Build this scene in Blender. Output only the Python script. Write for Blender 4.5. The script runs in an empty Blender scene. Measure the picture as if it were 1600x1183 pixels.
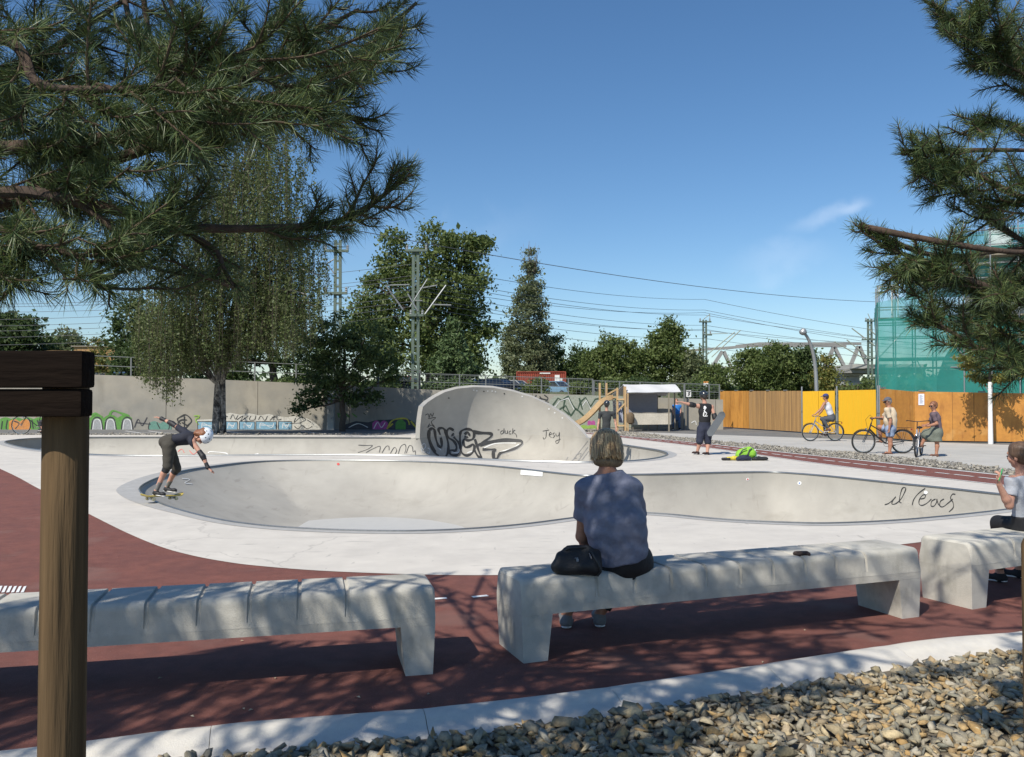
import bpy, bmesh, math, random
import numpy as np
from mathutils import Vector, Matrix
from mathutils.bvhtree import BVHTree
from mathutils.geometry import delaunay_2d_cdt
random.seed(7); rng = np.random.default_rng(7)
S = bpy.context.scene; C = S.collection
# ---------------------------------------------------------------- camera
F = 1320.0; H0 = 1.6; PIT = math.atan(30.5/F)
cam = bpy.data.cameras.new('camera'); co = bpy.data.objects.new('camera', cam); C.objects.link(co)
co.location = (0, 0, H0); co.rotation_euler = (math.pi/2+PIT, 0, 0)
cam.sensor_width = 36; cam.lens = F/1600*36; cam.clip_start = .05; cam.clip_end = 3000
S.camera = co
# ---------------------------------------------------------------- world, sun, exposure
SUN_AZ = Vector((-.59, -.81)).normalized(); SUN_EL = math.radians(48)
w = bpy.data.worlds.new('World'); S.world = w; w.use_nodes = True
nt = w.node_tree; nt.nodes.clear()
out = nt.nodes.new('ShaderNodeOutputWorld'); bg = nt.nodes.new('ShaderNodeBackground')
sky = nt.nodes.new('ShaderNodeTexSky'); sky.sky_type = 'NISHITA'; sky.sun_disc = False
sky.sun_elevation = SUN_EL; sky.sun_rotation = math.atan2(SUN_AZ.x, SUN_AZ.y)
sky.altitude = 50; sky.air_density = 1.0; sky.dust_density = .3; sky.ozone_density = 4.5
bg.inputs[1].default_value = .115
# thin cirrus wisps, fixed in the sky by direction
tc = nt.nodes.new('ShaderNodeTexCoord')
def N(t, **k):
    n = nt.nodes.new(t)
    for a, b in k.items(): setattr(n, a, b)
    return n
def skydir(px, py):
    x = (px-800)/F; u = (591.5-py)/F
    return Vector((x, math.cos(PIT)-u*math.sin(PIT), math.sin(PIT)+u*math.cos(PIT))).normalized()
def wisp(a, b, wid, amp):
    """soft streak of cirrus along the great circle a-b"""
    d1 = skydir(*a); d2 = skydir(*b); ax = (d2-d1); L = ax.length; ax.normalize()
    nn = d1.cross(d2).normalized(); mid = ((d1+d2)/2).normalized()
    dn = N('ShaderNodeVectorMath', operation='DOT_PRODUCT'); dn.inputs[1].default_value = nn
    dl = N('ShaderNodeVectorMath', operation='DOT_PRODUCT'); dl.inputs[1].default_value = ax
    nz = N('ShaderNodeTexNoise'); nz.inputs['Scale'].default_value = 26; nz.inputs['Detail'].default_value = 7
    nt.links.new(tc.outputs['Generated'], nz.inputs['Vector'])
    nt.links.new(tc.outputs['Generated'], dn.inputs[0]); nt.links.new(tc.outputs['Generated'], dl.inputs[0])
    off = N('ShaderNodeMath', operation='MULTIPLY_ADD'); nt.links.new(nz.outputs['Fac'], off.inputs[0]); off.inputs[1].default_value = wid*2.4
    nt.links.new(dn.outputs['Value'], off.inputs[2])
    o2 = N('ShaderNodeMath', operation='SUBTRACT'); nt.links.new(off.outputs[0], o2.inputs[0]); o2.inputs[1].default_value = wid*1.2
    ab = N('ShaderNodeMath', operation='ABSOLUTE'); nt.links.new(o2.outputs[0], ab.inputs[0])
    m1 = N('ShaderNodeMapRange', interpolation_type='SMOOTHSTEP'); nt.links.new(ab.outputs[0], m1.inputs[0])
    m1.inputs[1].default_value = 0; m1.inputs[2].default_value = wid; m1.inputs[3].default_value = 1; m1.inputs[4].default_value = 0
    sb = N('ShaderNodeMath', operation='SUBTRACT'); nt.links.new(dl.outputs['Value'], sb.inputs[0]); sb.inputs[1].default_value = mid.dot(ax)
    a2 = N('ShaderNodeMath', operation='ABSOLUTE'); nt.links.new(sb.outputs[0], a2.inputs[0])
    m2 = N('ShaderNodeMapRange', interpolation_type='SMOOTHSTEP'); nt.links.new(a2.outputs[0], m2.inputs[0])
    m2.inputs[1].default_value = 0; m2.inputs[2].default_value = L/2; m2.inputs[3].default_value = 1; m2.inputs[4].default_value = 0
    mu = N('ShaderNodeMath', operation='MULTIPLY'); nt.links.new(m1.outputs[0], mu.inputs[0]); nt.links.new(m2.outputs[0], mu.inputs[1])
    m3 = N('ShaderNodeMath', operation='MULTIPLY'); nt.links.new(mu.outputs[0], m3.inputs[0]); m3.inputs[1].default_value = amp
    return m3.outputs[0]
ws = [wisp((1210, 366), (1375, 308), .012, .15), wisp((1300, 335), (1370, 314), .009, .15), wisp((1120, 430), (1330, 385), .03, .09), wisp((480, 420), (900, 350), .05, .05)]
acc = ws[0]
for q in ws[1:]:
    ad = N('ShaderNodeMath', operation='ADD'); nt.links.new(acc, ad.inputs[0]); nt.links.new(q, ad.inputs[1]); acc = ad.outputs[0]
mx = N('ShaderNodeMix', data_type='RGBA'); nt.links.new(acc, mx.inputs[0]); nt.links.new(sky.outputs[0], mx.inputs[6])
mx.inputs[7].default_value = (9.5, 10, 10.8, 1)
hs_ = N('ShaderNodeHueSaturation'); hs_.inputs['Saturation'].default_value = 1.13; hs_.inputs['Hue'].default_value = .499; nt.links.new(mx.outputs[2], hs_.inputs['Color']); nt.links.new(hs_.outputs[0], bg.inputs[0]); nt.links.new(bg.outputs[0], out.inputs[0])
sl = bpy.data.lights.new('sun', 'SUN'); sl.energy = 5.0; sl.angle = math.radians(.53); sl.color = (1, .94, .84)
so = bpy.data.objects.new('sun', sl); C.objects.link(so)
sd = Vector((SUN_AZ.x*math.cos(SUN_EL), SUN_AZ.y*math.cos(SUN_EL), math.sin(SUN_EL)))
so.rotation_euler = sd.to_track_quat('Z', 'Y').to_euler()
S.view_settings.view_transform = 'Standard'; S.view_settings.look = 'None'; S.view_settings.gamma = 1; S.view_settings.exposure = .12
S.cycles.max_bounces = 6; S.cycles.transparent_max_bounces = 24

# ---------------------------------------------------------------- helpers
def ray(px, py):
    x = (px-800)/F; u = (591.5-py)/F
    return Vector((x, math.cos(PIT)-u*math.sin(PIT), math.sin(PIT)+u*math.cos(PIT)))
CAM = Vector((0, 0, H0))
def G(px, py, z=0.):
    r = ray(px, py); return CAM + r*((z-H0)/r.z)
def A(px, py, Y):
    r = ray(px, py); return CAM + r*(Y/r.y)
def tag(o, label=None, cat=None, group=None, kind=None):
    if label: o['label'] = label
    if cat: o['category'] = cat
    if group: o['group'] = group
    if kind: o['kind'] = kind
    return o
def thing(name, label, cat, loc=(0, 0, 0), rz=0, group=None):
    o = bpy.data.objects.new(name, None); C.objects.link(o); o.location = loc; o.rotation_euler = (0, 0, rz)
    o.empty_display_size = .2
    return tag(o, label, cat, group)
def np_mesh(name, V, Fs, mat, parent=None, smooth=False):
    """V (n,3) array, Fs list of face arrays (each m x k)"""
    V = np.asarray(V, np.float32)
    if not isinstance(Fs, list): Fs = [Fs]
    me = bpy.data.meshes.new(name); me.vertices.add(len(V)); me.vertices.foreach_set('co', V.ravel())
    lv = np.concatenate([np.asarray(f, np.int32).ravel() for f in Fs])
    cnt = np.concatenate([np.full(len(f), np.asarray(f).shape[1], np.int32) for f in Fs])
    st = np.concatenate([[0], np.cumsum(cnt)[:-1]]).astype(np.int32)
    me.loops.add(len(lv)); me.loops.foreach_set('vertex_index', lv)
    me.polygons.add(len(cnt)); me.polygons.foreach_set('loop_start', st); me.polygons.foreach_set('loop_total', cnt)
    if smooth: me.polygons.foreach_set('use_smooth', np.ones(len(cnt), bool))
    me.materials.append(mat); me.update(calc_edges=True); me.validate()
    o = bpy.data.objects.new(name, me); C.objects.link(o)
    if parent: o.parent = parent
    return o
class MB:
    def __init__(s): s.v = []; s.f = []
    def add(s, vs, fs):
        n = len(s.v); s.v += [Vector(v) for v in vs]; s.f += [tuple(i+n for i in f) for f in fs]; return s
    def box(s, c, d, rot=None, bev=0):
        """c centre, d full sizes, rot Matrix or z angle"""
        x, y, z = d[0]/2, d[1]/2, d[2]/2
        if bev <= 0:
            vs = [Vector((a*x, b*y, e*z)) for a in (-1, 1) for b in (-1, 1) for e in (-1, 1)]
            fs = [(0, 1, 3, 2), (4, 6, 7, 5), (0, 4, 5, 1), (2, 3, 7, 6), (0, 2, 6, 4), (1, 5, 7, 3)]
        else:
            bm = bmesh.new(); bmesh.ops.create_cube(bm, size=1)
            for v in bm.verts: v.co = Vector((v.co.x*2*x, v.co.y*2*y, v.co.z*2*z))
            bmesh.ops.bevel(bm, geom=bm.edges[:], offset=bev, segments=2, affect='EDGES', profile=.6)
            bm.verts.index_update(); vs = [v.co.copy() for v in bm.verts]; fs = [tuple(v.index for v in f.verts) for f in bm.faces]; bm.free()
        if rot is not None:
            M = rot if isinstance(rot, Matrix) else Matrix.Rotation(rot, 3, 'Z')
            vs = [M @ v for v in vs]
        return s.add([v+Vector(c) for v in vs], fs)
    def tube(s, pts, r, n=8, cap=True, closed=False):
        pts = [Vector(p) for p in pts]; m = len(pts)
        rs = r if isinstance(r, (list, tuple)) else [r]*m
        vs = []; u = None
        for i, p in enumerate(pts):
            if closed: t = pts[(i+1) % m]-pts[i-1]
            else: t = pts[min(i+1, m-1)]-pts[max(i-1, 0)]
            if t.length < 1e-9: t = Vector((0, 0, 1))
            t.normalize()
            if u is None:
                u = t.orthogonal().normalized()
            u = (u - t*u.dot(t))
            if u.length < 1e-6: u = t.orthogonal()
            u.normalize(); v = t.cross(u)
            for k in range(n):
                a = 2*math.pi*k/n; vs.append(p+(u*math.cos(a)+v*math.sin(a))*rs[i])
        fs = []
        for i in range(m if closed else m-1):
            for k in range(n):
                a, b = i*n+k, i*n+(k+1) % n; j = ((i+1) % m)*n
                fs.append((a, b, j+(k+1) % n, j+k))
        if cap and not closed: fs += [tuple(range(n-1, -1, -1)), tuple(range((m-1)*n, m*n))]
        return s.add(vs, fs)
    def bar(s, a, b, w, h=None, up=Vector((0, 0, 1))):
        a, b = Vector(a), Vector(b); h = h or w; t = (b-a).normalized()
        u = up.cross(t)
        if u.length < 1e-4: u = Vector((1, 0, 0)).cross(t)
        u.normalize(); v = t.cross(u)
        vs = [p+u*(x*w/2)+v*(y*h/2) for p in (a, b) for x, y in ((-1, -1), (1, -1), (1, 1), (-1, 1))]
        return s.add(vs, [(3, 2, 1, 0), (4, 5, 6, 7), (0, 1, 5, 4), (1, 2, 6, 5), (2, 3, 7, 6), (3, 0, 4, 7)])
    def lathe(s, prof, c=(0, 0, 0), n=16, M=None):
        """prof [(r,z)]"""
        vs = []; c = Vector(c)
        for r, z in prof:
            for k in range(n):
                a = 2*math.pi*k/n; v = Vector((r*math.cos(a), r*math.sin(a), z))
                vs.append((M @ v if M else v)+c)
        fs = []
        for i in range(len(prof)-1):
            for k in range(n):
                fs.append((i*n+k, i*n+(k+1) % n, (i+1)*n+(k+1) % n, (i+1)*n+k))
        fs += [tuple(range(n-1, -1, -1)), tuple(range((len(prof)-1)*n, len(prof)*n))]
        return s.add(vs, fs)
    def prism(s, poly, a, b, axis='y'):
        """closed 2D outline extruded from a to b along axis; poly coords are the two other axes"""
        def mk(p, t): return {'y': (p[0], t, p[1]), 'x': (t, p[0], p[1]), 'z': (p[0], p[1], t)}[axis]
        n = len(poly); vs = [mk(p, a) for p in poly]+[mk(p, b) for p in poly]
        fs = [tuple(range(n-1, -1, -1)), tuple(range(n, 2*n))]+[(i, (i+1) % n, n+(i+1) % n, n+i) for i in range(n)]
        return s.add(vs, fs)
    def build(s, name, mat, parent=None, smooth=False, recalc=True, ang=None):
        me = bpy.data.meshes.new(name); me.from_pydata([tuple(v) for v in s.v], [], s.f); me.materials.append(mat)
        if recalc:
            bm = bmesh.new(); bm.from_mesh(me); bmesh.ops.recalc_face_normals(bm, faces=bm.faces[:]); bm.to_mesh(me); bm.free()
        if smooth:
            for p in me.polygons: p.use_smooth = True
            me.set_sharp_from_angle(angle=math.radians(ang or 40))
        me.update()
        o = bpy.data.objects.new(name, me); C.objects.link(o)
        if parent: o.parent = parent
        return o
def cat_rom(pts, n=8, closed=False):
    P = [np.array(p, float) for p in pts]; m = len(P); R = []
    rngi = range(m) if closed else range(m-1)
    for i in rngi:
        if closed: a, b, c, d = P[i-1], P[i], P[(i+1) % m], P[(i+2) % m]
        else: a, b, c, d = P[max(i-1, 0)], P[i], P[i+1], P[min(i+2, m-1)]
        for k in range(n):
            t = k/n; R.append(.5*((2*b)+(-a+c)*t+(2*a-5*b+4*c-d)*t*t+(-a+3*b-3*c+d)*t**3))
    if not closed: R.append(P[-1])
    return np.array(R)
def inpoly(P, poly):
    P = np.asarray(P); poly = np.asarray(poly); x, y = P[:, 0], P[:, 1]; r = np.zeros(len(P), bool)
    n = len(poly)
    for i in range(n):
        x1, y1 = poly[i]; x2, y2 = poly[(i+1) % n]
        if y1 == y2: continue
        c = ((y1 > y) != (y2 > y)) & (x < (x2-x1)*(y-y1)/(y2-y1)+x1); r ^= c
    return r
def dpoly(P, poly):
    P = np.asarray(P); poly = np.asarray(poly); D = np.full(len(P), 1e9); n = len(poly)
    for i in range(n):
        a = poly[i]; b = poly[(i+1) % n]; ab = b-a; t = np.clip(((P-a)@ab)/max(ab@ab, 1e-12), 0, 1)
        D = np.minimum(D, np.linalg.norm(P-(a+t[:, None]*ab), axis=1))
    return D
def sheet(name, outer, holes, z, mat, extra=None, parent=None, zf=None):
    """flat sheet with outline and holes (real openings)"""
    V = []; E = []
    for L in [outer]+holes:
        b = len(V); V += [tuple(p[:2]) for p in L]; E += [(b+i, b+(i+1) % len(L)) for i in range(len(L))]
    if extra is not None: V += [tuple(p) for p in extra]
    vs, es, fs, *_ = delaunay_2d_cdt([Vector(v) for v in V], E, [], 0, 1e-5)
    P = np.array([tuple(v) for v in vs]); Fa = np.array([f for f in fs])
    c = P[Fa].mean(1); keep = inpoly(c, outer)
    for h in holes: keep &= ~inpoly(c, h)
    Fa = Fa[keep]
    a, b, d = P[Fa[:, 0]], P[Fa[:, 1]], P[Fa[:, 2]]
    cr = (b[:, 0]-a[:, 0])*(d[:, 1]-a[:, 1])-(b[:, 1]-a[:, 1])*(d[:, 0]-a[:, 0])
    Fa[cr < 0] = Fa[cr < 0][:, ::-1]
    zz = np.full(len(P), z) if zf is None else zf(P)
    Q = np.c_[P, zz]
    o = np_mesh(name, Q, Fa, mat, parent, smooth=zf is not None)
    return o, Q, Fa
# ---------------------------------------------------------------- materials
def mat(name, col, rough=.7, var=.12, sc=6, bump=0, bsc=60, metal=0, col2=None, island=None, coat=0, spec=.5, transl=0, alpha=1, stretch=None, layers=None):
    """Principled material with object-space noise variation. col2: second colour mixed by noise; island: list of colours picked per leaf/stone"""
    m = bpy.data.materials.new(name); m.use_nodes = True; t = m.node_tree; n = t.nodes; l = t.links
    P = n['Principled BSDF']; P.inputs['Roughness'].default_value = rough; P.inputs['Metallic'].default_value = metal
    P.inputs['Specular IOR Level'].default_value = spec; P.inputs['Coat Weight'].default_value = coat; P.inputs['Coat Roughness'].default_value = .15
    c = col if len(col) == 4 else (*col, 1)
    geo = n.new('ShaderNodeNewGeometry')
    tcn = n.new('ShaderNodeTexCoord'); vec = tcn.outputs['Object']
    if stretch:
        mp = n.new('ShaderNodeMapping'); mp.inputs['Scale'].default_value = stretch; l.new(vec, mp.inputs[0]); vec = mp.outputs[0]
    nz = n.new('ShaderNodeTexNoise'); nz.inputs['Scale'].default_value = sc; nz.inputs['Detail'].default_value = 6; nz.inputs['Roughness'].default_value = .62
    l.new(vec, nz.inputs['Vector'])
    if island:
        rp = n.new('ShaderNodeValToRGB'); e = rp.color_ramp.elements; rp.color_ramp.interpolation = 'LINEAR'
        while len(e) < len(island): e.new(.5)
        for i, ic in enumerate(island): e[i].position = i/(len(island)-1); e[i].color = (*ic, 1)
        l.new(geo.outputs['Random Per Island'], rp.inputs[0]); base = rp.outputs[0]
    else:
        mxn = n.new('ShaderNodeMix'); mxn.data_type = 'RGBA'
        rr = n.new('ShaderNodeMapRange'); rr.inputs[1].default_value = .35; rr.inputs[2].default_value = .65; l.new(nz.outputs['Fac'], rr.inputs[0])
        l.new(rr.outputs[0], mxn.inputs[0]); mxn.inputs[6].default_value = c
        mxn.inputs[7].default_value = (*col2, 1) if col2 else c
        base = mxn.outputs[2]
    mr = n.new('ShaderNodeMapRange'); mr.inputs[1].default_value = .25; mr.inputs[2].default_value = .75
    mr.inputs[3].default_value = 1-var; mr.inputs[4].default_value = 1+var
    nz2 = n.new('ShaderNodeTexNoise'); nz2.inputs['Scale'].default_value = sc*3.7; nz2.inputs['Detail'].default_value = 5; l.new(vec, nz2.inputs['Vector'])
    l.new(nz2.outputs['Fac'], mr.inputs[0])
    mu = n.new('ShaderNodeMix'); mu.data_type = 'RGBA'; mu.blend_type = 'MULTIPLY'; mu.inputs[0].default_value = 1
    cc = n.new('ShaderNodeCombineColor')
    for i in range(3): l.new(mr.outputs[0], cc.inputs[i])
    l.new(base, mu.inputs[6]); l.new(cc.outputs[0], mu.inputs[7]); colour = mu.outputs[2]
    if layers: colour = layers(t, vec, colour)
    l.new(colour, P.inputs['Base Color'])
    if bump:
        bz = n.new('ShaderNodeTexNoise'); bz.inputs['Scale'].default_value = bsc; bz.inputs['Detail'].default_value = 5; l.new(vec, bz.inputs['Vector'])
        bn = n.new('ShaderNodeBump'); bn.inputs['Strength'].default_value = bump; bn.inputs['Distance'].default_value = .01
        l.new(bz.outputs['Fac'], bn.inputs['Height']); l.new(bn.outputs[0], P.inputs['Normal'])
    if transl:
        tr = n.new('ShaderNodeBsdfTranslucent'); l.new(colour, tr.inputs[0]); ms = n.new('ShaderNodeMixShader'); ms.inputs[0].default_value = transl
        l.new(P.outputs[0], ms.inputs[1]); l.new(tr.outputs[0], ms.inputs[2]); l.new(ms.outputs[0], n['Material Output'].inputs[0])
    if alpha < 1: P.inputs['Alpha'].default_value = alpha
    return m
def stains(scale, thr, darken, tint=(1, 1, 1), str_=(1, 1, 1)):
    """large irregular stains that belong to the surface"""
    def f(t, vec, col):
        n = t.nodes; l = t.links; mp = n.new('ShaderNodeMapping'); mp.inputs['Scale'].default_value = str_; l.new(vec, mp.inputs[0])
        z = n.new('ShaderNodeTexNoise'); z.inputs['Scale'].default_value = scale; z.inputs['Detail'].default_value = 8; z.inputs['Roughness'].default_value = .7
        l.new(mp.outputs[0], z.inputs['Vector'])
        r = n.new('ShaderNodeMapRange'); r.inputs[1].default_value = thr; r.inputs[2].default_value = thr+.12; r.inputs[4].default_value = darken
        l.new(z.outputs['Fac'], r.inputs[0]); m = n.new('ShaderNodeMix'); m.data_type = 'RGBA'; m.blend_type = 'MULTIPLY'
        l.new(r.outputs[0], m.inputs[0]); l.new(col, m.inputs[6]); m.inputs[7].default_value = (*[q*.55 for q in tint], 1)
        return m.outputs[2]
    return f
def planks(width, axis=0, dark=.5, vari=.18, gap=.07):
    """board joints and board to board tone, in object space"""
    def f(t, vec, col):
        n = t.nodes; l = t.links; sp = n.new('ShaderNodeSeparateXYZ'); l.new(vec, sp.inputs[0])
        d = n.new('ShaderNodeMath'); d.operation = 'DIVIDE'; l.new(sp.outputs[axis], d.inputs[0]); d.inputs[1].default_value = width
        fr = n.new('ShaderNodeMath'); fr.operation = 'FRACT'; l.new(d.outputs[0], fr.inputs[0])
        gt = n.new('ShaderNodeMath'); gt.operation = 'LESS_THAN'; l.new(fr.outputs[0], gt.inputs[0]); gt.inputs[1].default_value = gap
        fl = n.new('ShaderNodeMath'); fl.operation = 'FLOOR'; l.new(d.outputs[0], fl.inputs[0])
        wn = n.new('ShaderNodeTexWhiteNoise'); wn.noise_dimensions = '1D'; l.new(fl.outputs[0], wn.inputs['W'])
        r = n.new('ShaderNodeMapRange'); r.inputs[3].default_value = 1-vari; r.inputs[4].default_value = 1+vari; l.new(wn.outputs[0], r.inputs[0])
        g = n.new('ShaderNodeMath'); g.operation = 'MULTIPLY'; l.new(gt.outputs[0], g.inputs[0]); g.inputs[1].default_value = dark
        s2 = n.new('ShaderNodeMath'); s2.operation = 'SUBTRACT'; l.new(r.outputs[0], s2.inputs[0]); l.new(g.outputs[0], s2.inputs[1])
        cc = n.new('ShaderNodeCombineColor')
        for i in range(3): l.new(s2.outputs[0], cc.inputs[i])
        m = n.new('ShaderNodeMix'); m.data_type = 'RGBA'; m.blend_type = 'MULTIPLY'; m.inputs[0].default_value = 1
        l.new(col, m.inputs[6]); l.new(cc.outputs[0], m.inputs[7]); return m.outputs[2]
    return f
def speckle(scale, thr, col_, amt, str_=(1, 1, 1)):
    """grit, dust or scuffs of another colour lying in the surface"""
    def f(t, vec, col):
        n = t.nodes; l = t.links; mp = n.new('ShaderNodeMapping'); mp.inputs['Scale'].default_value = str_; l.new(vec, mp.inputs[0])
        z = n.new('ShaderNodeTexNoise'); z.inputs['Scale'].default_value = scale; z.inputs['Detail'].default_value = 6; l.new(mp.outputs[0], z.inputs['Vector'])
        r = n.new('ShaderNodeMapRange'); r.inputs[1].default_value = thr; r.inputs[2].default_value = thr+.08; r.inputs[4].default_value = amt
        l.new(z.outputs['Fac'], r.inputs[0]); m = n.new('ShaderNodeMix'); m.data_type = 'RGBA'; l.new(r.outputs[0], m.inputs[0]); l.new(col, m.inputs[6]); m.inputs[7].default_value = (*col_, 1); return m.outputs[2]
    return f
def cracks(scale, width, amt):
    def f(t, vec, col):
        n = t.nodes; l = t.links; nz = n.new('ShaderNodeTexNoise'); nz.inputs['Scale'].default_value = 2.2; nz.inputs['Detail'].default_value = 5; l.new(vec, nz.inputs['Vector'])
        ad = n.new('ShaderNodeMix'); ad.data_type = 'RGBA'; ad.blend_type = 'ADD'; ad.inputs[0].default_value = .5; l.new(vec, ad.inputs[6]); l.new(nz.outputs['Color'], ad.inputs[7])
        v = n.new('ShaderNodeTexVoronoi'); v.feature = 'DISTANCE_TO_EDGE'; v.inputs['Scale'].default_value = scale; l.new(ad.outputs[2], v.inputs['Vector'])
        r = n.new('ShaderNodeMapRange'); r.inputs[1].default_value = 0; r.inputs[2].default_value = width; r.inputs[3].default_value = amt; r.inputs[4].default_value = 0; l.new(v.outputs['Distance'], r.inputs[0])
        m = n.new('ShaderNodeMix'); m.data_type = 'RGBA'; l.new(r.outputs[0], m.inputs[0]); l.new(col, m.inputs[6]); m.inputs[7].default_value = (.16, .15, .14, 1); return m.outputs[2]
    return f
def chain(*fs):
    def f(t, vec, col):
        for g in fs: col = g(t, vec, col)
        return col
    return f
M = {}
M['pad'] = mat('white_concrete', (.60, .56, .495), .75, .06, 1.1, .25, 90, col2=(.53, .495, .44), layers=chain(stains(.8, .58, .25, str_=(1, 2.2, 1)), speckle(1.6, .64, (.25, .24, .22), .5, (1, 7, 1)), speckle(2.1, .66, (.25, .24, .22), .5, (6, 1.3, 1)), cracks(.16, .003, .28)))
M['bowl'] = mat('polished_concrete', (.43, .41, .365), .36, .05, .8, .03, 40, col2=(.385, .365, .325), coat=.10, layers=stains(.5, .58, .25, (1, .97, .9), (1, 1, 3)))
M['bowl_matt'] = mat('ground_concrete', (.40, .38, .335), .7, .05, .8, .05, 40, col2=(.355, .335, .295), spec=.2, layers=chain(stains(.5, .56, .3, (1, .97, .9), (1, 1, 3)), speckle(1.4, .63, (.24, .22, .19), .35, (5, 1, 1)), speckle(1.5, .66, (.22, .20, .18), .4, (1, 5, 1))))
M['ring'] = mat('grey_ring_concrete', (.41, .40, .375), .6, .1, 3, .1, 80, col2=(.36, .35, .33))
M['steel'] = mat('coping_steel', (.24, .25, .25), .35, .15, 8, metal=.7)
M['red'] = mat('red_asphalt', (.205, .072, .052), .9, .16, 2.2, .9, 220, col2=(.16, .058, .045), layers=chain(speckle(160, .62, (.36, .24, .20), .55), stains(1.3, .55, .4), speckle(1.1, .58, (.26, .15, .12), .35)))
M['asphalt'] = mat('grey_asphalt', (.13, .13, .125), .9, .15, .7, .3, 80, col2=(.17, .165, .155))
M['plaza'] = mat('plaza_concrete', (.46, .44, .40), .85, .08, .5, .15, 60, col2=(.40, .385, .35))
M['bench'] = mat('bench_concrete', (.52, .495, .43), .8, .10, 3.5, .35, 160, col2=(.43, .41, .36), spec=.3, layers=stains(4, .53, .38, (1, 1, .93), (1, 1, .6)))
M['kerb'] = mat('kerb_concrete', (.62, .58, .50), .7, .06, 5, .3, 150, col2=(.54, .515, .47))
M['wall'] = mat('wall_concrete', (.34, .31, .25), .85, .08, .5, .15, 30, col2=(.25, .24, .21), layers=stains(.35, .56, .5, (1, .98, .92), (1, 1, .35)))
M['white'] = mat('white_paint', (.78, .78, .76), .5, .05, 8)
M['grass'] = mat('bank_grass', (.07, .09, .035), .9, .3, 1.5, .5, 20, col2=(.11, .11, .05))
M['galv'] = mat('galvanised_steel', (.36, .37, .37), .45, .1, 12, metal=.6)
M['mast'] = mat('mast_green_steel', (.085, .13, .10), .6, .2, 6, col2=(.12, .15, .12))
M['wire'] = mat('wire_metal', (.10, .10, .11), .5, .05)
M['black'] = mat('black_paint', (.012, .012, .013), .4, .2)
M['rubber'] = mat('tyre_rubber', (.02, .02, .02), .8, .2)
M['chrome'] = mat('chrome', (.6, .6, .6), .18, .05, metal=1)
M['timber'] = mat('weathered_round_timber', (.135, .086, .042), .9, .3, 14, .9, 60, spec=.2, col2=(.075, .05, .026), stretch=(1, 1, .06), layers=stains(2.2, .55, .5, (1, .9, .75)))
M['timber_d'] = mat('dark_timber', (.012, .0075, .005), .95, .25, 9, .6, 60, spec=.1, col2=(.007, .0045, .0035), stretch=(.15, 1, 1))  # rail wood in near-black brown, noise drawn out along its length
M['newwood'] = mat('pale_timber', (.50, .34, .17), .65, .12, 7, .1, 60, col2=(.42, .28, .14), stretch=(1, 1, .2))
M['bark'] = mat('pine_bark', (.085, .055, .038), .95, .3, 14, .9, 70, col2=(.05, .035, .026), stretch=(1, 1, .4))
M['twig'] = mat('pine_twig', (.075, .05, .03), .9, .25, 30, .4, 90)
M['trunk'] = mat('tree_trunk', (.07, .055, .042), .95, .25, 5, .5, 30)
M['ink'] = mat('black_spray', (.035, .035, .035), .6, .2)
M['greyink'] = mat('grey_spray', (.22, .22, .22), .6, .2)
M['whiteink'] = mat('white_spray', (.68, .68, .66), .6, .1)
M['redink'] = mat('red_marker', (.55, .07, .06), .6, .1)
M['glass'] = mat('dark_glass', (.03, .035, .04), .1, .1, spec=.8)
# ================================================================ SETTING: ground, skate bowls, paths
def g2(px, py): v = G(px, py); return (v.x, v.y)
def gl(L): return np.array([g2(*p) for p in L])
frontpx = [(218,765),(226,776),(250,788),(290,801),(350,815),(420,824),(500,829),(580,831.5),(660,831.5),(740,828),(820,821),(905,810),(960,804.5),(1000,803),(1050,806),(1100,811),(1160,815.5),(1230,818.5),(1300,819.5),(1400,815),(1500,806),(1570,798),(1618,791),(1636,785),(1622,780),(1590,776),(1550,772),(1480,764),(1400,756),(1300,745.5),(1240,740.5),(1200,738.5),(1140,739),(1080,740.5),(1020,742),(985,742.5),(940,744),(905,743.5),(860,739),(800,732),(740,726.5),(680,723),(600,720.5),(500,720),(430,721),(380,724),(330,730),(290,736),(255,745),(230,755)]
FRONT = cat_rom(gl(frontpx), 7, True)
ctc = np.array([-.33, 33.3]); crx, cry = 3.30, 3.4
arc = [(ctc[0]+crx*math.cos(a), ctc[1]+cry*math.sin(a)) for a in np.radians(np.linspace(0, 180, 61))]
backnear = cat_rom(gl([(100,684),(40,686.5),(8,691),(25,698),(60,704),(140,711),(230,713),(330,712.5),(450,711.5),(560,711.5),(650,713),(720,717),(800,720.5),(870,722.5),(930,723.3),(985,721.5),(1025,717),(1043,711),(1030,705),(990,698.5),(955,693)]), 7)
farl = [g2(600,684.4), g2(500,684.2), g2(400,684), g2(300,683.8), g2(200,683.7)]
BACK = np.array(list(map(tuple, backnear))+arc+[tuple(p) for p in farl])
def densify(L, step, closed=True):
    R = []; n = len(L)
    for i in range(n if closed else n-1):
        a = np.array(L[i]); b = np.array(L[(i+1) % n]); k = max(1, int(np.linalg.norm(b-a)/step))
        R += [a+(b-a)*t/k for t in range(k)]
    if not closed: R.append(np.array(L[-1]))
    return np.array(R)
FRONT = densify(FRONT, .3); BACK = densify(BACK, .4)
def area(P): x, y = P[:, 0], P[:, 1]; return .5*np.sum(x*np.roll(y, -1)-np.roll(x, -1)*y)
if area(FRONT) < 0: FRONT = FRONT[::-1]
if area(BACK) < 0: BACK = BACK[::-1]
def normals(P):
    t = np.roll(P, -1, 0)-np.roll(P, 1, 0); t /= np.linalg.norm(t, axis=1)[:, None]+1e-9
    return np.c_[t[:, 1], -t[:, 0]]       # outward for CCW
ZP = .008
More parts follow.
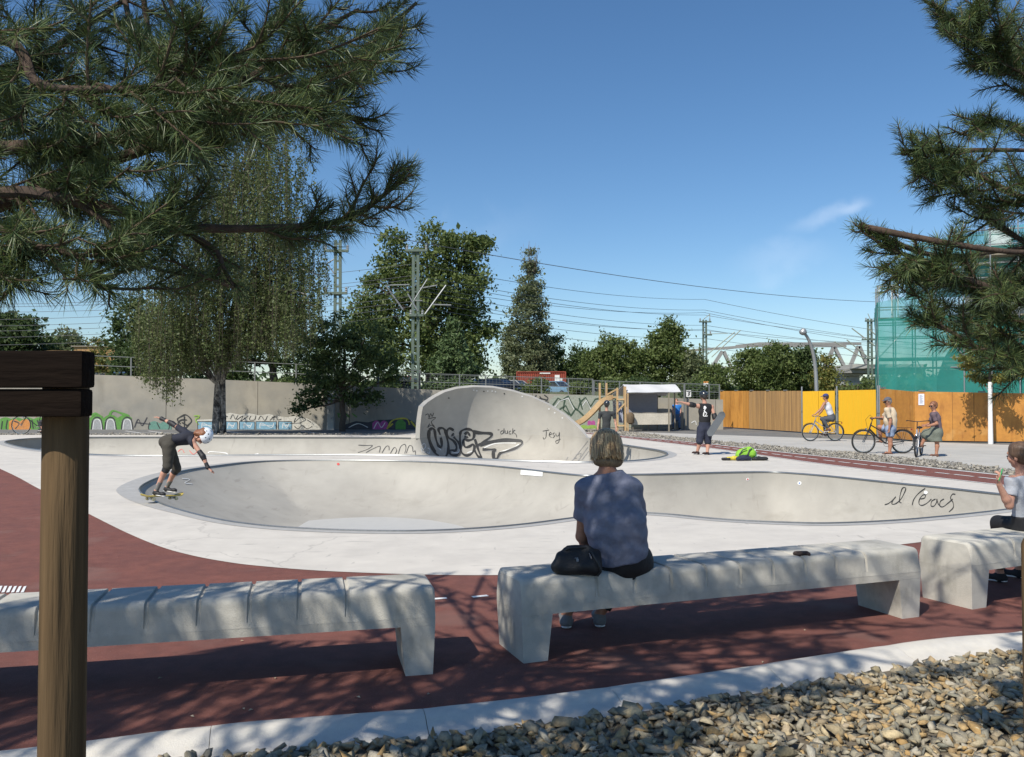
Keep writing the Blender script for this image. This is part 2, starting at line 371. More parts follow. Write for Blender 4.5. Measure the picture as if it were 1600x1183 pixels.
def bowl(name, rim, R, depth, pad_step):
    ex = []
    nr = normals(rim)
    for o in (.008, .03, .07, .13, .21, .31, .43, .57, .74, .93, 1.15, 1.4, 1.7, 2.0):
        q = rim-nr*o; dd = dpoly(q, rim); q = q[(dd > o*.93) & inpoly(q, rim)]
        if o > .5: q = q[::2]
        ex.append(q)
    lo, hi = rim.min(0), rim.max(0); gx, gy = np.meshgrid(np.arange(lo[0], hi[0], pad_step), np.arange(lo[1], hi[1], pad_step))
    q = np.c_[gx.ravel(), gy.ravel()]; q = q+rng.normal(0, .01, q.shape); q = q[inpoly(q, rim)]; q = q[dpoly(q, rim) > .5]; ex.append(q)
    def zf(P):
        d = dpoly(P, rim); d[~inpoly(P, rim)] = 0
        Rv = R+(1.7*np.clip((-3.0-P[:, 0])/2.5, 0, 1) if rim is FRONT else 0); t = np.clip(d/Rv, 0, 1); D = depth(P)
        mxp = (.85*np.clip((-2.0-P[:, 0])/2.5, 0, 1) if rim is FRONT else 0); e_ = np.sqrt(np.clip(1-(1-t)**2, 0, 1)); return ZP-D*(e_*(1-mxp)+(1-(1-t)**2)*mxp)
    return sheet(name, rim, [], 0, M['bowl_matt'], np.concatenate(ex), zf=zf)
fb, FQ, FF = bowl('skate_bowl', FRONT, 1.95, lambda P: 1.12+.5*np.clip((P[:, 0]-.5)/4, 0, 1), .45)
tag(fb, 'front peanut-shaped polished concrete skate bowl, directly beyond the benches', 'skate bowl', 'skate bowls sunk in the white concrete')
bb, BQ, BF = bowl('skate_bowl', BACK, 1.8, lambda P: 1.25+0*P[:, 0], .6)
tag(bb, 'rear long shallow concrete skate bowl that runs up into the tall curled shell', 'skate bowl', 'skate bowls sunk in the white concrete')
# rings and coping are parts of the bowls
def ribbon_flat(name, P, w0, w1, z, m, parent, closed=True, wf=None):
    nr = normals(P); w = np.full(len(P), w1) if wf is None else wf
    a = P+nr*w0; b = P+nr*w[:, None]
    V = np.r_[np.c_[a, np.full(len(P), z)], np.c_[b, np.full(len(P), z)]]; n = len(P)
    i = np.arange(n); j = (i+1) % n
    return np_mesh(name, V, np.c_[i, i+n, j+n, j], m, parent)
for rim, par in ((FRONT, fb), (BACK, bb)):
    wv = .17+.20*np.clip((-4.5-rim[:, 0])/2, 0, 1) if rim is FRONT else np.full(len(rim), .26)
    ribbon_flat('ring', rim, .012, .3, ZP+.004, M['ring'], par, wf=wv)
    t = MB()
    src = rim if rim is FRONT else np.array([p for p in rim if not ((p[1] > 33.0) and (-3.9 < p[0] < 3.05))])
    if rim is FRONT: t.tube([(p[0], p[1], ZP+.004) for p in src], .019, 6, closed=True)
    else:
        k = int(np.argmax(np.linalg.norm(np.roll(src, -1, 0)-src, axis=1)))+1; src = np.roll(src, -k, 0)
        t.tube([(p[0], p[1], ZP+.004) for p in src], .03, 6)
    t.build('coping', M['steel'], par, smooth=True)
# pale flat bottom slab of the front bowl is the bowl's own floor: a polished disc set in it
q = cat_rom(gl([(0,0)]) if False else np.array([(-5.2,17.4),(-4.6,18.6),(-3.1,19.25),(-1.6,18.6),(-.9,17.3),(-1.0,15.2),(-2.4,13.6),(-4.2,13.7),(-5.3,15.2)]), 6, True)
np_mesh('bowl_floor', np.c_[q, np.full(len(q), ZP-1.12+.012)], np.array([list(range(len(q)))[::-1]]), mat('pale_floor', (.46, .455, .43), .5, .04, 1.2), fb)

big = np.array([(-500, -40), (500, -40), (500, 1400), (-500, 1400)], float)
go, _, _ = sheet('ground', big, [BACK, FRONT], 0, M['asphalt']); tag(go, kind='structure')
padedge = [(-300,652),(-100,690),(0,733),(60,764),(137,803),(195,832),(250,855),(300,869),(350,878.5),(400,885),(500,893),(640,898.5),(770,900),(900,896),(1000,889),(1100,881),(1200,873),(1320,862),(1440,848),(1540,836),(1640,822),(1760,806),(1900,797)]
pe = cat_rom(gl(padedge), 5)
lane_n = gl([(905,677.2),(964,683.5),(1100,699.5),(1250,721),(1400,740),(1556,758),(1700,776),(1900,797)])
lane_f = gl([(905,675.2),(964,680.5),(1100,693.5),(1200,705),(1300,715.5),(1400,726),(1556,742.5),(1700,757),(1900,776)])
PAD = np.array([tuple(p) for p in pe[1:]]+[tuple(p) for p in cat_rom(lane_n, 5)[::-1][1:]]+[(4.5, 38.6), (-4.5, 38.6), (-4.9, 36.6), (-30, 36.6), (-31, 28)])
if area(PAD) < 0: PAD = PAD[::-1]
po, _, _ = sheet('concrete_pad', PAD, [FRONT, BACK], ZP, M['pad']); po.name = 'skate_park_paving'; tag(po, kind='structure')
# red path in the foreground, wrapping round the left of the pad
kl = [(-700,1262),(-300,1203),(0,1171),(140,1155),(360,1128),(720,1099),(1037,1059),(1431,1000),(1600,984),(1800,952),(2100,905)]
kerb_line = cat_rom([tuple(G(x, y, .055))[:2] for x, y in kl], 6)
inner = np.array([p for p in pe]); inner[:, 1] += .12
RED = np.array([tuple(p) for p in kerb_line]+[(14, 9), (14, 12.3)]+[tuple(p) for p in inner[::-1][1:]]+[(-40, 40), (-60, 20), (-30, 3)])
ro, _, _ = sheet('red_path', RED, [], .004, M['red']); tag(ro, kind='structure')
def strip(name, a, b, z, m, **k):
    a = cat_rom(a, 6); b = cat_rom(b, 6); P = np.r_[a, b[::-1]]
    o, _, _ = sheet(name, P, [], z, m); tag(o, kind='structure'); return o
strip('bicycle_lane', lane_n, lane_f, ZP+.004, M['red'])
def offl(L, d):
    L = cat_rom(L, 6); t = np.gradient(L, axis=0); t /= np.linalg.norm(t, axis=1)[:, None]; return L+np.c_[-t[:, 1], t[:, 0]]*d
def ribbon(name, L, w, z, m, dash=None, parent=None):
    L = densify(L, .1, False); seg = np.r_[0, np.cumsum(np.linalg.norm(np.diff(L, axis=0), axis=1))]
    t = np.gradient(L, axis=0); t /= np.linalg.norm(t, axis=1)[:, None]; n = np.c_[-t[:, 1], t[:, 0]]
    a = L+n*w/2; b = L-n*w/2; V = np.r_[np.c_[a, np.full(len(L), z)], np.c_[b, np.full(len(L), z)]]; k = len(L)
    Fs = [(i, i+k, i+k+1, i+1) for i in range(k-1) if dash is None or (seg[i] % (dash[0]+dash[1])) < dash[0]]
    return np_mesh(name, V, np.array(Fs), m, parent)
mk = [ribbon('lane_marking', offl(lane_f, .0), .10, ZP+.008, M['white']), ribbon('lane_marking', offl(lane_n, .0), .06, ZP+.009, M['white'])]
k = min(len(lane_f), len(lane_n)); cl = (cat_rom(lane_f, 40)[np.linspace(0, 8*40, 80).astype(int)]+cat_rom(lane_n, 40)[np.linspace(0, 7*40, 80).astype(int)])/2
mk.append(ribbon('lane_marking', cl, .07, ZP+.010, M['white'], (.45, .17)))
for o in mk: tag(o, kind='structure')
# white dashes on the red path
L1 = gl([(-200,948),(30,943),(300,941),(640,937.5),(690,936.5),(740,933),(900,925)])
for a, b in ((676, 698), (738, 762), (20, 40)):
    P = gl([(a, 937.5 if a < 720 else 934.5), (b, 936 if a < 720 else 932)])
    tag(ribbon('path_marking', P, .05, .009, M['white']), kind='structure')
mbx = MB()   # striped block marking at far left
for i in range(7):
    x = -8+i*7.5
    p = [G(x, 917+i*.2), G(x+4.5, 917), G(x+0, 927), G(x-5, 927.5)]; mbx.add([(v.x, v.y, .009) for v in p], [(0, 1, 2, 3)])
tag(mbx.build('path_marking', M['white']), kind='structure')
gf = gl([(880,669),(959,673.5),(1100,688),(1200,697),(1301,706),(1428,717.5),(1492,725),(1575,735),(1700,749),(1900,766)])
strip('plaza', np.array([(30, 16.), (60, 20.), (60, 80.)]), np.array([(2.9, 42.6), (3.6, 41.5), (6, 33), (8.2, 26), (12, 15)]), .004, M['plaza'])
strip('gravel_bed', lane_f, gf, .010, mat('gravel_dirt', (.16, .145, .12), .95, .3, 9, .8, 60))
# parking marks on the grey asphalt at the back
for x0 in (196, 232, 350, 470):
    tag(ribbon('parking_marking', gl([(x0, 673.6), (x0+22, 676.4)]), .10, .006, M['white']), kind='structure')
    tag(ribbon('parking_marking', gl([(x0+10, 676.6), (x0+40, 676.6)]), .12, .007, M['white']), kind='structure')
# low stony edge strip behind the back bowl: drawn with the stones below
# ---------------------------------------------------------------- kerb of white precast stones
KL = densify(kerb_line, .012, False); seg = np.r_[0, np.cumsum(np.linalg.norm(np.diff(KL, axis=0), axis=1))]
t = np.gradient(KL, axis=0); t /= np.linalg.norm(t, axis=1)[:, None]; kn = np.c_[t[:, 1], -t[:, 0]]   # towards camera side
kprof = [(0, .002), (.004, .045), (.015, .053), (.06, .060), (.12, .060), (.17, .055), (.20, .046), (.23, .034), (.27, .028), (.33, .018), (.385, .002), (.39, -.06)]
kb = MB(); KS = 1.0; i0 = 0
joints = [j for j in np.arange(.35, seg[-1], 1.0)]
for a, b in zip(joints[:-1], joints[1:]):
    idx = list(range(9)); ss = np.linspace(a+.0015, b-.0015, 9); Kx = np.c_[np.interp(ss, seg, KL[:, 0]), np.interp(ss, seg, KL[:, 1])]; Kn = np.c_[np.interp(ss, seg, kn[:, 0]), np.interp(ss, seg, kn[:, 1])]
    vs = []
    for ii, i in enumerate(idx):
        e = .003 if ii in (0, len(idx)-1) else 0
        for o, z in kprof: o *= .72; vs.append((Kx[i, 0]+Kn[i, 0]*o, Kx[i, 1]+Kn[i, 1]*o, max(z-e, -.06)))
    m_ = len(kprof); fs = [(i*m_+k_, i*m_+k_+1, (i+1)*m_+k_+1, (i+1)*m_+k_) for i in range(len(idx)-1) for k_ in range(m_-1)]
    fs += [tuple(range(m_))[::-1], tuple((len(idx)-1)*m_+q_ for q_ in range(m_))]
    kb.add(vs, fs)
tag(kb.build('kerb', M['kerb'], smooth=True, ang=50), kind='structure')
# ---------------------------------------------------------------- stones
protos = []
for i in range(24):
    bm = bmesh.new(); sx, sy, sz = random.uniform(.8, 1.25), random.uniform(.6, .95), random.uniform(.32, .52)
    for k in range(random.randint(8, 11)):
        v = Vector((random.gauss(0, 1), random.gauss(0, 1), random.gauss(0, 1))).normalized()*random.uniform(.75, 1)
        bm.verts.new((v.x*sx, v.y*sy, v.z*sz))
    r_ = bmesh.ops.convex_hull(bm, input=bm.verts[:]); 
    bmesh.ops.delete(bm, geom=[v for v in bm.verts if not v.link_faces], context='VERTS'); bm.verts.index_update()
    bmesh.ops.triangulate(bm, faces=bm.faces[:])
    protos.append((np.array([tuple(v.co) for v in bm.verts]), np.array([[v.index for v in f.verts] for f in bm.faces]))); bm.free()
def stones(name, P, size, z, m, tilt=.5):
    Vs = []; Fs = []; n = 0
    for i, p in enumerate(P):
        v, f = protos[rng.integers(24)]; s = size*rng.lognormal(0, .28)/2
        e = Matrix.Rotation(rng.uniform(0, 6.28), 3, 'Z') @ Matrix.Rotation(rng.normal(0, tilt), 3, 'X') @ Matrix.Rotation(rng.normal(0, tilt), 3, 'Y')
        q = v*s @ np.array(e).T + np.array([p[0], p[1], (p[2] if len(p) > 2 else z)]); Vs.append(q); Fs.append(f+n); n += len(v)
    return np_mesh(name, np.concatenate(Vs), np.concatenate(Fs), m)
M['stone'] = mat('broken_stone', (.3, .3, .3), .85, .22, 22, .5, 90, island=[(.15,.15,.125),(.34,.29,.205),(.20,.195,.15),(.43,.29,.125),(.26,.235,.175),(.50,.40,.235),(.175,.175,.145),(.36,.23,.09),(.38,.355,.285),(.23,.19,.11)])
M['stone2'] = mat('grey_gravel_stone', (.3, .3, .3), .9, .2, 12, 0, island=[(.17,.165,.15),(.34,.31,.26),(.22,.21,.18),(.40,.37,.31),(.27,.24,.19),(.13,.12,.11)])
kin = kerb_line+np.array([normals_ for normals_ in (lambda L: (lambda t: np.c_[t[:, 1], -t[:, 0]])(np.gradient(L, axis=0)/np.linalg.norm(np.gradient(L, axis=0), axis=1)[:, None]))(kerb_line)])*.27
bedpoly = np.array([tuple(p) for p in kin]+[(9, 3), (6, .9), (-7, .9), (-8, 2.4)])
so_, _, _ = sheet('soil', bedpoly, [], -.0 + .003, mat('dark_soil', (.13, .11, .08), .95, .3, 8, .6, 40)); tag(so_, kind='structure')
q = np.c_[rng.uniform(-4.2, 6.2, 64000), rng.uniform(1.9, 6.6, 64000)]; q = q[inpoly(q, bedpoly)]; q = q[dpoly(q, kin) > .02]
q = q[(np.abs(q[:, 0]) < q[:, 1]*.72+.8)]
near = q[:int(len(q)*.72)]; P3 = np.c_[near, rng.uniform(.0, .038, len(near))]
tag(stones('gravel', P3, .079, 0, M['stone'], .45), kind='stuff')
gpoly = np.r_[cat_rom(lane_f, 6), cat_rom(gf, 6)[::-1]]
q = np.c_[rng.uniform(2.5, 14, 60000), rng.uniform(13, 44, 60000)]; q = q[inpoly(q, gpoly)]; q = q[dpoly(q, cat_rom(lane_f, 6)) > .10]
q = q[np.abs(q[:, 0]) < q[:, 1]*.63][:15000]
tag(stones('gravel', np.c_[q, rng.uniform(.0, .04, len(q))], .105, 0, M['stone2'], .5), kind='stuff')
q = np.c_[rng.uniform(-24, -5, 1500), rng.normal(37.0, .12, 1500)]
tag(stones('gravel', np.c_[q, rng.uniform(.0, .03, len(q))], .13, 0, M['stone2'], .5), kind='stuff')
# scattered dry leaves and crumbs on the path
ml = MB()
for px, py in ((378,1002),(380,1108),(392,1110),(300,1120),(1257,985),(1430,1015),(560,1090),(1192,1035),(990,905),(1060,1075),(250,1060),(430,1060),(670,1085)):
    v = G(px, py, .008); a = random.uniform(0, 6); s = random.uniform(.008, .016)
    ml.add([v+Vector((math.cos(a)*s, math.sin(a)*s, .001)), v+Vector((-math.sin(a)*s*.5, math.cos(a)*s*.5, .008)), v+Vector((-math.cos(a)*s, -math.sin(a)*s, .002)), v+Vector((math.sin(a)*s*.5, -math.cos(a)*s*.5, .006))], [(0, 1, 2, 3)])
tag(ml.build('leaf_litter', mat('dry_leaf', (.45, .38, .26), .8, .2, 30)), kind='stuff')

# ================================================================ CURLED SHELL (cradle)
oy = [(640,653),(651,648),(658,639),(668,629),(680,621),(695,613),(715,607.5),(740,605),(770,606),(800,611.5),(830,620.5),(855,632),(880,648),(900,665),(917,684),(930,690)]
ox = [p[0] for p in oy]; oyv = [p[1] for p in oy]
NT, NZ = 96, 26; inn = []; outr = []
def lean(z): return .95*(1-math.sqrt(max(0, 1-(z/2.55)**2)))
for i in range(NT):
    a = math.pi*(1-i/(NT-1)); c, s = math.cos(a), math.sin(a)
    h = 1.0
    for _ in range(6):
        r = Vector((ctc[0]+(crx-lean(min(h, 2.2)))*c, ctc[1]+(cry-lean(min(h, 2.2)))*s)); px = 800+F*r.x/r.y
        h = max(.012, H0+(622-np.interp(px, ox, oyv))/F*r.y); h = min(h, 2.25)
    colI = []; colO = []
    th = .17*min(1, h/.35+.25)
    for k in range(NZ):
        z = h*k/(NZ-1); rr = crx-lean(z); ry = cry-lean(z)
        colI.append((ctc[0]+rr*c, ctc[1]+ry*s, ZP+z)); zo = max(z, 0)
        colO.append((ctc[0]+(rr+th)*c, ctc[1]+(ry+th)*s, ZP+zo+(th*.55*(z/2.2)**2 if h > .3 else 0)))
    inn.append(colI); outr.append(colO)
V = [p for c_ in inn for p in c_]+[p for c_ in outr for p in c_]; n1 = NT*NZ; Fs = []
for i in range(NT-1):
    for k in range(NZ-1):
        a = i*NZ+k; b = a+NZ; Fs.append((a, a+1, b+1, b)); Fs.append((n1+a, n1+b, n1+b+1, n1+a+1))
    a = i*NZ+NZ-1; b = a+NZ; Fs.append((a, n1+a, n1+b, b))
for k in range(NZ-1):
    Fs.append((k, n1+k, n1+k+1, k+1)); a = (NT-1)*NZ+k; Fs.append((a, a+1, n1+a+1, n1+a))
cradle = np_mesh('skate_shell', V, np.array(Fs), M['bowl'], smooth=True)
cradle.data.set_sharp_from_angle(angle=math.radians(50))
tag(cradle, 'tall curled overhanging concrete shell with large black graffiti, rising behind the bowls', 'skate ramp')
# ================================================================ paint on surfaces: strokes laid on the real geometry
def tri(Fs): return [list(map(int, f)) for f in Fs]
SURF = {}
def reg(key, Vs, Fs): SURF[key] = BVHTree.FromPolygons([tuple(map(float, v)) for v in Vs], tri(Fs))
reg('front', FQ, FF); 
VV = [tuple(v) for v in BQ]; FFs = tri(BF); nb = len(VV); VV += [tuple(v) for v in V]; FFs += [[i+nb for i in f] for f in Fs]
SURF['back'] = BVHTree.FromPolygons(VV, FFs)
def hit(key, px, py, off):
    r = ray(px, py).normalized(); loc, nrm, i, d = SURF[key].ray_cast(CAM, r)
    if loc is None: return None
    if nrm.dot(r) > 0: nrm = -nrm
    return loc+nrm*off
def strokes(key, L, wpx, name, m, parent, o=(0, 0), sc=1., off=.006, smooth=True, vary=.25):
    mb = MB()
    for st in L:
        P = np.array(st, float)*sc+np.array(o)
        P = cat_rom(P, 6) if smooth and len(P) > 2 else densify(P, 2, False) if len(P) > 1 else P
        if len(P) < 2: continue
        t = np.gradient(P, axis=0); t /= np.linalg.norm(t, axis=1)[:, None]+1e-9; n = np.c_[-t[:, 1], t[:, 0]]
        prev = None
        for i in range(len(P)):
            w_ = wpx/2*(1+vary*math.sin(i*.55))
            a = hit(key, *(P[i]+n[i]*w_), off); b = hit(key, *(P[i]-n[i]*w_), off)
            if a is None or b is None: prev = None; continue
            if prev and (prev[0]-a).length < 1.5:
                mb.add([prev[0], prev[1], b, a], [(0, 1, 2, 3)])
            prev = (a, b)
    if mb.v: return mb.build(name, m, parent, recalc=False)
def dots(key, L, name, m, parent, r=2, off=.007):
    for x, y in L:
        c_ = [hit(key, x+r*math.cos(a), y+r*.9*math.sin(a), off) for a in np.linspace(0, 2*math.pi, 9)[:-1]]
        if all(c_): MB().add(c_, [tuple(range(8))]).build(name, m, parent, recalc=False)
O4 = (500, 580); s4 = .3125
user = [[(545,294),(541,330),(553,370),(576,410),(603,428),(628,426),(640,400),(640,360),(625,300)],
 [(545,294),(560,286),(572,296),(578,335),(590,370),(604,382),(608,360),(600,318),(592,290),(612,284),(628,300)],
 [(668,296),(646,286),(632,304),(640,330),(668,350),(682,376),(676,398),(656,396),(646,402),(655,418),(690,420),(704,396),(698,366),(676,338),(662,322),(668,310)],
 [(700,318),(706,300),(730,290),(756,294),(770,312),(764,338),(740,346),(722,340),(716,356),(726,380),(748,376),(764,366),(772,384),(758,412),(730,422),(706,404),(700,360),(700,318)],
 [(722,316),(738,306),(746,318),(734,330),(722,326)],
 [(764,300),(800,306),(852,310),(856,324),(830,346),(800,366),(786,372)],
 [(774,340),(790,390),(806,434),(788,424),(772,396)],
 [(786,372),(830,356),(900,344),(960,342),(1000,347),(1010,362),(980,384),(930,402),(900,412),(884,438),(868,434),(862,410),(876,394),(850,392),(812,392)]]
strokes('back', user, 3.5, 'graffiti', M['ink'], cradle, O4, s4, .010)
strokes('back', [[(x+5, y+6) for x, y in s] for s in user[:3]+user[5:]], 1.2, 'graffiti', M['greyink'], cradle, O4, s4, .006)
strokes('back', [[(770,306),(852,312)],[(800,372),(870,352),(1000,348)],[(866,398),(870,436),(890,438)],[(545,300),(545,340),(575,405)]], 4.2, 'graffiti', M['ink'], cradle, O4, s4, .014)
strokes('back', [[(604,395),(590,380)],[(660,404),(690,408),(697,390)],[(735,410),(760,400)],[(820,384),(880,362),(980,360)],[(900,404),(960,386),(994,366)]], 1.3, 'graffiti', M['whiteink'], cradle, O4, s4, .008)
tagsS = [[(888,294),(897,293)],[(914,296),(903,304),(905,314),(916,308),(920,286),(919,312)],[(926,296),(926,310),(936,310),(938,296),(939,312)],[(954,298),(946,304),(948,314),(957,312)],[(964,286),(963,314)],[(976,294),(965,304),(980,316),(984,332)],
 [(1114,300),(1146,294)],[(1136,286),(1138,288)],[(1132,300),(1130,330),(1120,340),(1116,330)],[(1146,320),(1158,314),(1152,306),(1146,322),(1158,332)],[(1174,308),(1164,314),(1174,324),(1164,334)],[(1180,312),(1182,324),(1194,322),(1198,306),(1196,350),(1184,362),(1180,350),(1204,340)],
 [(526,220),(540,214),(545,232),(552,212),(560,226),(568,208)],[(540,238),(578,232),(556,254),(572,276)],[(548,262),(538,282),(556,270),(576,284)]]
for tS in (tagsS[:6], tagsS[6:11], tagsS[11:]): strokes('back', tS, .9, 'graffiti', M['ink'], cradle, O4, s4, .010)
strokes('back', [[(192,370),(235,372),(262,372),(240,390),(190,408)],[(230,408),(262,390),(300,376),(296,408)],[(310,410),(330,378),(344,376),(346,396)],[(352,412),(372,382),(384,396),(376,414)],[(392,414),(404,378),(424,366),(430,384),(424,412)],[(432,410),(446,374),(462,378),(466,404),(476,398),(478,418)]], 1.1, 'graffiti', M['ink'], bb, O4, s4, .010)
strokes('back', [[(508,372),(520,362),(528,376),(516,392),(506,384),(512,406),(528,402)],[(536,384),(548,392),(546,412),(534,406)]], 1.0, 'graffiti', M['whiteink'], bb, O4, s4, .010)
strokes('back', [[(1228,452),(1240,430)],[(1260,452),(1300,400),(1340,350)],[(1280,420),(1306,412),(1300,428)],[(1290,452),(1340,380)],[(1310,445),(1345,400)],[(1270,440),(1285,434)]], .8, 'graffiti', M['greyink'], bb, O4, s4, .010)
dots('back', [(740,609.5),(745,610.5),(762,611),(769,611),(774,612)], 'sticker', M['whiteink'], cradle, 1.3, .012)
dots('back', [(816,619.5),(858,639),(867,645),(879,653)], 'sticker', M['whiteink'], cradle, 1.4, .012)
dots('back', [(756,611.5),(788,615),(701,622)], 'sticker', M['ink'], cradle, 1.2, .012)
O6 = (1200, 560); s6 = .25365
il = [[(720,902),(745,893),(775,868),(788,852),(768,880),(766,898),(790,894),(822,864),(848,812),(846,796),(828,802),(814,850),(812,884),(824,890)],
 [(970,800),(930,830),(900,868),(890,904)],
 [(940,866),(965,860),(972,842),(955,842),(935,868),(932,896),(950,906),(980,892),(1008,866)],
 [(1034,866),(1010,880),(1006,908),(1024,910),(1040,886),(1042,866),(1050,896),(1064,910)],
 [(1086,866),(1064,880),(1060,908),(1080,914),(1110,892),(1140,866)],
 [(1156,838),(1138,836),(1126,860),(1142,890),(1142,920),(1116,946)]]
strokes('front', il, 1.3, 'graffiti', M['ink'], fb, O6, s6, .008)
dots('front', [(1249.5,755),(1447,769.5)], 'sticker', M['white'], fb, 3.2, .008); dots('front', [(1249.5,755)], 'sticker', mat('blue_print', (.1,.2,.5)), fb, 1.4, .012)
dots('front', [(528.5,725.5)], 'sticker', M['redink'], fb, 2.2, .008); dots('front', [(1168,749)], 'sticker', M['white'], fb, 2.6, .008); dots('front', [(1168,749)], 'sticker', M['redink'], fb, 1.5, .012)
strokes('front', [[(814,738),(891,744.5)]], 7.5, 'painted_block', M['white'], fb, off=.010, vary=0)
strokes('front', [[(284,748),(296,750),(288,755),(300,757)]], .9, 'graffiti', M['whiteink'], fb, off=.010)
strokes('back', [[(278,706),(284,702),(288,708)],[(296,704),(302,710),(308,706)]], .9, 'graffiti', M['redink'], bb, off=.010)
strokes('back', [[(325,708),(330,706),(352,708),(356,711)],[(395,711),(404,709)]], 1.2, 'graffiti', M['whiteink'], bb, off=.010)
# ================================================================ BENCHES
def bench(label, p0, ang, L=3.12, grooves=None):
    """near left bottom corner p0, runs along ang"""
    t = thing('concrete_bench', label, 'bench', (p0[0], p0[1], .0042), ang, 'concrete benches along the kerb')
    D = .46; zt, zb = .50, .282
    def sec(ins):      # closed cross-section (depth, height)
        P = []; r = .045
        P += [(.002, zb), (.001, zb+.05)]
        P.append((.0, .33)); P.append((.002+ins*.2, .36))
        for k in range(6):
            a = math.pi-k*math.pi/10; P.append((r+.008+ins+math.cos(a)*r, zt-r-ins+math.sin(a)*r))
        for k in range(6):
            a = math.pi/2-k*math.pi/10; P.append((D-r-.008-ins+math.cos(a)*r, zt-r-ins+math.sin(a)*r))
        P += [(D-.0, .33), (D-.001, zb+.05), (D-.002, zb)]
        return P
    gs = grooves or [.50+.265*i for i in range(9)]
    st = [(0, .014), (.012, .003), (.02, 0)]
    for g in gs: st += [(g-.014, 0), (g-.008, .013), (g+.008, .013), (g+.014, 0)]
    st += [(L-.02, 0), (L-.012, .003), (L, .014)]
    vs = []; n = None
    for x, i_ in st:
        P = sec(i_); n = len(P)
        endi = .004 if x in (0, L) else 0
        vs += [(x, d, h-(endi if h > .4 else 0)) for d, h in P]
    fs = [(i*n+k, i*n+(k+1) % n, (i+1)*n+(k+1) % n, (i+1)*n+k) for i in range(len(st)-1) for k in range(n)]
    fs += [tuple(range(n)), tuple((len(st)-1)*n+k for k in range(n))]
    MB().add(vs, fs).build('seat', M['bench'], t, smooth=True, ang=35)
    for s in (0, 1):
        a, b = (0.0, .20) if s == 0 else (L, L-.20); a2, b2 = (.012, .17) if s == 0 else (L-.012, L-.17)
        q = .004
        MB().add([(a2, .008, 0), (b2, .008, 0), (b2, D-.02, 0), (a2, D-.02, 0), (a, q-.002, zb-.001), (b, q-.002, zb-.001), (b, D-q+.002, zb-.001), (a, D-q+.002, zb-.001)],
          [(0, 1, 2, 3), (4, 5, 6, 7), (0, 1, 5, 4), (1, 2, 6, 5), (2, 3, 7, 6), (3, 0, 4, 7)]).build('leg', M['bench'], t)
    return t
b2p = G(816, 1039); b2a = math.radians(20.5)
bench('middle concrete bench with the seated woman and her black handbag on it', b2p, b2a)
b1a = math.radians(13.5); r_ = G(680, 1055); bench('left concrete bench behind the round timber post, deep grooves across its seat', (r_.x-3.12*math.cos(b1a), r_.y-3.12*math.sin(b1a)), b1a)
b3p = G(1519, 954); b3a = math.radians(25); bench('right concrete bench cut by the photo edge, under the person in the light grey tee', b3p, b3a)
# ================================================================ TIMBER TREE SUPPORTS
def post_px(x0, x1, ytop, Y, name_parent, mat_, z0=0):
    a = A((x0+x1)/2+3, ytop, Y); r = (x1-x0)/2/F*Y*.95
    MB().lathe([(r*1.0, z0), (r, .5), (r*.985, 1.2), (r*.97, a.z-.012), (r*.86, a.z)], (a.x, Y, 0), 28).build('post', mat_, name_parent, smooth=True)
    return a, r
ts = thing('tree_support', 'round timber tree stake at left front with dark flat rails nailed on', 'tree support', (0, 0, 0))
a_, r_p = post_px(65.5, 137, 549, 1.62, ts, M['timber'])
def rail(y0, y1, xr, Y, th):
    z1 = A(0, y0, Y).z; z0 = A(0, y1, Y).z; xx = A(xr, y0, Y).x
    MB().box(((xx-1.9)/2+0, Y, (z0+z1)/2), (xx+1.9, th, z1-z0), bev=.006).build('rail', M['timber_d'], ts, smooth=True)
rail(549, 606, 139.5, 1.548, .05); rail(608, 651, 137, 1.552, .045)
MB().lathe([(.04, 0), (.04, 1.66), (.034, 1.69)], (-1.85, 1.62, 0), 20).build('post', M['timber'], ts, smooth=True)
for q in ts.children: pass
t2 = thing('tree_support', 'round timber tree stake at the right photo edge with pale round stubs', 'tree support', (0, 0, 0))
px_ = A(1619, 900, 3.0)
MB().lathe([(.045, 0), (.045, 1.08), (.038, 1.10)], (px_.x, 3.0, 0), 20).build('post', M['timber'], t2, smooth=True)
M['stub'] = mat('pale_round_rail', (.33, .21, .095), .8, .2, 12, .4, 50)
for yy in (943, 992):
    zc = A(1600, yy, 3.0).z; c_ = Vector((A(1591, yy, 3.0).x, 2.93, zc))
    MB().tube([c_, c_+Vector((.01, 0, 0)), c_+Vector((.9, .25, 0))], [.022, .03, .03], 14).build('rail', M['stub'], t2, smooth=True)
# ================================================================ TERRAIN, WALL, HOARDING
def walltop(x):      # world x at Y=43
    px = 800+F*x/43; return H0+(622-np.interp(px, [-1200, 0, 143, 507, 650, 870, 1130], [576, 580, 585, 600, 608.5, 616, 624.5]))/F*43
gx, gy = np.meshgrid(np.concatenate([np.linspace(-400, -60, 12), np.linspace(-50, 60, 56), np.linspace(75, 400, 12)]), np.array([43.6, 44.2, 46, 50, 58, 70, 85, 110, 160, 300, 700, 1300]))
gz = np.zeros_like(gx)
for i in range(gx.shape[0]):
    for j in range(gx.shape[1]):
        y = gy[i, j]; gz[i, j] = np.interp(y, [43.6, 44.2, 46, 60, 85, 200, 1300], [-.1, 1.25, 1.45, 1.9, 2.25, 2.3, 1.0])+.06*math.sin(gx[i, j]*.7+y)
        if gx[i, j] > 9.5 and y < 75: gz[i, j] = min(gz[i, j], np.interp(y, [43, 52, 62, 75], [-.15, -.15, 1.2, 2.2]))
n0, n1_ = gx.shape; Vt = np.c_[gx.ravel(), gy.ravel(), gz.ravel()]
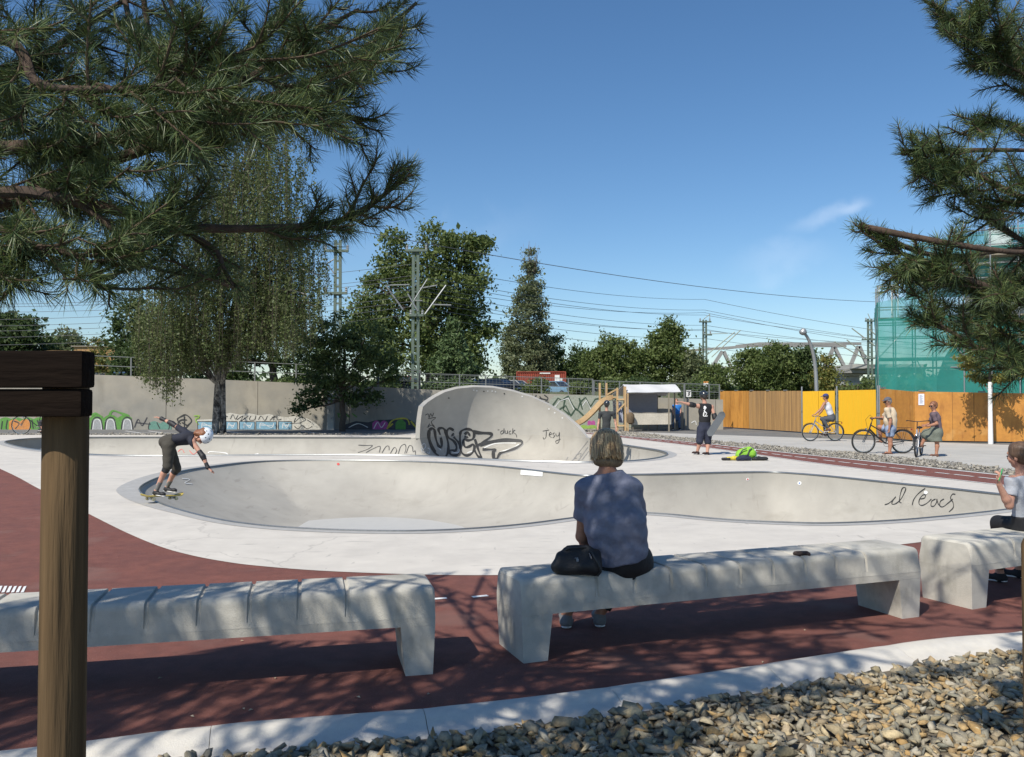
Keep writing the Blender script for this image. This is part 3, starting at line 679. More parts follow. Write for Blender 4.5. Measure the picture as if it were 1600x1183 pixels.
idx = np.arange(n0*n1_).reshape(n0, n1_); Ft = np.c_[idx[:-1, :-1].ravel(), idx[:-1, 1:].ravel(), idx[1:, 1:].ravel(), idx[1:, :-1].ravel()]
tag(np_mesh('terrain', Vt, Ft, M['grass'], smooth=True), kind='structure')
wl = thing('concrete_wall', 'long grey concrete retaining wall with graffiti along its foot', 'wall', (0, 43, 0))
xs = [-60, -54]; 
while xs[-1] < 10.4: xs.append(xs[-1]+ (5.2 if xs[-1] < -22 else 4.66))
xs[-1] = 10.75
WV = []; WF = []
for a, b in zip(xs[:-1], xs[1:]):
    za, zb_ = walltop(a), walltop(b); d = .012; dy = random.uniform(-.006, .006)
    MB().add([(a+d, dy, -.05), (b-d, dy, -.05), (b-d, .35, -.05), (a+d, .35, -.05), (a+d, dy, za), (b-d, dy, zb_), (b-d, .35, zb_), (a+d, .35, za)],
       [(0, 1, 2, 3), (4, 5, 6, 7), (0, 1, 5, 4), (1, 2, 6, 5), (2, 3, 7, 6), (3, 0, 4, 7)]).build('wall_panel', M['wall'], wl)
SURF['wall'] = BVHTree.FromPolygons([(-80, 43-.008, -1), (20, 43-.008, -1), (20, 43-.008, 6), (-80, 43-.008, 6)], [(0, 1, 2, 3)])
def wfill(pts, m, off=.006, name='graffiti'):
    c_ = [hit('wall', x, y, off) for x, y in pts]; o, _, _ = sheet(name, np.array([(v.x, v.z) for v in c_]), [], 0, m)
    for v in o.data.vertices: v.co = (v.co.x, c_[0].y-43, v.co.y)
    o.parent = wl; return o
def wst(L, w_, m, off=.012, **k):
    o = strokes('wall', L, w_, 'graffiti', m, None, off=off, **k)
    if o:
        for v in o.data.vertices: v.co.y -= 43
        o.parent = wl
P_ = {k: mat('spray_'+k, c, .7, .2, 3) for k, c in dict(green=(.10, .26, .05), lime=(.25, .40, .08), pale=(.52, .50, .44), blue=(.20, .36, .46), silver=(.30, .31, .31), magenta=(.40, .08, .26), yellow=(.55, .45, .05), dgreen=(.045, .08, .05), orange=(.55, .22, .05), sage=(.30, .32, .26), dark=(.05, .05, .06), teal=(.12, .25, .2)).items()}
def blobby(x0, x1, y0, y1, n, amp):      # bumpy-topped filled piece
    top = [(x0+(x1-x0)*i/(n*6), y0+amp*(1-abs(math.sin(math.pi*i/6)))) for i in range(n*6+1)]
    return [(x0, y1)]+top+[(x1, y1)]
# far-left colourful piece behind the cyclist
wfill(blobby(-60, 0, 652, 673, 4, 4), P_['silver']); wfill(blobby(0, 70, 652, 674, 4, 3), P_['green']); wfill(blobby(14, 48, 655, 672, 2, 4), P_['orange'], .009)
wst([[(4,658),(2,672)],[(12,656),(10,670),(18,672)],[(22,658),(30,662),(24,670)],[(50,656),(52,670)],[(58,656),(64,672)]], 1.6, M['ink'])
# green outlined letters
wfill(blobby(140, 206, 648, 672, 3, 5), P_['green']); 
for x0 in (143, 164, 190):
    wfill(blobby(x0, x0+17, 654, 672, 1, 4), P_['silver'], .009)
    wst([[(x0, 672), (x0+2, 657), (x0+8, 652), (x0+15, 656), (x0+18, 672)]], 1.9, M['ink']); wst([[(x0+2, 672), (x0+4, 659), (x0+9, 655), (x0+14, 659), (x0+16, 672)]], 1.0, M['whiteink'], .014)
wst([[(170,652),(176,642),(190,646),(202,650)],[(143,650),(150,646),(160,652)]], 3, P_['green'])
wfill(blobby(232, 268, 658, 672, 2, 4), P_['teal']); wst([[(210,668),(216,655),(222,665),(230,652)],[(212,660),(236,663)]], 1.3, P_['dark']); wst([[(234,660),(234,672),(262,672),(264,658)],[(245,660),(250,670)]], 1.2, M['ink'])
wst([[(282,662),(277,655),(284,650),(290,648),(296,652),(299,658),(294,664),(290,668),(282,666),(278,660),(284,656),(292,656)],[(288,650),(288,668)],[(284,660),(293,665)]], 1.6, M['ink'])
wst([[(303,650),(312,650),(306,656),(311,664)],[(305,654),(311,653)]], 1.6, P_['lime'])
# pale piece with blue letters
wfill([(308,670),(308,656),(330,655),(346,655),(347,648),(360,645),(375,648),(390,646),(405,649),(420,647),(433,650),(447,652),(460,650),(480,654),(492,660),(504,672)], P_['pale'])
for a, b in ((309, 340), (350, 371), (374, 398), (400, 432), (435, 456)):
    wfill([(a, 671), (a, 659), (b, 659.5), (b, 671)], P_['blue'], .010)
    wst([[(a, 671), (a, 658.5), (b, 659), (b, 671)]], 1.1, M['ink'], .014, smooth=False)
    wst([[(a+4+random.uniform(0, 4), 669), (a+8, 661), (b-8, 668), (b-4, 661)], [(a+6, 664), (b-6, 665)]], .9, M['whiteink'], .013)
wst([[(350,651),(356,651)],[(353,648),(353,655)],[(360,655),(364,648),(368,655),(372,649)],[(370,656),(380,650),(376,658),(388,650)],[(392,650),(390,656),(398,656),(400,649)],[(404,656),(408,650),(414,657),(418,650)],[(422,657),(430,650),(434,656),(440,655)],[(462,653),(460,660),(470,652),(478,656),(470,660)],[(480,656),(486,660)],[(460,666),(466,670),(472,665),(480,670),(488,666)],[(425,652),(431,652)],[(428,649),(428,656)]], 1.1, M['ink'])
wst([[(308,671),(400,672),(504,672)],[(446,662),(470,661)]], 1.0, M['ink'])
wst([[(528,645),(530,652),(536,648),(528,647)],[(540,646),(546,652)],[(550,646),(558,652)]], 1.5, P_['green'])
# low dark/coloured piece by the bowl shell
wfill([(536,671),(540,663),(556,658),(575,660),(590,656),(602,656),(620,655),(634,653),(648,660),(652,671)], P_['dark']); wfill(blobby(582, 606, 657, 671, 2, 4), P_['magenta'], .009); wfill(blobby(618, 634, 655, 671, 1, 6), P_['green'], .009)
wst([[(606,668),(612,658),(624,654),(636,655),(640,664)],[(604,670),(614,662)],[(642,658),(650,668)]], 2.2, P_['yellow']); wst([[(584,670),(590,660),(596,668),(602,660)],[(545,668),(560,662),(575,668)]], 1.1, M['whiteink'])
# big angular silver-green piece at right
wfill([(862,668),(858,626),(866,618.5),(900,617.5),(960,619),(1010,621),(1012,668)], P_['sage'])
wst([[(862,636),(872,622),(878,626),(888,619),(895,634),(902,642),(907,628),(915,621),(922,636),(930,624),(945,621),(936,636)],[(874,640),(884,634),(892,650),(900,638),(916,654),(925,645)],[(883,622),(880,640),(890,648)],[(905,622),(910,640)],[(918,650),(932,632),(948,624)],[(960,622),(975,640),(990,625),(1006,642)]], 2.3, P_['dgreen'], smooth=False)
wst([[(864,640),(874,627),(888,622),(897,640)],[(910,634),(916,625),(924,641)]], 1.0, M['whiteink'], .016, smooth=False)
wst([[(843,619),(846,624),(840,628)],[(850,617),(856,622),(851,628)],[(838,617),(834,624)],[(846,630),(857,628)],[(842,622),(856,625)]], 1.2, M['ink'])
wfill(blobby(918, 930, 657, 664, 2, 2), P_['magenta'], .009); wfill(blobby(905, 932, 664, 670, 2, 2), P_['lime'], .008)
wst([[(1080,661),(1086,658),(1088,664)],[(1118,655),(1124,653),(1122,660)]], 1.2, M['whiteink'])
# concrete pillar with paint in front of wall
pl_ = A(517, 671, 42.6); MB().box((pl_.x, -.4, .98), (.34, .3, 2.0), bev=.01).build('pillar', mat('pale_pillar', (.42, .42, .39), .8, .1, 3, layers=stains(1.6, .5, .7, (.35, .5, .6))), wl)
# fence on the wall top
M['fence'] = mat('fence_steel', (.17, .18, .175), .55, .15, 6, metal=.3)
def fence_run(label, pts, h, nm='metal_fence', Y=43.2, rails=(1.0, .5), post=.05, mesh=False):
    t = thing(nm, label, 'fence', (0, Y, 0))
    for x in pts:
        z = walltop(x); MB().box((x, 0, z+h/2-.1), (post*1.3, post, h+.2)).build('post', M['fence'], t)
    for r in rails:
        m = MB()
        for a, b in zip(pts[:-1], pts[1:]): m.bar((a+post*.66, 0, walltop(a)+h*r-.02), (b-post*.66, 0, walltop(b)+h*r-.02), .035)
        m.build('rail', M['fence'], t)
    if mesh:
        m = MB()
        for a, b in zip(pts[:-1], pts[1:]):
            k = int((b-a)/.18)
            for i in range(1, k):
                x = a+(b-a)*i/k; m.bar((x, .01, walltop(x)), (x, .01, walltop(x)+h*.97), .008)
            for q in np.linspace(.15, .9, 6): m.bar((a, .015, walltop(a)+h*q), (b, .015, walltop(b)+h*q), .008)
        m.build('mesh_infill', M['fence'], t)
    return t
fence_run('plain two-rail steel railing on top of the left concrete wall', [(-800+140+i*64.5)/F*43.2 for i in range(-6, 9)], .98)
fence_run('steel mesh fence on the wall in front of the parked cars', [(-800+px)/F*43.2 for px in (590, 655, 718, 759, 803, 846, 888, 926)], .85, mesh=True)
fence_run('tall grey mesh fence on the wall behind the market stall', [(-800+px)/F*43.2 for px in (928, 946, 968, 1000, 1034, 1070, 1108, 1124)], .78, mesh=True)
# --------------------------------------------------------------- hoarding (boarded site fence)
M['osb'] = mat('orange_board', (.58, .27, .055), .6, .1, 3, .06, 40, col2=(.50, .23, .045), stretch=(1, 1, .25), layers=chain(stains(1.5, .52, .45, (1, .8, .7)), planks(.62, 0, .45, .10, .03)))
M['osb_b'] = mat('weathered_board', (.52, .30, .11), .65, .14, 3, .06, 40, col2=(.30, .18, .08), stretch=(5, 5, .12), layers=chain(stains(1.2, .46, .55, (.9, .85, .8), (6, 6, .3)), planks(.21, 0, .35, .16)))
M['osb_c'] = mat('rusty_board', (.50, .225, .04), .6, .12, 2, .06, 40, col2=(.43, .185, .035), stretch=(1, 1, 1), layers=chain(stains(1.2, .52, .45, (1, .8, .7), (3, 3, .4)), planks(1.25, 0, .45, .07, .016), speckle(1.4, .60, (.62, .36, .12), .35)))
M['yellow'] = mat('yellow_board', (.70, .37, .006), .55, .06, 3, .05, 60, col2=(.66, .38, .01), stretch=(6, 6, .3), layers=stains(2.2, .62, .5, (.6, .7, .5), (4, 4, .6)))
def hoard(label, a, b, zt, mats, gap=.015, caps=True, posts=True, z0=.05, nm='site_hoarding'):
    """a,b world xy ends; zt top heights at both ends"""
    a = Vector(a); b = Vector(b); t = thing(nm, label, 'fence', (a.x, a.y, 0), math.atan2(b.y-a.y, b.x-a.x)); L = (b-a).length; n = len(mats)
    for i, m in enumerate(mats):
        x0 = L*i/n+gap; x1 = L*(i+1)/n-gap*.2; h0 = zt[0]+(zt[1]-zt[0])*i/n; h1 = zt[0]+(zt[1]-zt[0])*(i+1)/n; dy = random.uniform(-.01, .01)
        o = MB().add([(x0, dy, z0), (x1, dy, z0), (x1, .04, z0), (x0, .04, z0), (x0, dy, h0), (x1, dy, h1), (x1, .04, h1), (x0, .04, h0)],
           [(0, 1, 2, 3), (4, 5, 6, 7), (0, 1, 5, 4), (1, 2, 6, 5), (2, 3, 7, 6), (3, 0, 4, 7)]).build('board', m, t)
        if posts: MB().box((x0, .10, h0/2), (.06, .08, h0-.06)).build('post', M['fence'], t)
        if caps: MB().box((x0+.25, .02, h0+.025), (.22, .09, .05)).build('clamp', M['fence'], t)
    return t
def gp(px, py): v = G(px, py); return (v.x, v.y)
hoard('plain orange-brown board hoarding left of the yellow panels', gp(1124, 668), gp(1251, 676.5), (1.98, 1.93), [M['osb'], M['osb'], M['osb_b'], M['osb_b'], M['osb_b']])
ya, yb = Vector(gp(1254, 677.5)), Vector(gp(1305, 679))
hoard('left narrower yellow hoarding panel behind the riding cyclist', ya, yb, (1.90, 1.92), [M['yellow'], M['yellow']], caps=False, nm='hoarding_panel')
hoard('right wider yellow hoarding panel between steel posts', gp(1310, 679.5), gp(1369, 681.5), (1.93, 1.95), [M['yellow']], caps=False, nm='hoarding_panel')
for px, py in ((1252.5, 677), (1307, 679), (1371, 682.5), (1374, 683)):
    v = gp(px, py); o = MB().tube([(0, 0, 0), (0, 0, 2.12)], .035, 10).box((0, -.02, 1.0), (.09, .06, .05)).build('steel_post', M['galv'], smooth=True); o.location = (v[0], v[1]-.08, 0)
    tag(o, {1252.5: 'steel hoarding post at the left edge of the yellow panels', 1307: 'steel hoarding post between the two yellow panels', 1371: 'steel hoarding post right of the wide yellow panel, nearer to that panel', 1374: 'steel hoarding post touching the left end of the orange corner hoarding'}[px], 'post')
hC0, hC1, hC2 = Vector(gp(1375, 685)), Vector(gp(1429, 690.3)), Vector(gp(1720, 694.5))
hoard('short orange hoarding stretch left of the corner, behind the man in beige', hC0, hC1, (1.98, 1.83), [M['osb_c']])
hh = hoard('long orange hoarding right of the corner with a white paper notice', hC1, hC2, (1.84, 1.72), [M['osb_c']]*3)
n_ = (hC2-hC1).normalized(); nn = Vector((n_.y, -n_.x))
v = hit_ = None
def on_line(px, py, a, b, off):     # ray onto vertical plane through a,b
    r = ray(px, py); n = Vector((b.y-a.y, -(b.x-a.x), 0)).normalized(); t_ = (Vector((a.x, a.y, 0))-CAM).dot(n)/r.dot(n); p = CAM+r*t_; return p-n*off*(1 if r.dot(n) > 0 else -1)
qs = [on_line(x, y, hC1, hC2, .022) for x, y in ((1435, 615.5), (1444, 615.5), (1444, 633), (1435, 633))]
pn = thing('paper_notice', 'white paper notice pinned on the orange hoarding', 'notice', qs[3])
cen = sum(qs, Vector())/4
MB().add([q-qs[3] for q in qs]+[q-qs[3]+Vector((.0, .004, 0)) for q in qs], [(0, 1, 2, 3), (7, 6, 5, 4), (0, 1, 5, 4), (1, 2, 6, 5), (2, 3, 7, 6), (3, 0, 4, 7)]).build('sheet', mat('paper', (.66, .68, .8), .6, .04), pn)
m = MB()
for i in range(9):
    y = 618+i*1.5; a = on_line(1436.6, y, hC1, hC2, .027); b = on_line(1436.6+random.uniform(3, 6), y, hC1, hC2, .027); m.bar(a-qs[3], b-qs[3], .002, .012)
m.build('printed_lines', P_['silver'], pn)
# ================================================================ LAMP POST, MASTS, WIRES
lp = G(1277, 677.5); t = thing('street_lamp', 'tall grey street lamp with a bent arm and round head before the yellow panels', 'street lamp', lp)
Yl = lp.y
path = [A(1277, 677.5, Yl), A(1276.5, 640, Yl), A(1274.5, 580, Yl), A(1269.5, 548, Yl-.1), A(1262, 528, Yl-.2), A(1256, 520.5, Yl-.3)]
path = [Vector(p) for p in cat_rom([tuple(p) for p in path], 6)]
MB().tube([p-lp for p in path], [.105-.05*i/len(path) for i in range(len(path))], 14).build('pole', M['galv'], t, smooth=True)
hd = A(1254.5, 519.5, Yl-.3)-lp
MB().lathe([(.02, .18), (.10, .16), (.16, .06), (.17, 0), (.165, -.03), (.12, -.09), (.05, -.12)], hd, 20, Matrix.Rotation(math.radians(18), 3, 'Y')).build('lamp_head', M['galv'], t, smooth=True)
MB().box((0, 0, .06), (.3, .3, .1), bev=.02).build('base_plate', M['galv'], t)
def mast(px, ytop, Y, w, label, ybase=612, arms=(), hbeam=()):
    b = A(px, ybase, Y); tp = A(px, ytop, Y); h = tp.z-b.z; t = thing('railway_mast', label, 'mast', b)
    m = MB()
    for sx in (-1, 1): m.bar((sx*w/2, 0, 0), (sx*w/2*.8, 0, h), w*.22, w*.5)
    m.build('upright', M['mast'], t)
    m = MB(); k = max(6, int(h/.55))
    for i in range(k):
        z = h*(i+.5)/k; m.box((0, 0, z), (w*.8, w*.12, h/k*.22))
    m.build('batten_plate', M['mast'], t)
    for x0, y0, x1, y1, th in arms:
        a = A(x0, y0, Y)-b; c_ = A(x1, y1, Y)-b
        MB().tube([a, c_+Vector((0, -.05, 0))], th*(.62 if Y > 90 else 1), 6).build('cantilever_arm', P_['sage'] if Y > 90 else M['galv'], t)
    for x0, x1, y in hbeam:
        a = A(x0, y, Y)-b; c_ = A(x1, y, Y)-b; MB().bar(a+Vector((0, -.12, 0)), c_+Vector((0, -.12, 0)), .18, .16).build('crossbeam', M['mast'], t)
        for xi in (x0+2, x1-2):
            p = A(xi, y-1, Y)-b; MB().lathe([(.05, 0), (.11, .06), (.06, .12), (.11, .18), (.06, .24), (.1, .3), (.03, .36)], p, 8).build('insulator', P_['silver'], t, smooth=True)
    return t
mast(527, 375, 55, .38, 'nearest green railway mast with two crossbeams, beside the weeping birch', 600, [(524, 404, 511, 412, .04), (511, 412, 524, 430, .04)], [(507, 545, 392.5), (507, 543, 458.5)])
mast(649, 389, 60, .40, 'green railway mast with splayed pale arms in front of the big poplar', 608, [(603, 446, 630, 484, .06), (603, 446, 640, 445, .045), (637, 459, 653, 486, .05), (664, 491, 697, 446, .06), (655, 451, 683, 446, .045), (640, 480, 668, 436, .04), (676, 476, 705, 477, .05), (648, 470, 660, 470, .04)], [(634, 668, 392), (640, 662, 493)])
mast(1101.5, 500, 100, .42, 'thin railway mast in the middle distance above the market stall', 600, [(1104, 555, 1148, 519, .10), (1112, 558, 1157, 516, .10), (1104, 522, 1137, 521, .06), (1098, 500, 1109, 491, .07), (1109, 491, 1109, 504, .06)], [(1092, 1111, 503), (1098, 1112, 523.5)])
mast(1360, 498, 104, .5, 'dark railway mast beside the green netted scaffold', 610, [(1304, 534, 1351, 561, .11), (1323, 531, 1357, 559, .11), (1331, 513, 1370, 543, .11), (1355, 512, 1372, 527, .11), (1356, 490, 1360, 500, .07), (1366, 489, 1371, 498, .07)], [(1351, 1368, 502), (1346, 1372, 531), (1350, 1370, 560)])
def wire(a, b, label, sag=.4, r=.018, grp='overhead railway wires'):
    n = 14; a = A(*a); b = A(*b); P = [(a+(b-a)*i/n)-Vector((0, 0, sag*4*(i/n)*(1-i/n))) for i in range(n+1)]
    o = MB().tube([p-a for p in P], r, 4).build('overhead_wire', M['wire']); o.location = a; tag(o, label, 'wire', grp)
wire((545, 358, 55), (1376, 472, 104), 'highest single overhead wire, from the left pine tip to the scaffold top', .9, .028, None)
W = [(398, 412, 505, 540), (416, 430, 520, 552), (420, 436, 530, 548), (428, 447, 508, 560), (440, 452, 546, 556), (450, 462, 552, 545), (458, 470, 538, 566), (468, 478, 560, 572), (480, 490, 575, 584)]
for i, (y0, y1, y2, y3) in enumerate(W):
    wire((-60, y0+60, 58), (650, y1, 60), 'thin dark railway wire running level behind the trees', .5, .018)
    wire((650, y1, 60), (1101, (y2*.45+y1*.55)+14, 100), 'thin dark railway wire running level behind the trees', .7, .024)
    wire((1101, (y2*.45+y1*.55)+14, 100), (1520, y3-6, 110), 'thin dark railway wire running level behind the trees', .5, .026)
# ================================================================ BRIDGE
bc = A(1240, 600, 135); br = thing('truss_bridge', 'grey steel truss railway bridge far behind the lamp post', 'bridge', bc)
M['bsteel'] = mat('bridge_steel', (.26, .255, .24), .7, .15, 1.5)  # lightened grey: distance haze is mixed into the steel colour
def bpx(x, y): return A(x, y, 135)-bc
top = [(1108, 552), (1150, 541), (1185, 537), (1262, 537), (1345, 537)]
m = MB()
for dy in (0, 6):
    for a, b in zip(top[1:-1], top[2:]): m.bar(bpx(*a)+Vector((0, dy, 0)), bpx(*b)+Vector((0, dy, 0)), .45, .4)
m.bar(bpx(1062, 549), bpx(1185, 540), .5, .4)
m.build('top_chord', M['bsteel'], br)
for x0, x1 in ((1110, 1128), (1128, 1142), (1262, 1283), (1292, 1302), (1302, 1322), (1330, 1342), (1342, 1352)):
    up = (x0, 574 if x0 < 1200 else 572); 
    pr = {1110: ((1112, 575), (1129, 549)), 1128: ((1131, 549), (1143, 575)), 1262: ((1262, 537), (1278, 576)), 1292: ((1290, 574), (1303, 542)), 1302: ((1304, 542), (1320, 574)), 1330: ((1329, 572), (1342, 541)), 1342: ((1343, 541), (1356, 572))}[x0]
    MB().bar(bpx(*pr[0])+Vector((0, .1, 0)), bpx(*pr[1])+Vector((0, .1, 0)), .5, .5, Vector((0, 1, 0))).build('diagonal', M['bsteel'], br)
MB().bar(bpx(1050, 578), bpx(1400, 577), 3, .9).build('bottom_chord', M['bsteel'], br)
vc = A(1340, 600, 112); vd = thing('viaduct', 'pale concrete railway viaduct deck on a banded pier left of the scaffold', 'viaduct', vc)
M['vcon'] = mat('viaduct_concrete', (.36, .35, .32), .8, .1, .8)
def vp(x, y, Y=112): return A(x, y, Y)-vc
def vbox(x0, x1, y0, y1, d, dy, m, nm):
    a, b = vp(x0, y1), vp(x1, y0); MB().box(((a.x+b.x)/2, dy, (a.z+b.z)/2), (b.x-a.x, d, b.z-a.z)).build(nm, m, vd)
vbox(1313, 1420, 571, 577.5, 8, 0, M['vcon'], 'parapet'); vbox(1302, 1420, 578, 584, 7, .3, M['bsteel'], 'deck')
vbox(1307, 1338, 584.5, 588, 6, .8, M['vcon'], 'pier_cap'); vbox(1309, 1336, 588.2, 601, 5, 1, M['vcon'], 'pier'); vbox(1308, 1338, 598, 602, 5.6, .7, M['vcon'], 'pier_band'); vbox(1311, 1334, 602.2, 625, 4.6, 1, mat('pier_brick', (.30, .19, .11), .9, .2, 2), 'pier_base')
# ================================================================ SCAFFOLD WITH GREEN NET
bs = G(1429, 684); Ys = 37.0; sc_ = thing('netted_scaffold', 'tall steel scaffold wrapped in translucent green netting behind the orange hoarding', 'scaffold', (A(1373, 622, Ys).x, Ys, 0), math.radians(-20))
ox_, oy_ = A(1373, 622, Ys).x, Ys
def net_mat(name, col, a):
    m = bpy.data.materials.new(name); m.use_nodes = True; n = m.node_tree.nodes; l = m.node_tree.links; P = n['Principled BSDF']
    P.inputs['Roughness'].default_value = .8; tc_ = n.new('ShaderNodeTexCoord'); nz = n.new('ShaderNodeTexNoise'); nz.inputs['Scale'].default_value = 1.1; nz.inputs['Detail'].default_value = 6; l.new(tc_.outputs['Object'], nz.inputs['Vector'])
    mr = n.new('ShaderNodeMapRange'); mr.inputs[1].default_value = .3; mr.inputs[2].default_value = .7; mr.inputs[3].default_value = a-.14; mr.inputs[4].default_value = a+.12; l.new(nz.outputs['Fac'], mr.inputs[0])
    P.inputs['Base Color'].default_value = (*col, 1); tl = n.new('ShaderNodeBsdfTranslucent'); tl.inputs[0].default_value = (*col, 1)
    mx = n.new('ShaderNodeMixShader'); mx.inputs[0].default_value = .4; l.new(P.outputs[0], mx.inputs[1]); l.new(tl.outputs[0], mx.inputs[2])
    tp = n.new('ShaderNodeBsdfTransparent'); m2 = n.new('ShaderNodeMixShader'); l.new(mr.outputs[0], m2.inputs[0]); l.new(tp.outputs[0], m2.inputs[1]); l.new(mx.outputs[0], m2.inputs[2]); l.new(m2.outputs[0], n['Material Output'].inputs[0]); return m
M['net'] = net_mat('green_debris_net', (.045, .37, .31), .74); M['net2'] = net_mat('green_debris_net_thin', (.045, .36, .30), .50)
def sheetm(P, m, nm, nx=14, nz=14, amp=.05):       # P 4 corners bl,br,tr,tl with gentle billow
    P = [Vector(p) for p in P]; vs = []; fs = []
    n_ = (P[1]-P[0]).cross(P[3]-P[0]).normalized()
    for j in range(nz+1):
        for i in range(nx+1):
            u, v_ = i/nx, j/nz; p = (P[0]*(1-u)+P[1]*u)*(1-v_)+(P[3]*(1-u)+P[2]*u)*v_
            vs.append(p+n_*amp*(math.sin(u*17+v_*3)*math.sin(v_*14+u*2)))
    for j in range(nz):
        for i in range(nx): a = j*(nx+1)+i; fs.append((a, a+1, a+nx+2, a+nx+1))
    MB().add(vs, fs).build(nm, m, sc_, smooth=True, recalc=False)
ppm = F/Ys
def sx(px): return (px-1373)/ppm
def szz(py): return H0+(622-py)/ppm
def s3(px, py, dy): return (sx(px)*(1+dy/Ys)-0*dy, dy, H0+(szz(py)-H0)*(1+dy/Ys))
x0, x1, xr = 0, sx(1455), sx(1660)
lv = [.1, szz(560), szz(495), szz(467)]
# front net of low tower, then main wall net stepping up
sheetm([(x0, 0, .4), (x1, 0, .4), (x1, 0, szz(497)), (x0, 0, szz(497))], M['net'], 'net')
sheetm([(x0, 0, szz(497)), (sx(1440), 0, szz(497)), (sx(1440), 0, szz(461)), (x0, 0, szz(472))], M['net2'], 'net', 10, 5)
sheetm([(x0, 0, .4), (x0, 2.2, .4), (x0, 2.2, szz(474)), (x0, 0, szz(472))], M['net'], 'net')
sheetm([(x1, .02, .4), (xr, .9, .4), (xr, .9, szz(495)), (x1, .02, szz(495))], M['net'], 'net', 24)
sheetm([(sx(1415), .6, szz(465)), (xr, 1.3, szz(465)), (xr, 1.3, szz(404)), (sx(1415), .6, szz(428))], M['net'], 'net', 24)
sheetm([(sx(1420), .6, szz(420)), (xr, 1.3, szz(404)), (xr, 1.3, szz(345)), (sx(1420), .6, szz(380))], M['net2'], 'net', 24)
# poles, ledgers, decks, braces
cols = [0, sx(1398), sx(1426), sx(1455), sx(1493), sx(1530), sx(1567), sx(1604), sx(1641)]
for i, x in enumerate(cols):
    ztop = szz(445) if i < 2 else szz(375) if i < 5 else szz(355)
    for dy in (.12, 1.3):
        MB().tube([(x, dy, 0), (x, dy, ztop)], .03, 7).build('standard', M['galv'], sc_, smooth=True)
for z, xa in ((.9, 0), (szz(575), 0), (szz(560), 0), (szz(527), 0), (szz(505), 0), (szz(480), 0), (szz(440), 2), (szz(418), 2), (szz(390), 2), (szz(368), 4)):
    for dy in (.12, 1.3): MB().tube([(cols[xa], dy, z), (cols[-1], dy+.01, z)], .025, 6).build('ledger', M['galv'], sc_, smooth=True)
M['deck'] = mat('scaffold_board', (.23, .20, .15), .8, .15, 5)
for z, xa in ((szz(562), 0), (szz(497), 0), (szz(442), 2), (szz(405), 3)): MB().box(((cols[xa]+cols[-1])/2, .7, z), (cols[-1]-cols[xa], 1.05, .06)).build('deck', M['deck'], sc_)
for a, b, z0, z1 in ((0, 2, 560, 500), (2, 3, 560, 620), (0, 2, 612, 565), (4, 5, 560, 620), (3, 4, 500, 560), (6, 7, 560, 500), (5, 6, 440, 500)):
    MB().tube([(cols[a], .05, szz(z0)), (cols[b], .05, szz(z1))], .024, 6).build('brace', M['galv'], sc_, smooth=True)
m = MB()
for px in (1376, 1394, 1403): m.tube([(sx(px), .4, szz(497)), (sx(px), .4, szz(446))], .025, 6)
m.tube([(sx(1376), .4, szz(446)), (sx(1403), .4, szz(445))], .025, 6); m.build('guard_rail', M['white'], sc_, smooth=True)
# the building being renovated
bl = thing('house', 'pale old house with dark eaves inside the green scaffold netting', 'building', (ox_, oy_, 0), math.radians(-20))
M['plaster'] = mat('pale_plaster', (.50, .48, .42), .85, .1, .6, .1, 20, layers=stains(.9, .55, .35, (1, .95, .9)))
bx0, bx1 = sx(1522), sx(1800); MB().box(((bx0+bx1)/2, 3.55, szz(395)/2), (bx1-bx0, 3.5, szz(395))).build('wall', M['plaster'], bl)
MB().prism([(sx(1452), szz(622)), (sx(1472), szz(560)), (sx(1490), szz(528)), (sx(1512), szz(560)), (sx(1532), szz(622))], 1.62, 1.79).build('gable', mat('gable_plaster', (.62, .60, .55), .8, .08), bl)
rf = MB().box(((bx0+bx1)/2+.1, 3.4, szz(395)+.14), (bx1-bx0+.7, 4.4, .22)).box(((bx0+bx1)/2+.1, 3.4, szz(395)-.05), (bx1-bx0+.4, 4.0, .16)).build('roof', mat('roof_sheet', (.05, .05, .05), .7, .2), bl)
MB().box((sx(1560), 3.2, szz(395)+.7), (.9, .9, 1.2), bev=.02).build('chimney', M['white'], rf)
for px in (1550, 1590, 1640):
    for py in (455, 520, 590):
        f_ = MB().box((sx(px), 1.76, szz(py)), (.95, .07, 1.35)).build('window', M['plaster'], bl); MB().box((sx(px), 1.71, szz(py)), (.78, .03, 1.18)).build('pane', M['glass'], f_)
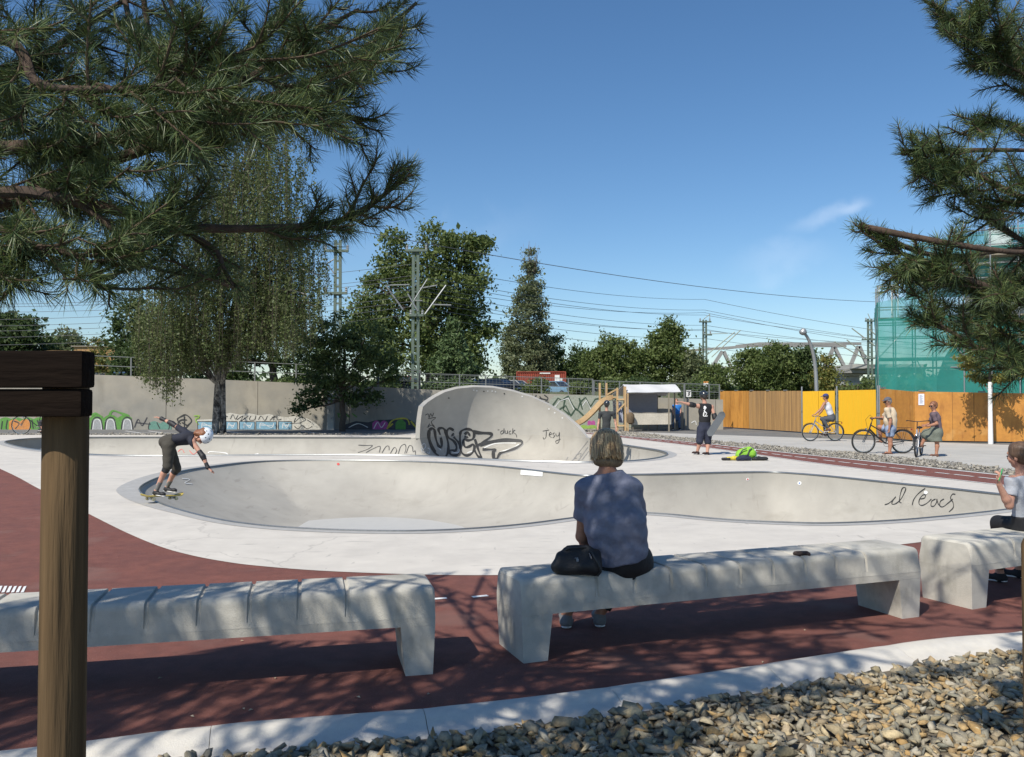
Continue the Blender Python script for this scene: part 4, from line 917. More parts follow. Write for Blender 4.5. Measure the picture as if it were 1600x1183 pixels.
# ================================================================ CARS, CONTAINER
def paint(nm, c): return mat(nm, c, .25, .04, 4, coat=.6)
def car(px, ytop, Y, rz, m, label, L=4.3, Hc=1.45):
    b = A(px, ytop, Y); b.z -= Hc; t = thing('parked_car', label, 'car', b, rz, 'cars parked behind the wall')
    s = L/4.3; W_ = .86
    body = [(-2.13, .35), (-2.15, .75), (-2.05, .92), (-1.5, .98), (1.9, .98), (2.1, .9), (2.14, .6), (2.1, .3), (1.75, .22), (-1.8, .22)]
    body = [(x*s, z) for x, z in body]
    lo = MB(); P = body; n = len(P); vs = []
    for y, k in ((-W_, .93), (-W_*.97, 1), (W_*.97, 1), (W_, .93)):
        vs += [(x*k if k < 1 else x, y, z if k == 1 else .6+(z-.6)*.9) for x, z in P]
    fs = [(i*n+j, i*n+(j+1) % n, (i+1)*n+(j+1) % n, (i+1)*n+j) for i in range(3) for j in range(n)]+[tuple(range(n)), tuple(3*n+j for j in range(n))]
    lo.add(vs, fs).build('body', m, t, smooth=True)
    g = [(-1.0, .97), (-.35, Hc-.06), (1.15, Hc-.06), (1.85, .97)]; MB().add([(x*s, sgn*(W_-.06 if z < 1.1 else W_-.2), z) for sgn in (-1, 1) for x, z in g], [(0, 1, 2, 3), (4, 5, 6, 7), (0, 1, 5, 4), (1, 2, 6, 5), (2, 3, 7, 6)]).build('window', M['glass'], t)
    r_ = MB().prism([(-.42*s, Hc-.075), (-.2*s, Hc), (1.0*s, Hc), (1.22*s, Hc-.075)], -W_+.19, W_-.19)
    for sg in (-1, 1):
        for (xa, za, xb, zb_) in ((-1.02, .97, -.35, Hc-.05), (1.15, Hc-.05, 1.87, .97), (.35, .97, .32, Hc-.05)): r_.bar((xa*s, sg*(W_-.05), za), (xb*s, sg*(W_-.19), zb_), .06)
    r_.build('roof', m, t)
    for x in (-1.35, 1.3):
        for sg in (-1, 1):
            w_ = MB().tube([(x*s, sg*(W_-.18), .31), (x*s, sg*(W_+.012), .31)], .31, 18).build('wheel', M['rubber'], t, smooth=True); MB().tube([(x*s, sg*(W_+.0), .31), (x*s, sg*(W_+.022), .31)], .19, 12).build('rim', M['galv'], w_, smooth=True)
    for sg in (-1, 1): MB().box((-2.05*s, sg*.6, .76), (.2, .36, .13), bev=.03).build('headlight', M['chrome'], t, smooth=True)
    MB().box((-2.145*s, 0, .5), (.05, .5, .11)).build('number_plate', M['white'], t)
    MB().box((-2.12*s, 0, .72), (.06, .7, .1)).build('grille', M['black'], t)
car(747, 592, 86, .5, paint('grey_car_paint', (.16, .17, .18)), 'grey estate car, leftmost of the cars seen above the shell')
car(781, 591, 84, math.pi-.6, paint('navy_car_paint', (.03, .045, .09)), 'dark blue estate car above the shell with its bonnet to the right', 4.6, 1.5)
car(807, 594, 88, math.pi-.6, paint('silver_car_paint', (.42, .43, .44)), 'silver car between the dark blue car and the fence bush')
car(870, 595.5, 80, math.pi-.75, paint('lightblue_car_paint', (.16, .27, .38)), 'light blue hatchback below the red container', 4.2, 1.5)
car(899, 597, 82, math.pi-.7, paint('black_car_paint', (.02, .022, .025)), 'black car with a pale roof, right of the light blue hatchback')
car(620, 592, 80, .6, paint('dark_car_paint', (.03, .035, .04)), 'dark car half hidden behind the mast foot')
car(636, 587.5, 95, 1.3, paint('red_car_paint', (.35, .06, .04)), 'red car beside the mast in front of the big poplar', 4.2, 1.6)
car(186, 581.5, 62, .15, paint('blue_car_paint', (.05, .12, .25)), 'blue car roof showing over the wall left of the birch')
car(150, 583, 75, .4, paint('grey2_car_paint', (.2, .2, .2)), 'grey car at far left beside the timber post')
cb = A(845, 581, 98); cw = (883-808)/F*98
ct = thing('shipping_container', 'rust red shipping container standing behind the parked cars', 'container', (cb.x, 98, cb.z-2.5))
M['cont'] = mat('container_red', (.30, .055, .03), .65, .15, 1, col2=(.24, .05, .03))
m = MB(); k = 26
vs = []; 
for i in range(k*4+1):
    ph = i % 4; y = -1.2 if ph in (0, 1) else -1.15; x = -cw/2+cw*i/(k*4); vs += [(x, y, .1), (x, y, 2.4)]
m.add(vs, [(2*i, 2*i+2, 2*i+3, 2*i+1) for i in range(k*4)]); m.box((0, .05, 1.25), (cw-.02, 2.3, 2.3)); m.build('body', M['cont'], ct, recalc=False)
fr = MB(); 
for z in (.05, 2.45): fr.box((0, -1.2, z), (cw+.1, .12, .12))
for x in (-cw/2, cw/2): fr.box((x, -1.2, 1.25), (.14, .13, 2.28))
fr.build('frame', M['cont'], ct)
MB().box((cw*.33, -1.225, 1.75), (.55, .02, .7)).box((cw*.33+.45, -1.225, 1.6), (.3, .02, .3)).build('marking', M['white'], ct); MB().box((cw*.08, -1.225+.0, 2.3), (1.2, .02, .14)).build('marking', M['white'], ct)
# ================================================================ MARKET STALL, SLIDE, SIGNS
Yt = 41.0
def tp(x, y, Y=Yt): return A(x, y, Y)
st = thing('market_stall', 'white canvas market stall with a grey back cloth beside the slide', 'stall', G(1010, 669))
SB = st.location.copy()
M['canvas'] = mat('white_canvas', (.62, .62, .62), .8, .05, 4, .2, 20, transl=.15); M['gcloth'] = mat('grey_back_cloth', (.30, .31, .36), .85, .08, 3, .3, 8, transl=.12); M['cloth'] = mat('cream_cloth', (.50, .46, .38), .9, .12, 4, .5, 8)
def quad(P, m, nm, par, base, th=.02, nx=16, nz=6, amp=.03):
    P = [Vector(p)-base for p in P]; vs = []; fs = []; nrm = (P[1]-P[0]).cross(P[3]-P[0]).normalized()
    for s in (0, 1):
        for j in range(nz+1):
            for i in range(nx+1):
                u, v_ = i/nx, j/nz; vs.append((P[0]*(1-u)+P[1]*u)*(1-v_)+(P[3]*(1-u)+P[2]*u)*v_+nrm*(amp*math.sin(u*13+v_*2)*(.3+math.sin(v_*3.1))+s*th))
    N_ = (nx+1)*(nz+1)
    for j in range(nz):
        for i in range(nx): a = j*(nx+1)+i; fs += [(a, a+1, a+nx+2, a+nx+1), (N_+a, N_+a+nx+1, N_+a+nx+2, N_+a+1)]
    return MB().add(vs, fs).build(nm, m, par, smooth=True, recalc=False)
quad([tp(981, 614, 40.2), tp(1064, 613, 40.2), tp(1055, 601.5, 41.2), tp(973, 601.5, 41.2)], M['canvas'], 'canopy', st, SB)
quad([tp(955, 617, 42.5), tp(1040, 618, 42.5), tp(1055, 601.2, 41.22), tp(973, 601.2, 41.22)], M['canvas'], 'canopy', st, SB)
quad([tp(976, 646, 42.3), tp(1027, 646, 42.3), tp(1027, 616, 42.3), tp(976, 616, 42.3)], M['gcloth'], 'back_cloth', st, SB, amp=.015)
quad([tp(975, 603, 41.1), tp(981, 614, 40.2), tp(976, 617, 42.3), tp(975, 604, 41.3)], M['canvas'], 'canopy_end', st, SB, amp=0)
for x, y0, Y in ((975, 601.5, 41.15), (1054, 603, 41.15), (981, 614, 40.25), (1045, 613.5, 40.25), (977, 617, 42.4), (1027, 617, 42.4)):
    a = tp(x, y0, Y); MB().bar((a.x-SB.x, Y-SB.y, 0-SB.z), (a.x-SB.x, Y-SB.y, a.z-.02), .06).build('post', M['newwood'] if x < 985 else M['deck'], st)
tb = thing('stall_table', 'trestle table under a cream cloth inside the market stall', 'table', G(1017, 668))
TB = tb.location.copy()
a, b = tp(985, 647, 40.6), tp(1049, 646, 40.6)
MB().box(((a.x+b.x)/2-TB.x, 40.9-TB.y, .84), (b.x-a.x, .7, .04)).build('tabletop', M['newwood'], tb)
quad([(a.x, 40.52, .32), (b.x, 40.52, .34), (b.x, 40.52, .87), (a.x, 40.52, .87)], M['cloth'], 'cloth', tb, TB, amp=.02); quad([(a.x, 40.5, .88), (b.x, 40.5, .88), (b.x, 41.3, .88), (a.x, 41.3, .88)], M['cloth'], 'cloth', tb, TB, amp=.004)
for x in (990, 1005, 1014, 1045):
    p = tp(x, 660, 40.8); MB().bar((p.x-TB.x-.05, p.y-TB.y, -TB.z), (p.x-TB.x+.05, p.y-TB.y, .82), .035).build('leg', M['deck'], tb)
# chair-like brown bag/figure at the table end
q = tp(985, 655, 40.3); bag = thing('sack', 'brown cloth sack hanging at the left end of the stall table', 'sack', (q.x, 40.3, 0))
MB().lathe([(.06, .35), (.17, .42), (.2, .6), (.19, .8), (.1, .9), (.03, .92)], (0, 0, 0), 14).build('sack_body', mat('brown_cloth', (.12, .085, .05), .9, .3, 6), bag, smooth=True)
for dx in (-.12, .12): MB().bar((dx, 0, 0), (dx, 0, .36), .03).build('leg', M['deck'], bag)
sl_ = thing('wooden_slide', 'light timber play slide with a ladder frame beside the market stall', 'slide', G(925, 669)); LB = sl_.location.copy()
cp = [(897, 664), (905, 662), (915, 656), (928, 644), (938, 633), (946, 626.5), (958, 622)]
cpts = cat_rom([tuple(A(x, y, 39.6+ (i*.18))) for i, (x, y) in enumerate(cp)], 5)
vs = []; fs = []
for i, p in enumerate(cpts):
    t_ = cpts[min(i+1, len(cpts)-1)]-cpts[max(i-1, 0)]; t_ = Vector(t_).normalized(); sd_ = Vector((t_.y*.3+.15, 1, 0)).normalized(); up_ = sd_.cross(t_).normalized(); up_ = up_ if up_.z > 0 else -up_
    p = Vector(p)-LB
    for s, u in ((-.32, .17), (-.28, .17), (-.26, .0), (.26, .0), (.28, .17), (.32, .17), (.32, -.06), (-.32, -.06)): vs.append(p+sd_*s+up_*u)
for i in range(len(cpts)-1):
    for k in range(8): fs.append((i*8+k, i*8+(k+1) % 8, (i+1)*8+(k+1) % 8, (i+1)*8+k))
fs += [tuple(range(8)), tuple((len(cpts)-1)*8+k for k in range(8))]
MB().add(vs, fs).build('chute', M['newwood'], sl_, smooth=True, ang=30)
for x, y0, Y in ((937, 598.5, 40.7), (947.5, 598.5, 41.3), (964.5, 606, 40.6), (977, 604, 40.3)):
    p = A(x, y0, Y); MB().box((p.x-LB.x, Y-LB.y, p.z/2), (.09, .09, p.z)).build('post', M['newwood'], sl_)
for a, b in (((948, 617, 40.65), (964, 608, 40.65)), ((964, 644, 40.5), (977, 630, 40.3)), ((964, 624, 40.55), (977, 624, 40.35)), ((964, 665, 40.55), (977, 665, 40.35)), ((958, 621, 40.7), (965, 621, 40.7))):
    MB().bar(A(*a)-LB, A(*b)-LB, .07).build('brace', M['newwood'], sl_)
ct_ = thing('hanging_cloth', 'white and bluish cloth hung between the slide posts and stall', 'cloth', G(970, 669))
CB = ct_.location.copy()
quad([A(959, 659, 41.0), A(963, 660, 41.0), A(962, 626, 41.0), A(957, 626, 41.0)], M['canvas'], 'cloth', ct_, CB, nx=6); quad([A(967, 660, 41.2), A(974, 661, 41.2), A(971, 628, 41.2), A(966, 628, 41.2)], mat('blue_white_cloth', (.45, .48, .58), .8, .1), 'cloth', ct_, CB, nx=6)
MB().bar(A(956, 626, 41.1)-CB, A(976, 626, 41.1)-CB, .03).build('hanging_rail', M['deck'], ct_)
def toy():
    v = G(905, 667.5); t = thing('toy_truck', 'small yellow toy truck at the foot of the slide', 'toy', v)
    MB().box((0, 0, .2), (.62, .3, .14), bev=.02).box((.18, 0, .33), (.22, .26, .16), bev=.03).add([(-.3, -.15, .27), (0, -.15, .27), (0, .15, .27), (-.3, .15, .27), (-.36, -.17, .40), (.04, -.17, .36), (.04, .17, .36), (-.36, .17, .40)], [(0, 1, 2, 3), (0, 1, 5, 4), (1, 2, 6, 5), (2, 3, 7, 6), (3, 0, 4, 7)]).build('body', P_['yellow'], t)
    for x in (-.2, .2):
        for y in (-.15, .15): MB().tube([(x, y-.03, .1), (x, y+.03, .1)], .1, 12).build('wheel', M['rubber'], t, smooth=True)
toy()
def sign(px, yb, yt, w, h, label, face):
    b = G(px, yb); t = thing('sign_post', label, 'sign', b); z1 = A(px, yt, b.y).z; MB().tube([(0, 0, 0), (0, 0, z1-.02)], .03, 8).build('pole', M['galv'], t, smooth=True)
    MB().box((0, -.05, z1-h/2), (w, .02, h), bev=.004).build('plate', M['white'], t)
    m = MB()
    for a, b_ in face: m.bar((a[0]*w, -.064, z1-h+a[1]*h), (b_[0]*w, -.064, z1-h+b_[1]*h), .035, .008, Vector((0, 1, 0)))
    m.build('pictogram', M['black'], t)
sign(1076, 667, 610, .27, .37, 'small white notice board with a black symbol, right of the blue-shirted man', [((-.22, .25), (.15, .3)), ((.15, .3), (.25, .8)), ((-.1, .5), (.1, .75)), ((-.3, .8), (0, .8)), ((-.05, .2), (.02, .5))])
v = A(1103, 603, 60); sg = thing('warning_sign', 'white sign with an orange top strip on a post above the hoarding', 'sign', (v.x, 60, 1.9))
MB().box((0, 0, v.z-1.9-.1), (.34, .03, .62)).build('plate', M['white'], sg); MB().box((0, -.004, v.z-1.9+.26), (.36, .034, .12)).build('strip', P_['orange'], sg)
MB().box((0, -.02, v.z-1.9-.15), (.12, .012, .2)).build('pictogram', M['black'], sg); MB().tube([(0, .05, 0), (0, .05, v.z-1.9+.3)], .04, 8).build('pole', M['galv'], sg)
sg2 = G(1066.5, 668); p_ = MB().tube([(0, 0, 0), (0, 0, 2.3)], .05, 8).build('steel_post', M['fence']); p_.location = (A(1070, 600, 42.6).x, 42.7, 0); tag(p_, 'dark steel post on the wall line between the blue-shirted man and the white notice', 'post')
# far building left
fbd = thing('low_building', 'low orange-brown building glimpsed over the wall at far left', 'building', A(160, 600, 95))
MB().box((0, 0, 2.6), (4.5, 4, 2.9)).build('wall', M['osb_b'], fbd); MB().box((0, 0, 4.12), (4.9, 4.4, .12)).build('roof', M['deck'], fbd)
MB().box((0, -2.01, 2.9), (1.6, .06, .8)).build('window', M['glass'], fbd)
# ================================================================ TREES
LEAF = {}
def leafmat(nm, cols, tr=.38): LEAF[nm] = mat(nm, (.1, .1, .1), .55, .25, 2.5, island=cols, transl=tr, spec=.35)
leafmat('leaf_mid', [(.085,.125,.034),(.125,.17,.05),(.17,.21,.068),(.10,.14,.042)])
leafmat('leaf_dark', [(.048,.080,.026),(.075,.115,.038),(.105,.15,.05)])
leafmat('leaf_grey', [(.12,.15,.07),(.16,.19,.09),(.22,.24,.13),(.10,.13,.06)])
leafmat('leaf_yellow', [(.19,.18,.045),(.12,.16,.04),(.26,.21,.055),(.14,.18,.05)])
leafmat('leaf_birch', [(.072,.105,.032),(.10,.135,.042),(.15,.17,.065),(.055,.08,.026)], .3)
leafmat('leaf_conifer', [(.055,.095,.036),(.085,.135,.048),(.12,.17,.062)], .1)
def cards(P, size, nrm_bias=.0, aspect=1.6, rngsz=.35):
    n = len(P); a = rng.normal(size=(n, 3)); a /= np.linalg.norm(a, axis=1)[:, None]; b = rng.normal(size=(n, 3)); b -= a*(a*b).sum(1)[:, None]; b /= np.linalg.norm(b, axis=1)[:, None]
    s = size*np.exp(rng.normal(0, rngsz, n))[:, None]/2
    # pointed leaf: diamond folded a little
    V = np.stack([P-a*s*aspect, P+b*s, P+a*s*aspect, P-b*s], 1).reshape(-1, 3); i = np.arange(n)[:, None]*4
    return V, i+np.array([[0, 1, 2, 3]])
def limb(m, a, b, r0, r1, n=7, wob=.06, seg=7):
    a, b = Vector(a), Vector(b); L = (b-a).length; pts = []
    for i in range(n+1):
        t = i/n; p = a.lerp(b, t); k = math.sin(math.pi*t)*L*wob
        pts.append(p+Vector((random.uniform(-k, k), random.uniform(-k, k), random.uniform(-k, k)*.5)))
    m.tube(pts, [r0+(r1-r0)*i/n for i in range(n+1)], seg); return pts
def tree(name, label, cat_, base, Y, blobs, leaf, lsz, dens, trunk_r=.2, group=None, clump=.9, tm=None, shell=.75, zr=None):
    """blobs in photo pixels (x,y,rx,ry) turned into real ellipsoids round the trunk at depth Y"""
    b = A(base[0], base[1], Y); t = thing(name, label, cat_, b, 0, group); Ps = []; tm_ = MB(); main = []
    E = []
    for i, (px, py, rx, ry) in enumerate(blobs):
        dyy = random.uniform(-.5, .5)*(rx*Y/F); c_ = A(px, py, Y+dyy); rx_, rz_ = rx*Y/F, ry*Y/F; E.append((c_-b, rx_, min(rx_, (rx_+rz_)/2)*.95, rz_))
    zt = max(e[0].z+e[3]*.6 for e in E); cx = sum(e[0].x*e[1]*e[3] for e in E)/sum(e[1]*e[3] for e in E)
    for e in E:
        c_, rx_, ry_, rz_ = e; area_ = (rx_*rz_*math.pi); nc = max(5, int(area_*dens/(clump**2)))
        d = rng.normal(size=(nc, 3)); d /= np.linalg.norm(d, axis=1)[:, None]; r_ = rng.uniform(0, 1, nc)**(1/3.)*(1-shell)+shell*rng.uniform(.55, 1.0, nc)
        cc = np.array(c_)+d*r_[:, None]*np.array([rx_, ry_, rz_])
        for c2 in cc:
            nl = int(rng.uniform(.4, 1.3)*104); cs = clump*rng.uniform(.45, 1.1)*.5
            Ps.append(c2+rng.normal(size=(nl, 3))*cs*np.array([1, 1, .7]))
    P = np.concatenate(Ps); V_, F_ = cards(P, lsz*.64); crown = np_mesh('crown', V_, F_, leaf, t)
    # trunk and limbs
    limb(tm_, (0, 0, -.2), (cx*.5, 0, zt*.55), trunk_r, trunk_r*.55, 8, .02, 9); limb(tm_, (cx*.5, 0, zt*.55), (cx*.7, 0, zt*.95), trunk_r*.52, trunk_r*.1, 6, .03)
    for e in E:
        c_ = e[0]; z0 = min(max(.25*zt, c_.z*.55), zt*.6); p0 = (cx*.5*z0/(zt*.55), 0, z0); limb(tm_, p0, c_, trunk_r*.35, trunk_r*.1, 6, .07)
        for _ in range(3):
            d = Vector(rng.normal(size=3)).normalized(); limb(tm_, c_.lerp(Vector(p0), .3), c_+Vector((d.x*e[1], d.y*e[2], d.z*e[3]))*.85, trunk_r*.13, trunk_r*.03, 4, .08, 5)
    tm_.build('trunk', tm or M['trunk'], t, smooth=True)
    return t
G1 = 'leafy trees behind the wall and parked cars'
tree('leafy_tree', 'dark bushy tree at the far left edge above the timber rail', 'tree', (25, 600), 66, [(15,530,50,42),(-40,525,50,50),(55,545,35,35),(30,508,25,20),(80,560,20,25)], LEAF['leaf_dark'], .26, 2.2, .25, G1)
tree('leafy_tree', 'pale distant round tree just right of the far-left tree', 'tree', (110, 600), 110, [(105,540,32,24),(125,552,18,18),(85,550,18,22)], LEAF['leaf_grey'], .35, 2.2, .25, G1, 1.2)
tree('leafy_tree', 'small yellowish tree low behind the railing at left', 'tree', (157, 600), 75, [(156,550,14,20),(152,572,14,22),(162,575,12,18)], LEAF['leaf_yellow'], .2, 2.4, .14, G1)
tree('leafy_tree', 'full dark green tree directly left of the weeping birch', 'tree', (200, 600), 58, [(190,520,22,35),(215,500,28,45),(200,565,34,38),(240,560,40,45),(262,520,40,50)], LEAF['leaf_dark'], .20, 2.4, .25, G1)
tree('leafy_tree', 'dark green tree mass seen through the right of the birch', 'tree', (430, 600), 60, [(400,500,50,60),(450,520,45,60),(480,560,40,50),(370,560,50,45),(330,570,50,40),(300,560,30,40),(500,585,30,35)], LEAF['leaf_dark'], .20, 1.7, .3, G1)
tree('poplar_tree', 'big spreading poplar behind the railway mast, tallest in the middle', 'tree', (672, 615), 76,
  [(615,392,22,34),(603,408,18,22),(628,420,22,30),(680,375,30,26),(697,392,38,28),(672,410,26,30),(735,385,24,20),(722,402,26,24),(738,378,10,8),(752,382,7,5),(640,450,50,38),(700,445,45,42),(730,455,36,42),(752,440,20,24),(600,447,28,20),(585,440,14,8),(585,480,38,32),(560,500,30,30),(640,500,60,40),(700,500,55,45),(735,490,26,32),(575,535,46,40),(640,555,65,50),(705,560,50,48),(730,545,25,40),(754,519,12,8),(768,516,8,6),(745,560,12,30)], LEAF['leaf_mid'], .26, 2.5, .45, None, 1.25)
tree('columnar_poplar', 'tall narrow columnar poplar standing alone right of the big poplar', 'tree', (826, 612), 103,
  [(828,408,9,20),(829,436,17,26),(824,465,22,28),(838,470,14,22),(826,500,30,30),(818,530,34,30),(843,535,20,34),(800,525,14,16),(826,565,42,32),(797,560,16,34),(845,580,20,30),(830,590,42,22)], LEAF['leaf_grey'], .24, 2.7, .3, None, 1.0)
m_ = MB(); tb_ = [o for o in C.objects if o.name.startswith('columnar_poplar')][0]
for i in range(26):
    x0 = random.gauss(829, 5); a = A(x0, 418+random.uniform(-4, 16), 103)-tb_.location; b = A(829+(x0-829)*1.7+random.gauss(0, 2), random.uniform(374, 402), 103+random.uniform(-.6, .6))-tb_.location; limb(m_, a, b, .035, .012, 4, .04, 4)
m_.build('bare_twigs', mat('dead_twig', (.17, .13, .10), .9, .2), tb_)
for lb, y0, bl_, lf, gr in [
  ('pointed dark tree immediately right of the columnar poplar', 106, [(866,545,8,26),(870,575,18,30),(862,590,15,22)], 'leaf_mid', G1),
  ('small rounded dark tree above the red container end', 106, [(900,560,16,22),(895,585,24,26),(912,580,16,28),(885,595,15,18)], 'leaf_dark', G1),
  ('rounded tree above the wooden slide', 86, [(945,545,22,22),(962,548,20,18),(940,575,30,28),(965,580,28,30),(925,570,15,25),(985,555,20,22),(998,575,20,30)], 'leaf_mid', G1),
  ('tall peaked tree behind the market stall', 86, [(1045,512,12,18),(1035,530,20,22),(1055,535,16,24),(1040,560,34,34),(1012,580,30,30),(1062,575,22,34),(1020,548,20,22)], 'leaf_mid', G1),
  ('pale green rounded tree left of the thin middle mast', 84, [(1085,565,16,24),(1078,590,22,26),(1095,585,14,26)], 'leaf_grey', G1),
  ('low bright green bush under the bridge, right of the middle mast', 70, [(1120,590,20,20),(1135,600,14,14),(1105,600,18,18)], 'leaf_mid', G1),
  ('left of three dense trees behind the orange hoarding', 62, [(1165,572,22,26),(1178,560,18,18),(1172,595,26,22),(1190,580,18,30)], 'leaf_mid', 'dense trees behind the orange hoarding'),
  ('middle and tallest of three dense trees behind the orange hoarding', 60, [(1212,562,18,24),(1200,580,20,32),(1222,552,12,14),(1225,580,20,34),(1212,600,26,18)], 'leaf_mid', 'dense trees behind the orange hoarding'),
  ('right of three dense trees behind the orange hoarding, beside the lamp post', 61, [(1250,560,16,20),(1242,580,18,30),(1262,575,18,32),(1250,602,24,14)], 'leaf_dark', 'dense trees behind the orange hoarding'),
  ('slender yellowing tree just right of the lamp post', 58, [(1290,575,12,16),(1286,595,16,20),(1298,598,10,18)], 'leaf_yellow', None),
  ('low green shrub in front of the viaduct pier', 64, [(1318,612,14,9),(1340,612,22,10),(1360,605,12,14)], 'leaf_mid', None)]:
    x = sum(q[0] for q in bl_)/len(bl_); tree('leafy_tree' if 'bush' not in lb and 'shrub' not in lb else 'shrub', lb, 'tree' if 'bush' not in lb and 'shrub' not in lb else 'shrub', (x, 618), y0, bl_, LEAF[lf], .0026*y0, 3.4, .18, gr, .011*y0)
# shrubs along the fence
for i, (px, py, rx, ry, Y, lf, lb) in enumerate([(838,603,20,12,60,'leaf_mid','low shrub on the fence in front of the light blue car'),(600,608,28,14,50,'leaf_dark','dark shrub behind the railing left of the mast'),(560,612,26,14,50,'leaf_mid','green shrub behind the railing under the dark tree'),(450,606,26,14,50,'leaf_mid','bright green shrub over the wall right of the birch trunk'),(905,605,16,9,62,'leaf_mid','low shrub in front of the black car'),(1000,606,36,14,56,'leaf_dark','wide dark shrub behind the stall roof'),(1090,612,30,14,52,'leaf_dark','dark shrub on the wall near the white sign'),(770,604,20,9,95,'leaf_mid','hedge patch behind the grey estate car'),(250,592,30,14,55,'leaf_mid','shrub above the wall left of the birch trunk'),(955,603,18,12,58,'leaf_mid','shrub behind the slide posts')]):
    tree('shrub', lb, 'shrub', (px, py+ry), Y, [(px,py,rx*.7,ry),(px-rx*.5,py+ry*.3,rx*.5,ry*.7),(px+rx*.5,py+ry*.25,rx*.5,ry*.75)], LEAF[lf], .15, 4, .05, 'shrubs along the wall fence', .5)
# far wood closing the horizon
Pw = []
for i in range(520):
    x = rng.uniform(-150, 150); y = rng.uniform(125, 160); h = 3.2+1.3*math.sin(x*.11)+1.0*math.sin(x*.37+2)+.8*math.sin(x*.9); n_l = 70
    c0 = np.array([x, y, 2.0+rng.uniform(0, max(.5, h-2.0))]); Pw.append(c0+rng.normal(size=(n_l, 3))*np.array([1.6, 1.6, .75]))
V_, F_ = cards(np.concatenate(Pw), .6); tag(np_mesh('distant_woods', V_, F_, LEAF['leaf_dark']), kind='stuff')
# dark maple with trunk in front of the wall
Ym = 40.5; mp = tree('leafy_tree', 'dark broad-leaved tree with low hanging branches in front of the wall', 'tree', (535, 668), Ym,
  [(530,520,36,34),(500,545,40,34),(570,530,36,34),(560,570,50,36),(505,585,36,28),(600,570,22,24),(480,612,26,9),(500,625,20,8),(575,618,18,14),(560,630,14,10),(530,600,30,22),(470,640,10,8),(612,590,14,14)], LEAF['leaf_dark'], .13, 1.6, .16, None, .55, shell=.7)
# fir-like conifer leaning over the wall
cf = thing('conifer_tree', 'young dense conifer growing over the wall top beside the shell', 'tree', A(708, 622, 45.5)); B0 = cf.location; Pc = []; tm_ = MB()
hC = A(704, 503, 45.5).z-B0.z
limb(tm_, (0, 0, -.3), (0, 0, hC), .12, .02, 8, .005)
for i in range(230):
    z = hC*(1-rng.uniform(0, 1)**.62)*1.02; rr = (hC-z)/hC*1.75+.12; rr = min(rr, 1.72); a = rng.uniform(0, 6.28); L = rr*rng.uniform(.65, 1.08)
    tipz = z+.30*L if z > hC*.25 else z-.25*L; tip = Vector((math.cos(a)*L, math.sin(a)*L, tipz)); 
    if i % 2 == 0: limb(tm_, (0, 0, z), tip, .02, .006, 4, .03, 4)
    for k in range(5):
        u = rng.uniform(.25, 1.0); p = np.array(Vector((0, 0, z)).lerp(tip, u)); Pc.append(p+rng.normal(size=(34, 3))*np.array([.11, .11, .15]))
V_, F_ = cards(np.concatenate(Pc), .062, aspect=3.0); np_mesh('crown', V_, F_, LEAF['leaf_conifer'], cf); tm_.build('trunk', M['trunk'], cf, smooth=True)
# ---------------------------------------------------------------- weeping birch
Yb = 38.0; bt = thing('weeping_birch', 'large weeping birch with hanging strands and a pale dark-scarred trunk', 'tree', G(341, 677.5)); B0 = bt.location
def bl(px, py, d=0): return A(px, py, Yb+d)-B0
M['birchbark'] = mat('birch_bark', (.40, .38, .34), .8, .2, 6, .4, 30, col2=(.04, .035, .03), stretch=(1, 1, .45), layers=stains(3.2, .47, .95, (.15, .13, .12), (1, 1, 2.6)))
tr = MB(); limb(tr, (-.12, 0, -.1), bl(344, 500), .17, .13, 9, .012, 12); limb(tr, bl(344, 500), bl(352, 330), .125, .08, 8, .02, 9); limb(tr, bl(352, 330), bl(395, 200), .08, .03, 8, .03, 8)
limb(tr, (.17, .12, -.1), bl(349, 560, .2), .15, .11, 7, .012, 10); limb(tr, bl(349, 560, .2), bl(378, 400, .4), .10, .05, 7, .04, 8)
Ptips = []; twm = MB()
ends = [(410,192),(440,215),(380,230),(350,250),(320,280),(300,320),(440,260),(455,300),(420,290),(470,340),(270,370),(250,420),(240,460),(490,390),(500,430),(480,460),(230,500),(290,440),(320,400),(380,340),(430,380),(400,440),(360,470),(460,420),(260,520),(300,520),(440,480),(225,540),(500,480)]
lims = []
for ex, ey in ends:
    d = random.uniform(-5.2, -.3); t0 = random.uniform(.15, .8); y0 = min(600, ey+60+random.uniform(20, 120)); st_ = bl(345+(ex-345)*.06, max(y0, 330)); e_ = bl(ex, ey, d)
    mid = st_.lerp(e_, .6)+Vector((0, 0, abs(e_.x-st_.x)*.22)); pts = [Vector(p) for p in cat_rom([tuple(st_), tuple(mid), tuple(e_)], 6)]
    tr.tube(pts, [.06-.045*i/len(pts) for i in range(len(pts))], 6); lims.append(pts)
tr.build('trunk', M['birchbark'], bt, smooth=True)
bs_ = []
def strand(p, L, sway):
    n = max(4, int(L/.35)); P = []; dx, dy = rng.normal(0, sway, 2); c_ = p.copy()
    for i in range(n+1):
        t = i/n; P.append(p+np.array([dx*math.sin(t*1.57)*.6, dy*math.sin(t*1.57)*.6, .25*math.sin(min(t*4, 1.57))*min(1, L)-L*t**1.15])+rng.normal(0, .012, 3))
    return P
def low(px): return np.interp(px, [195, 215, 240, 270, 290, 305, 330, 360, 400, 440, 480, 510], [500, 600, 625, 650, 590, 600, 585, 600, 560, 580, 560, 500])
LP = []
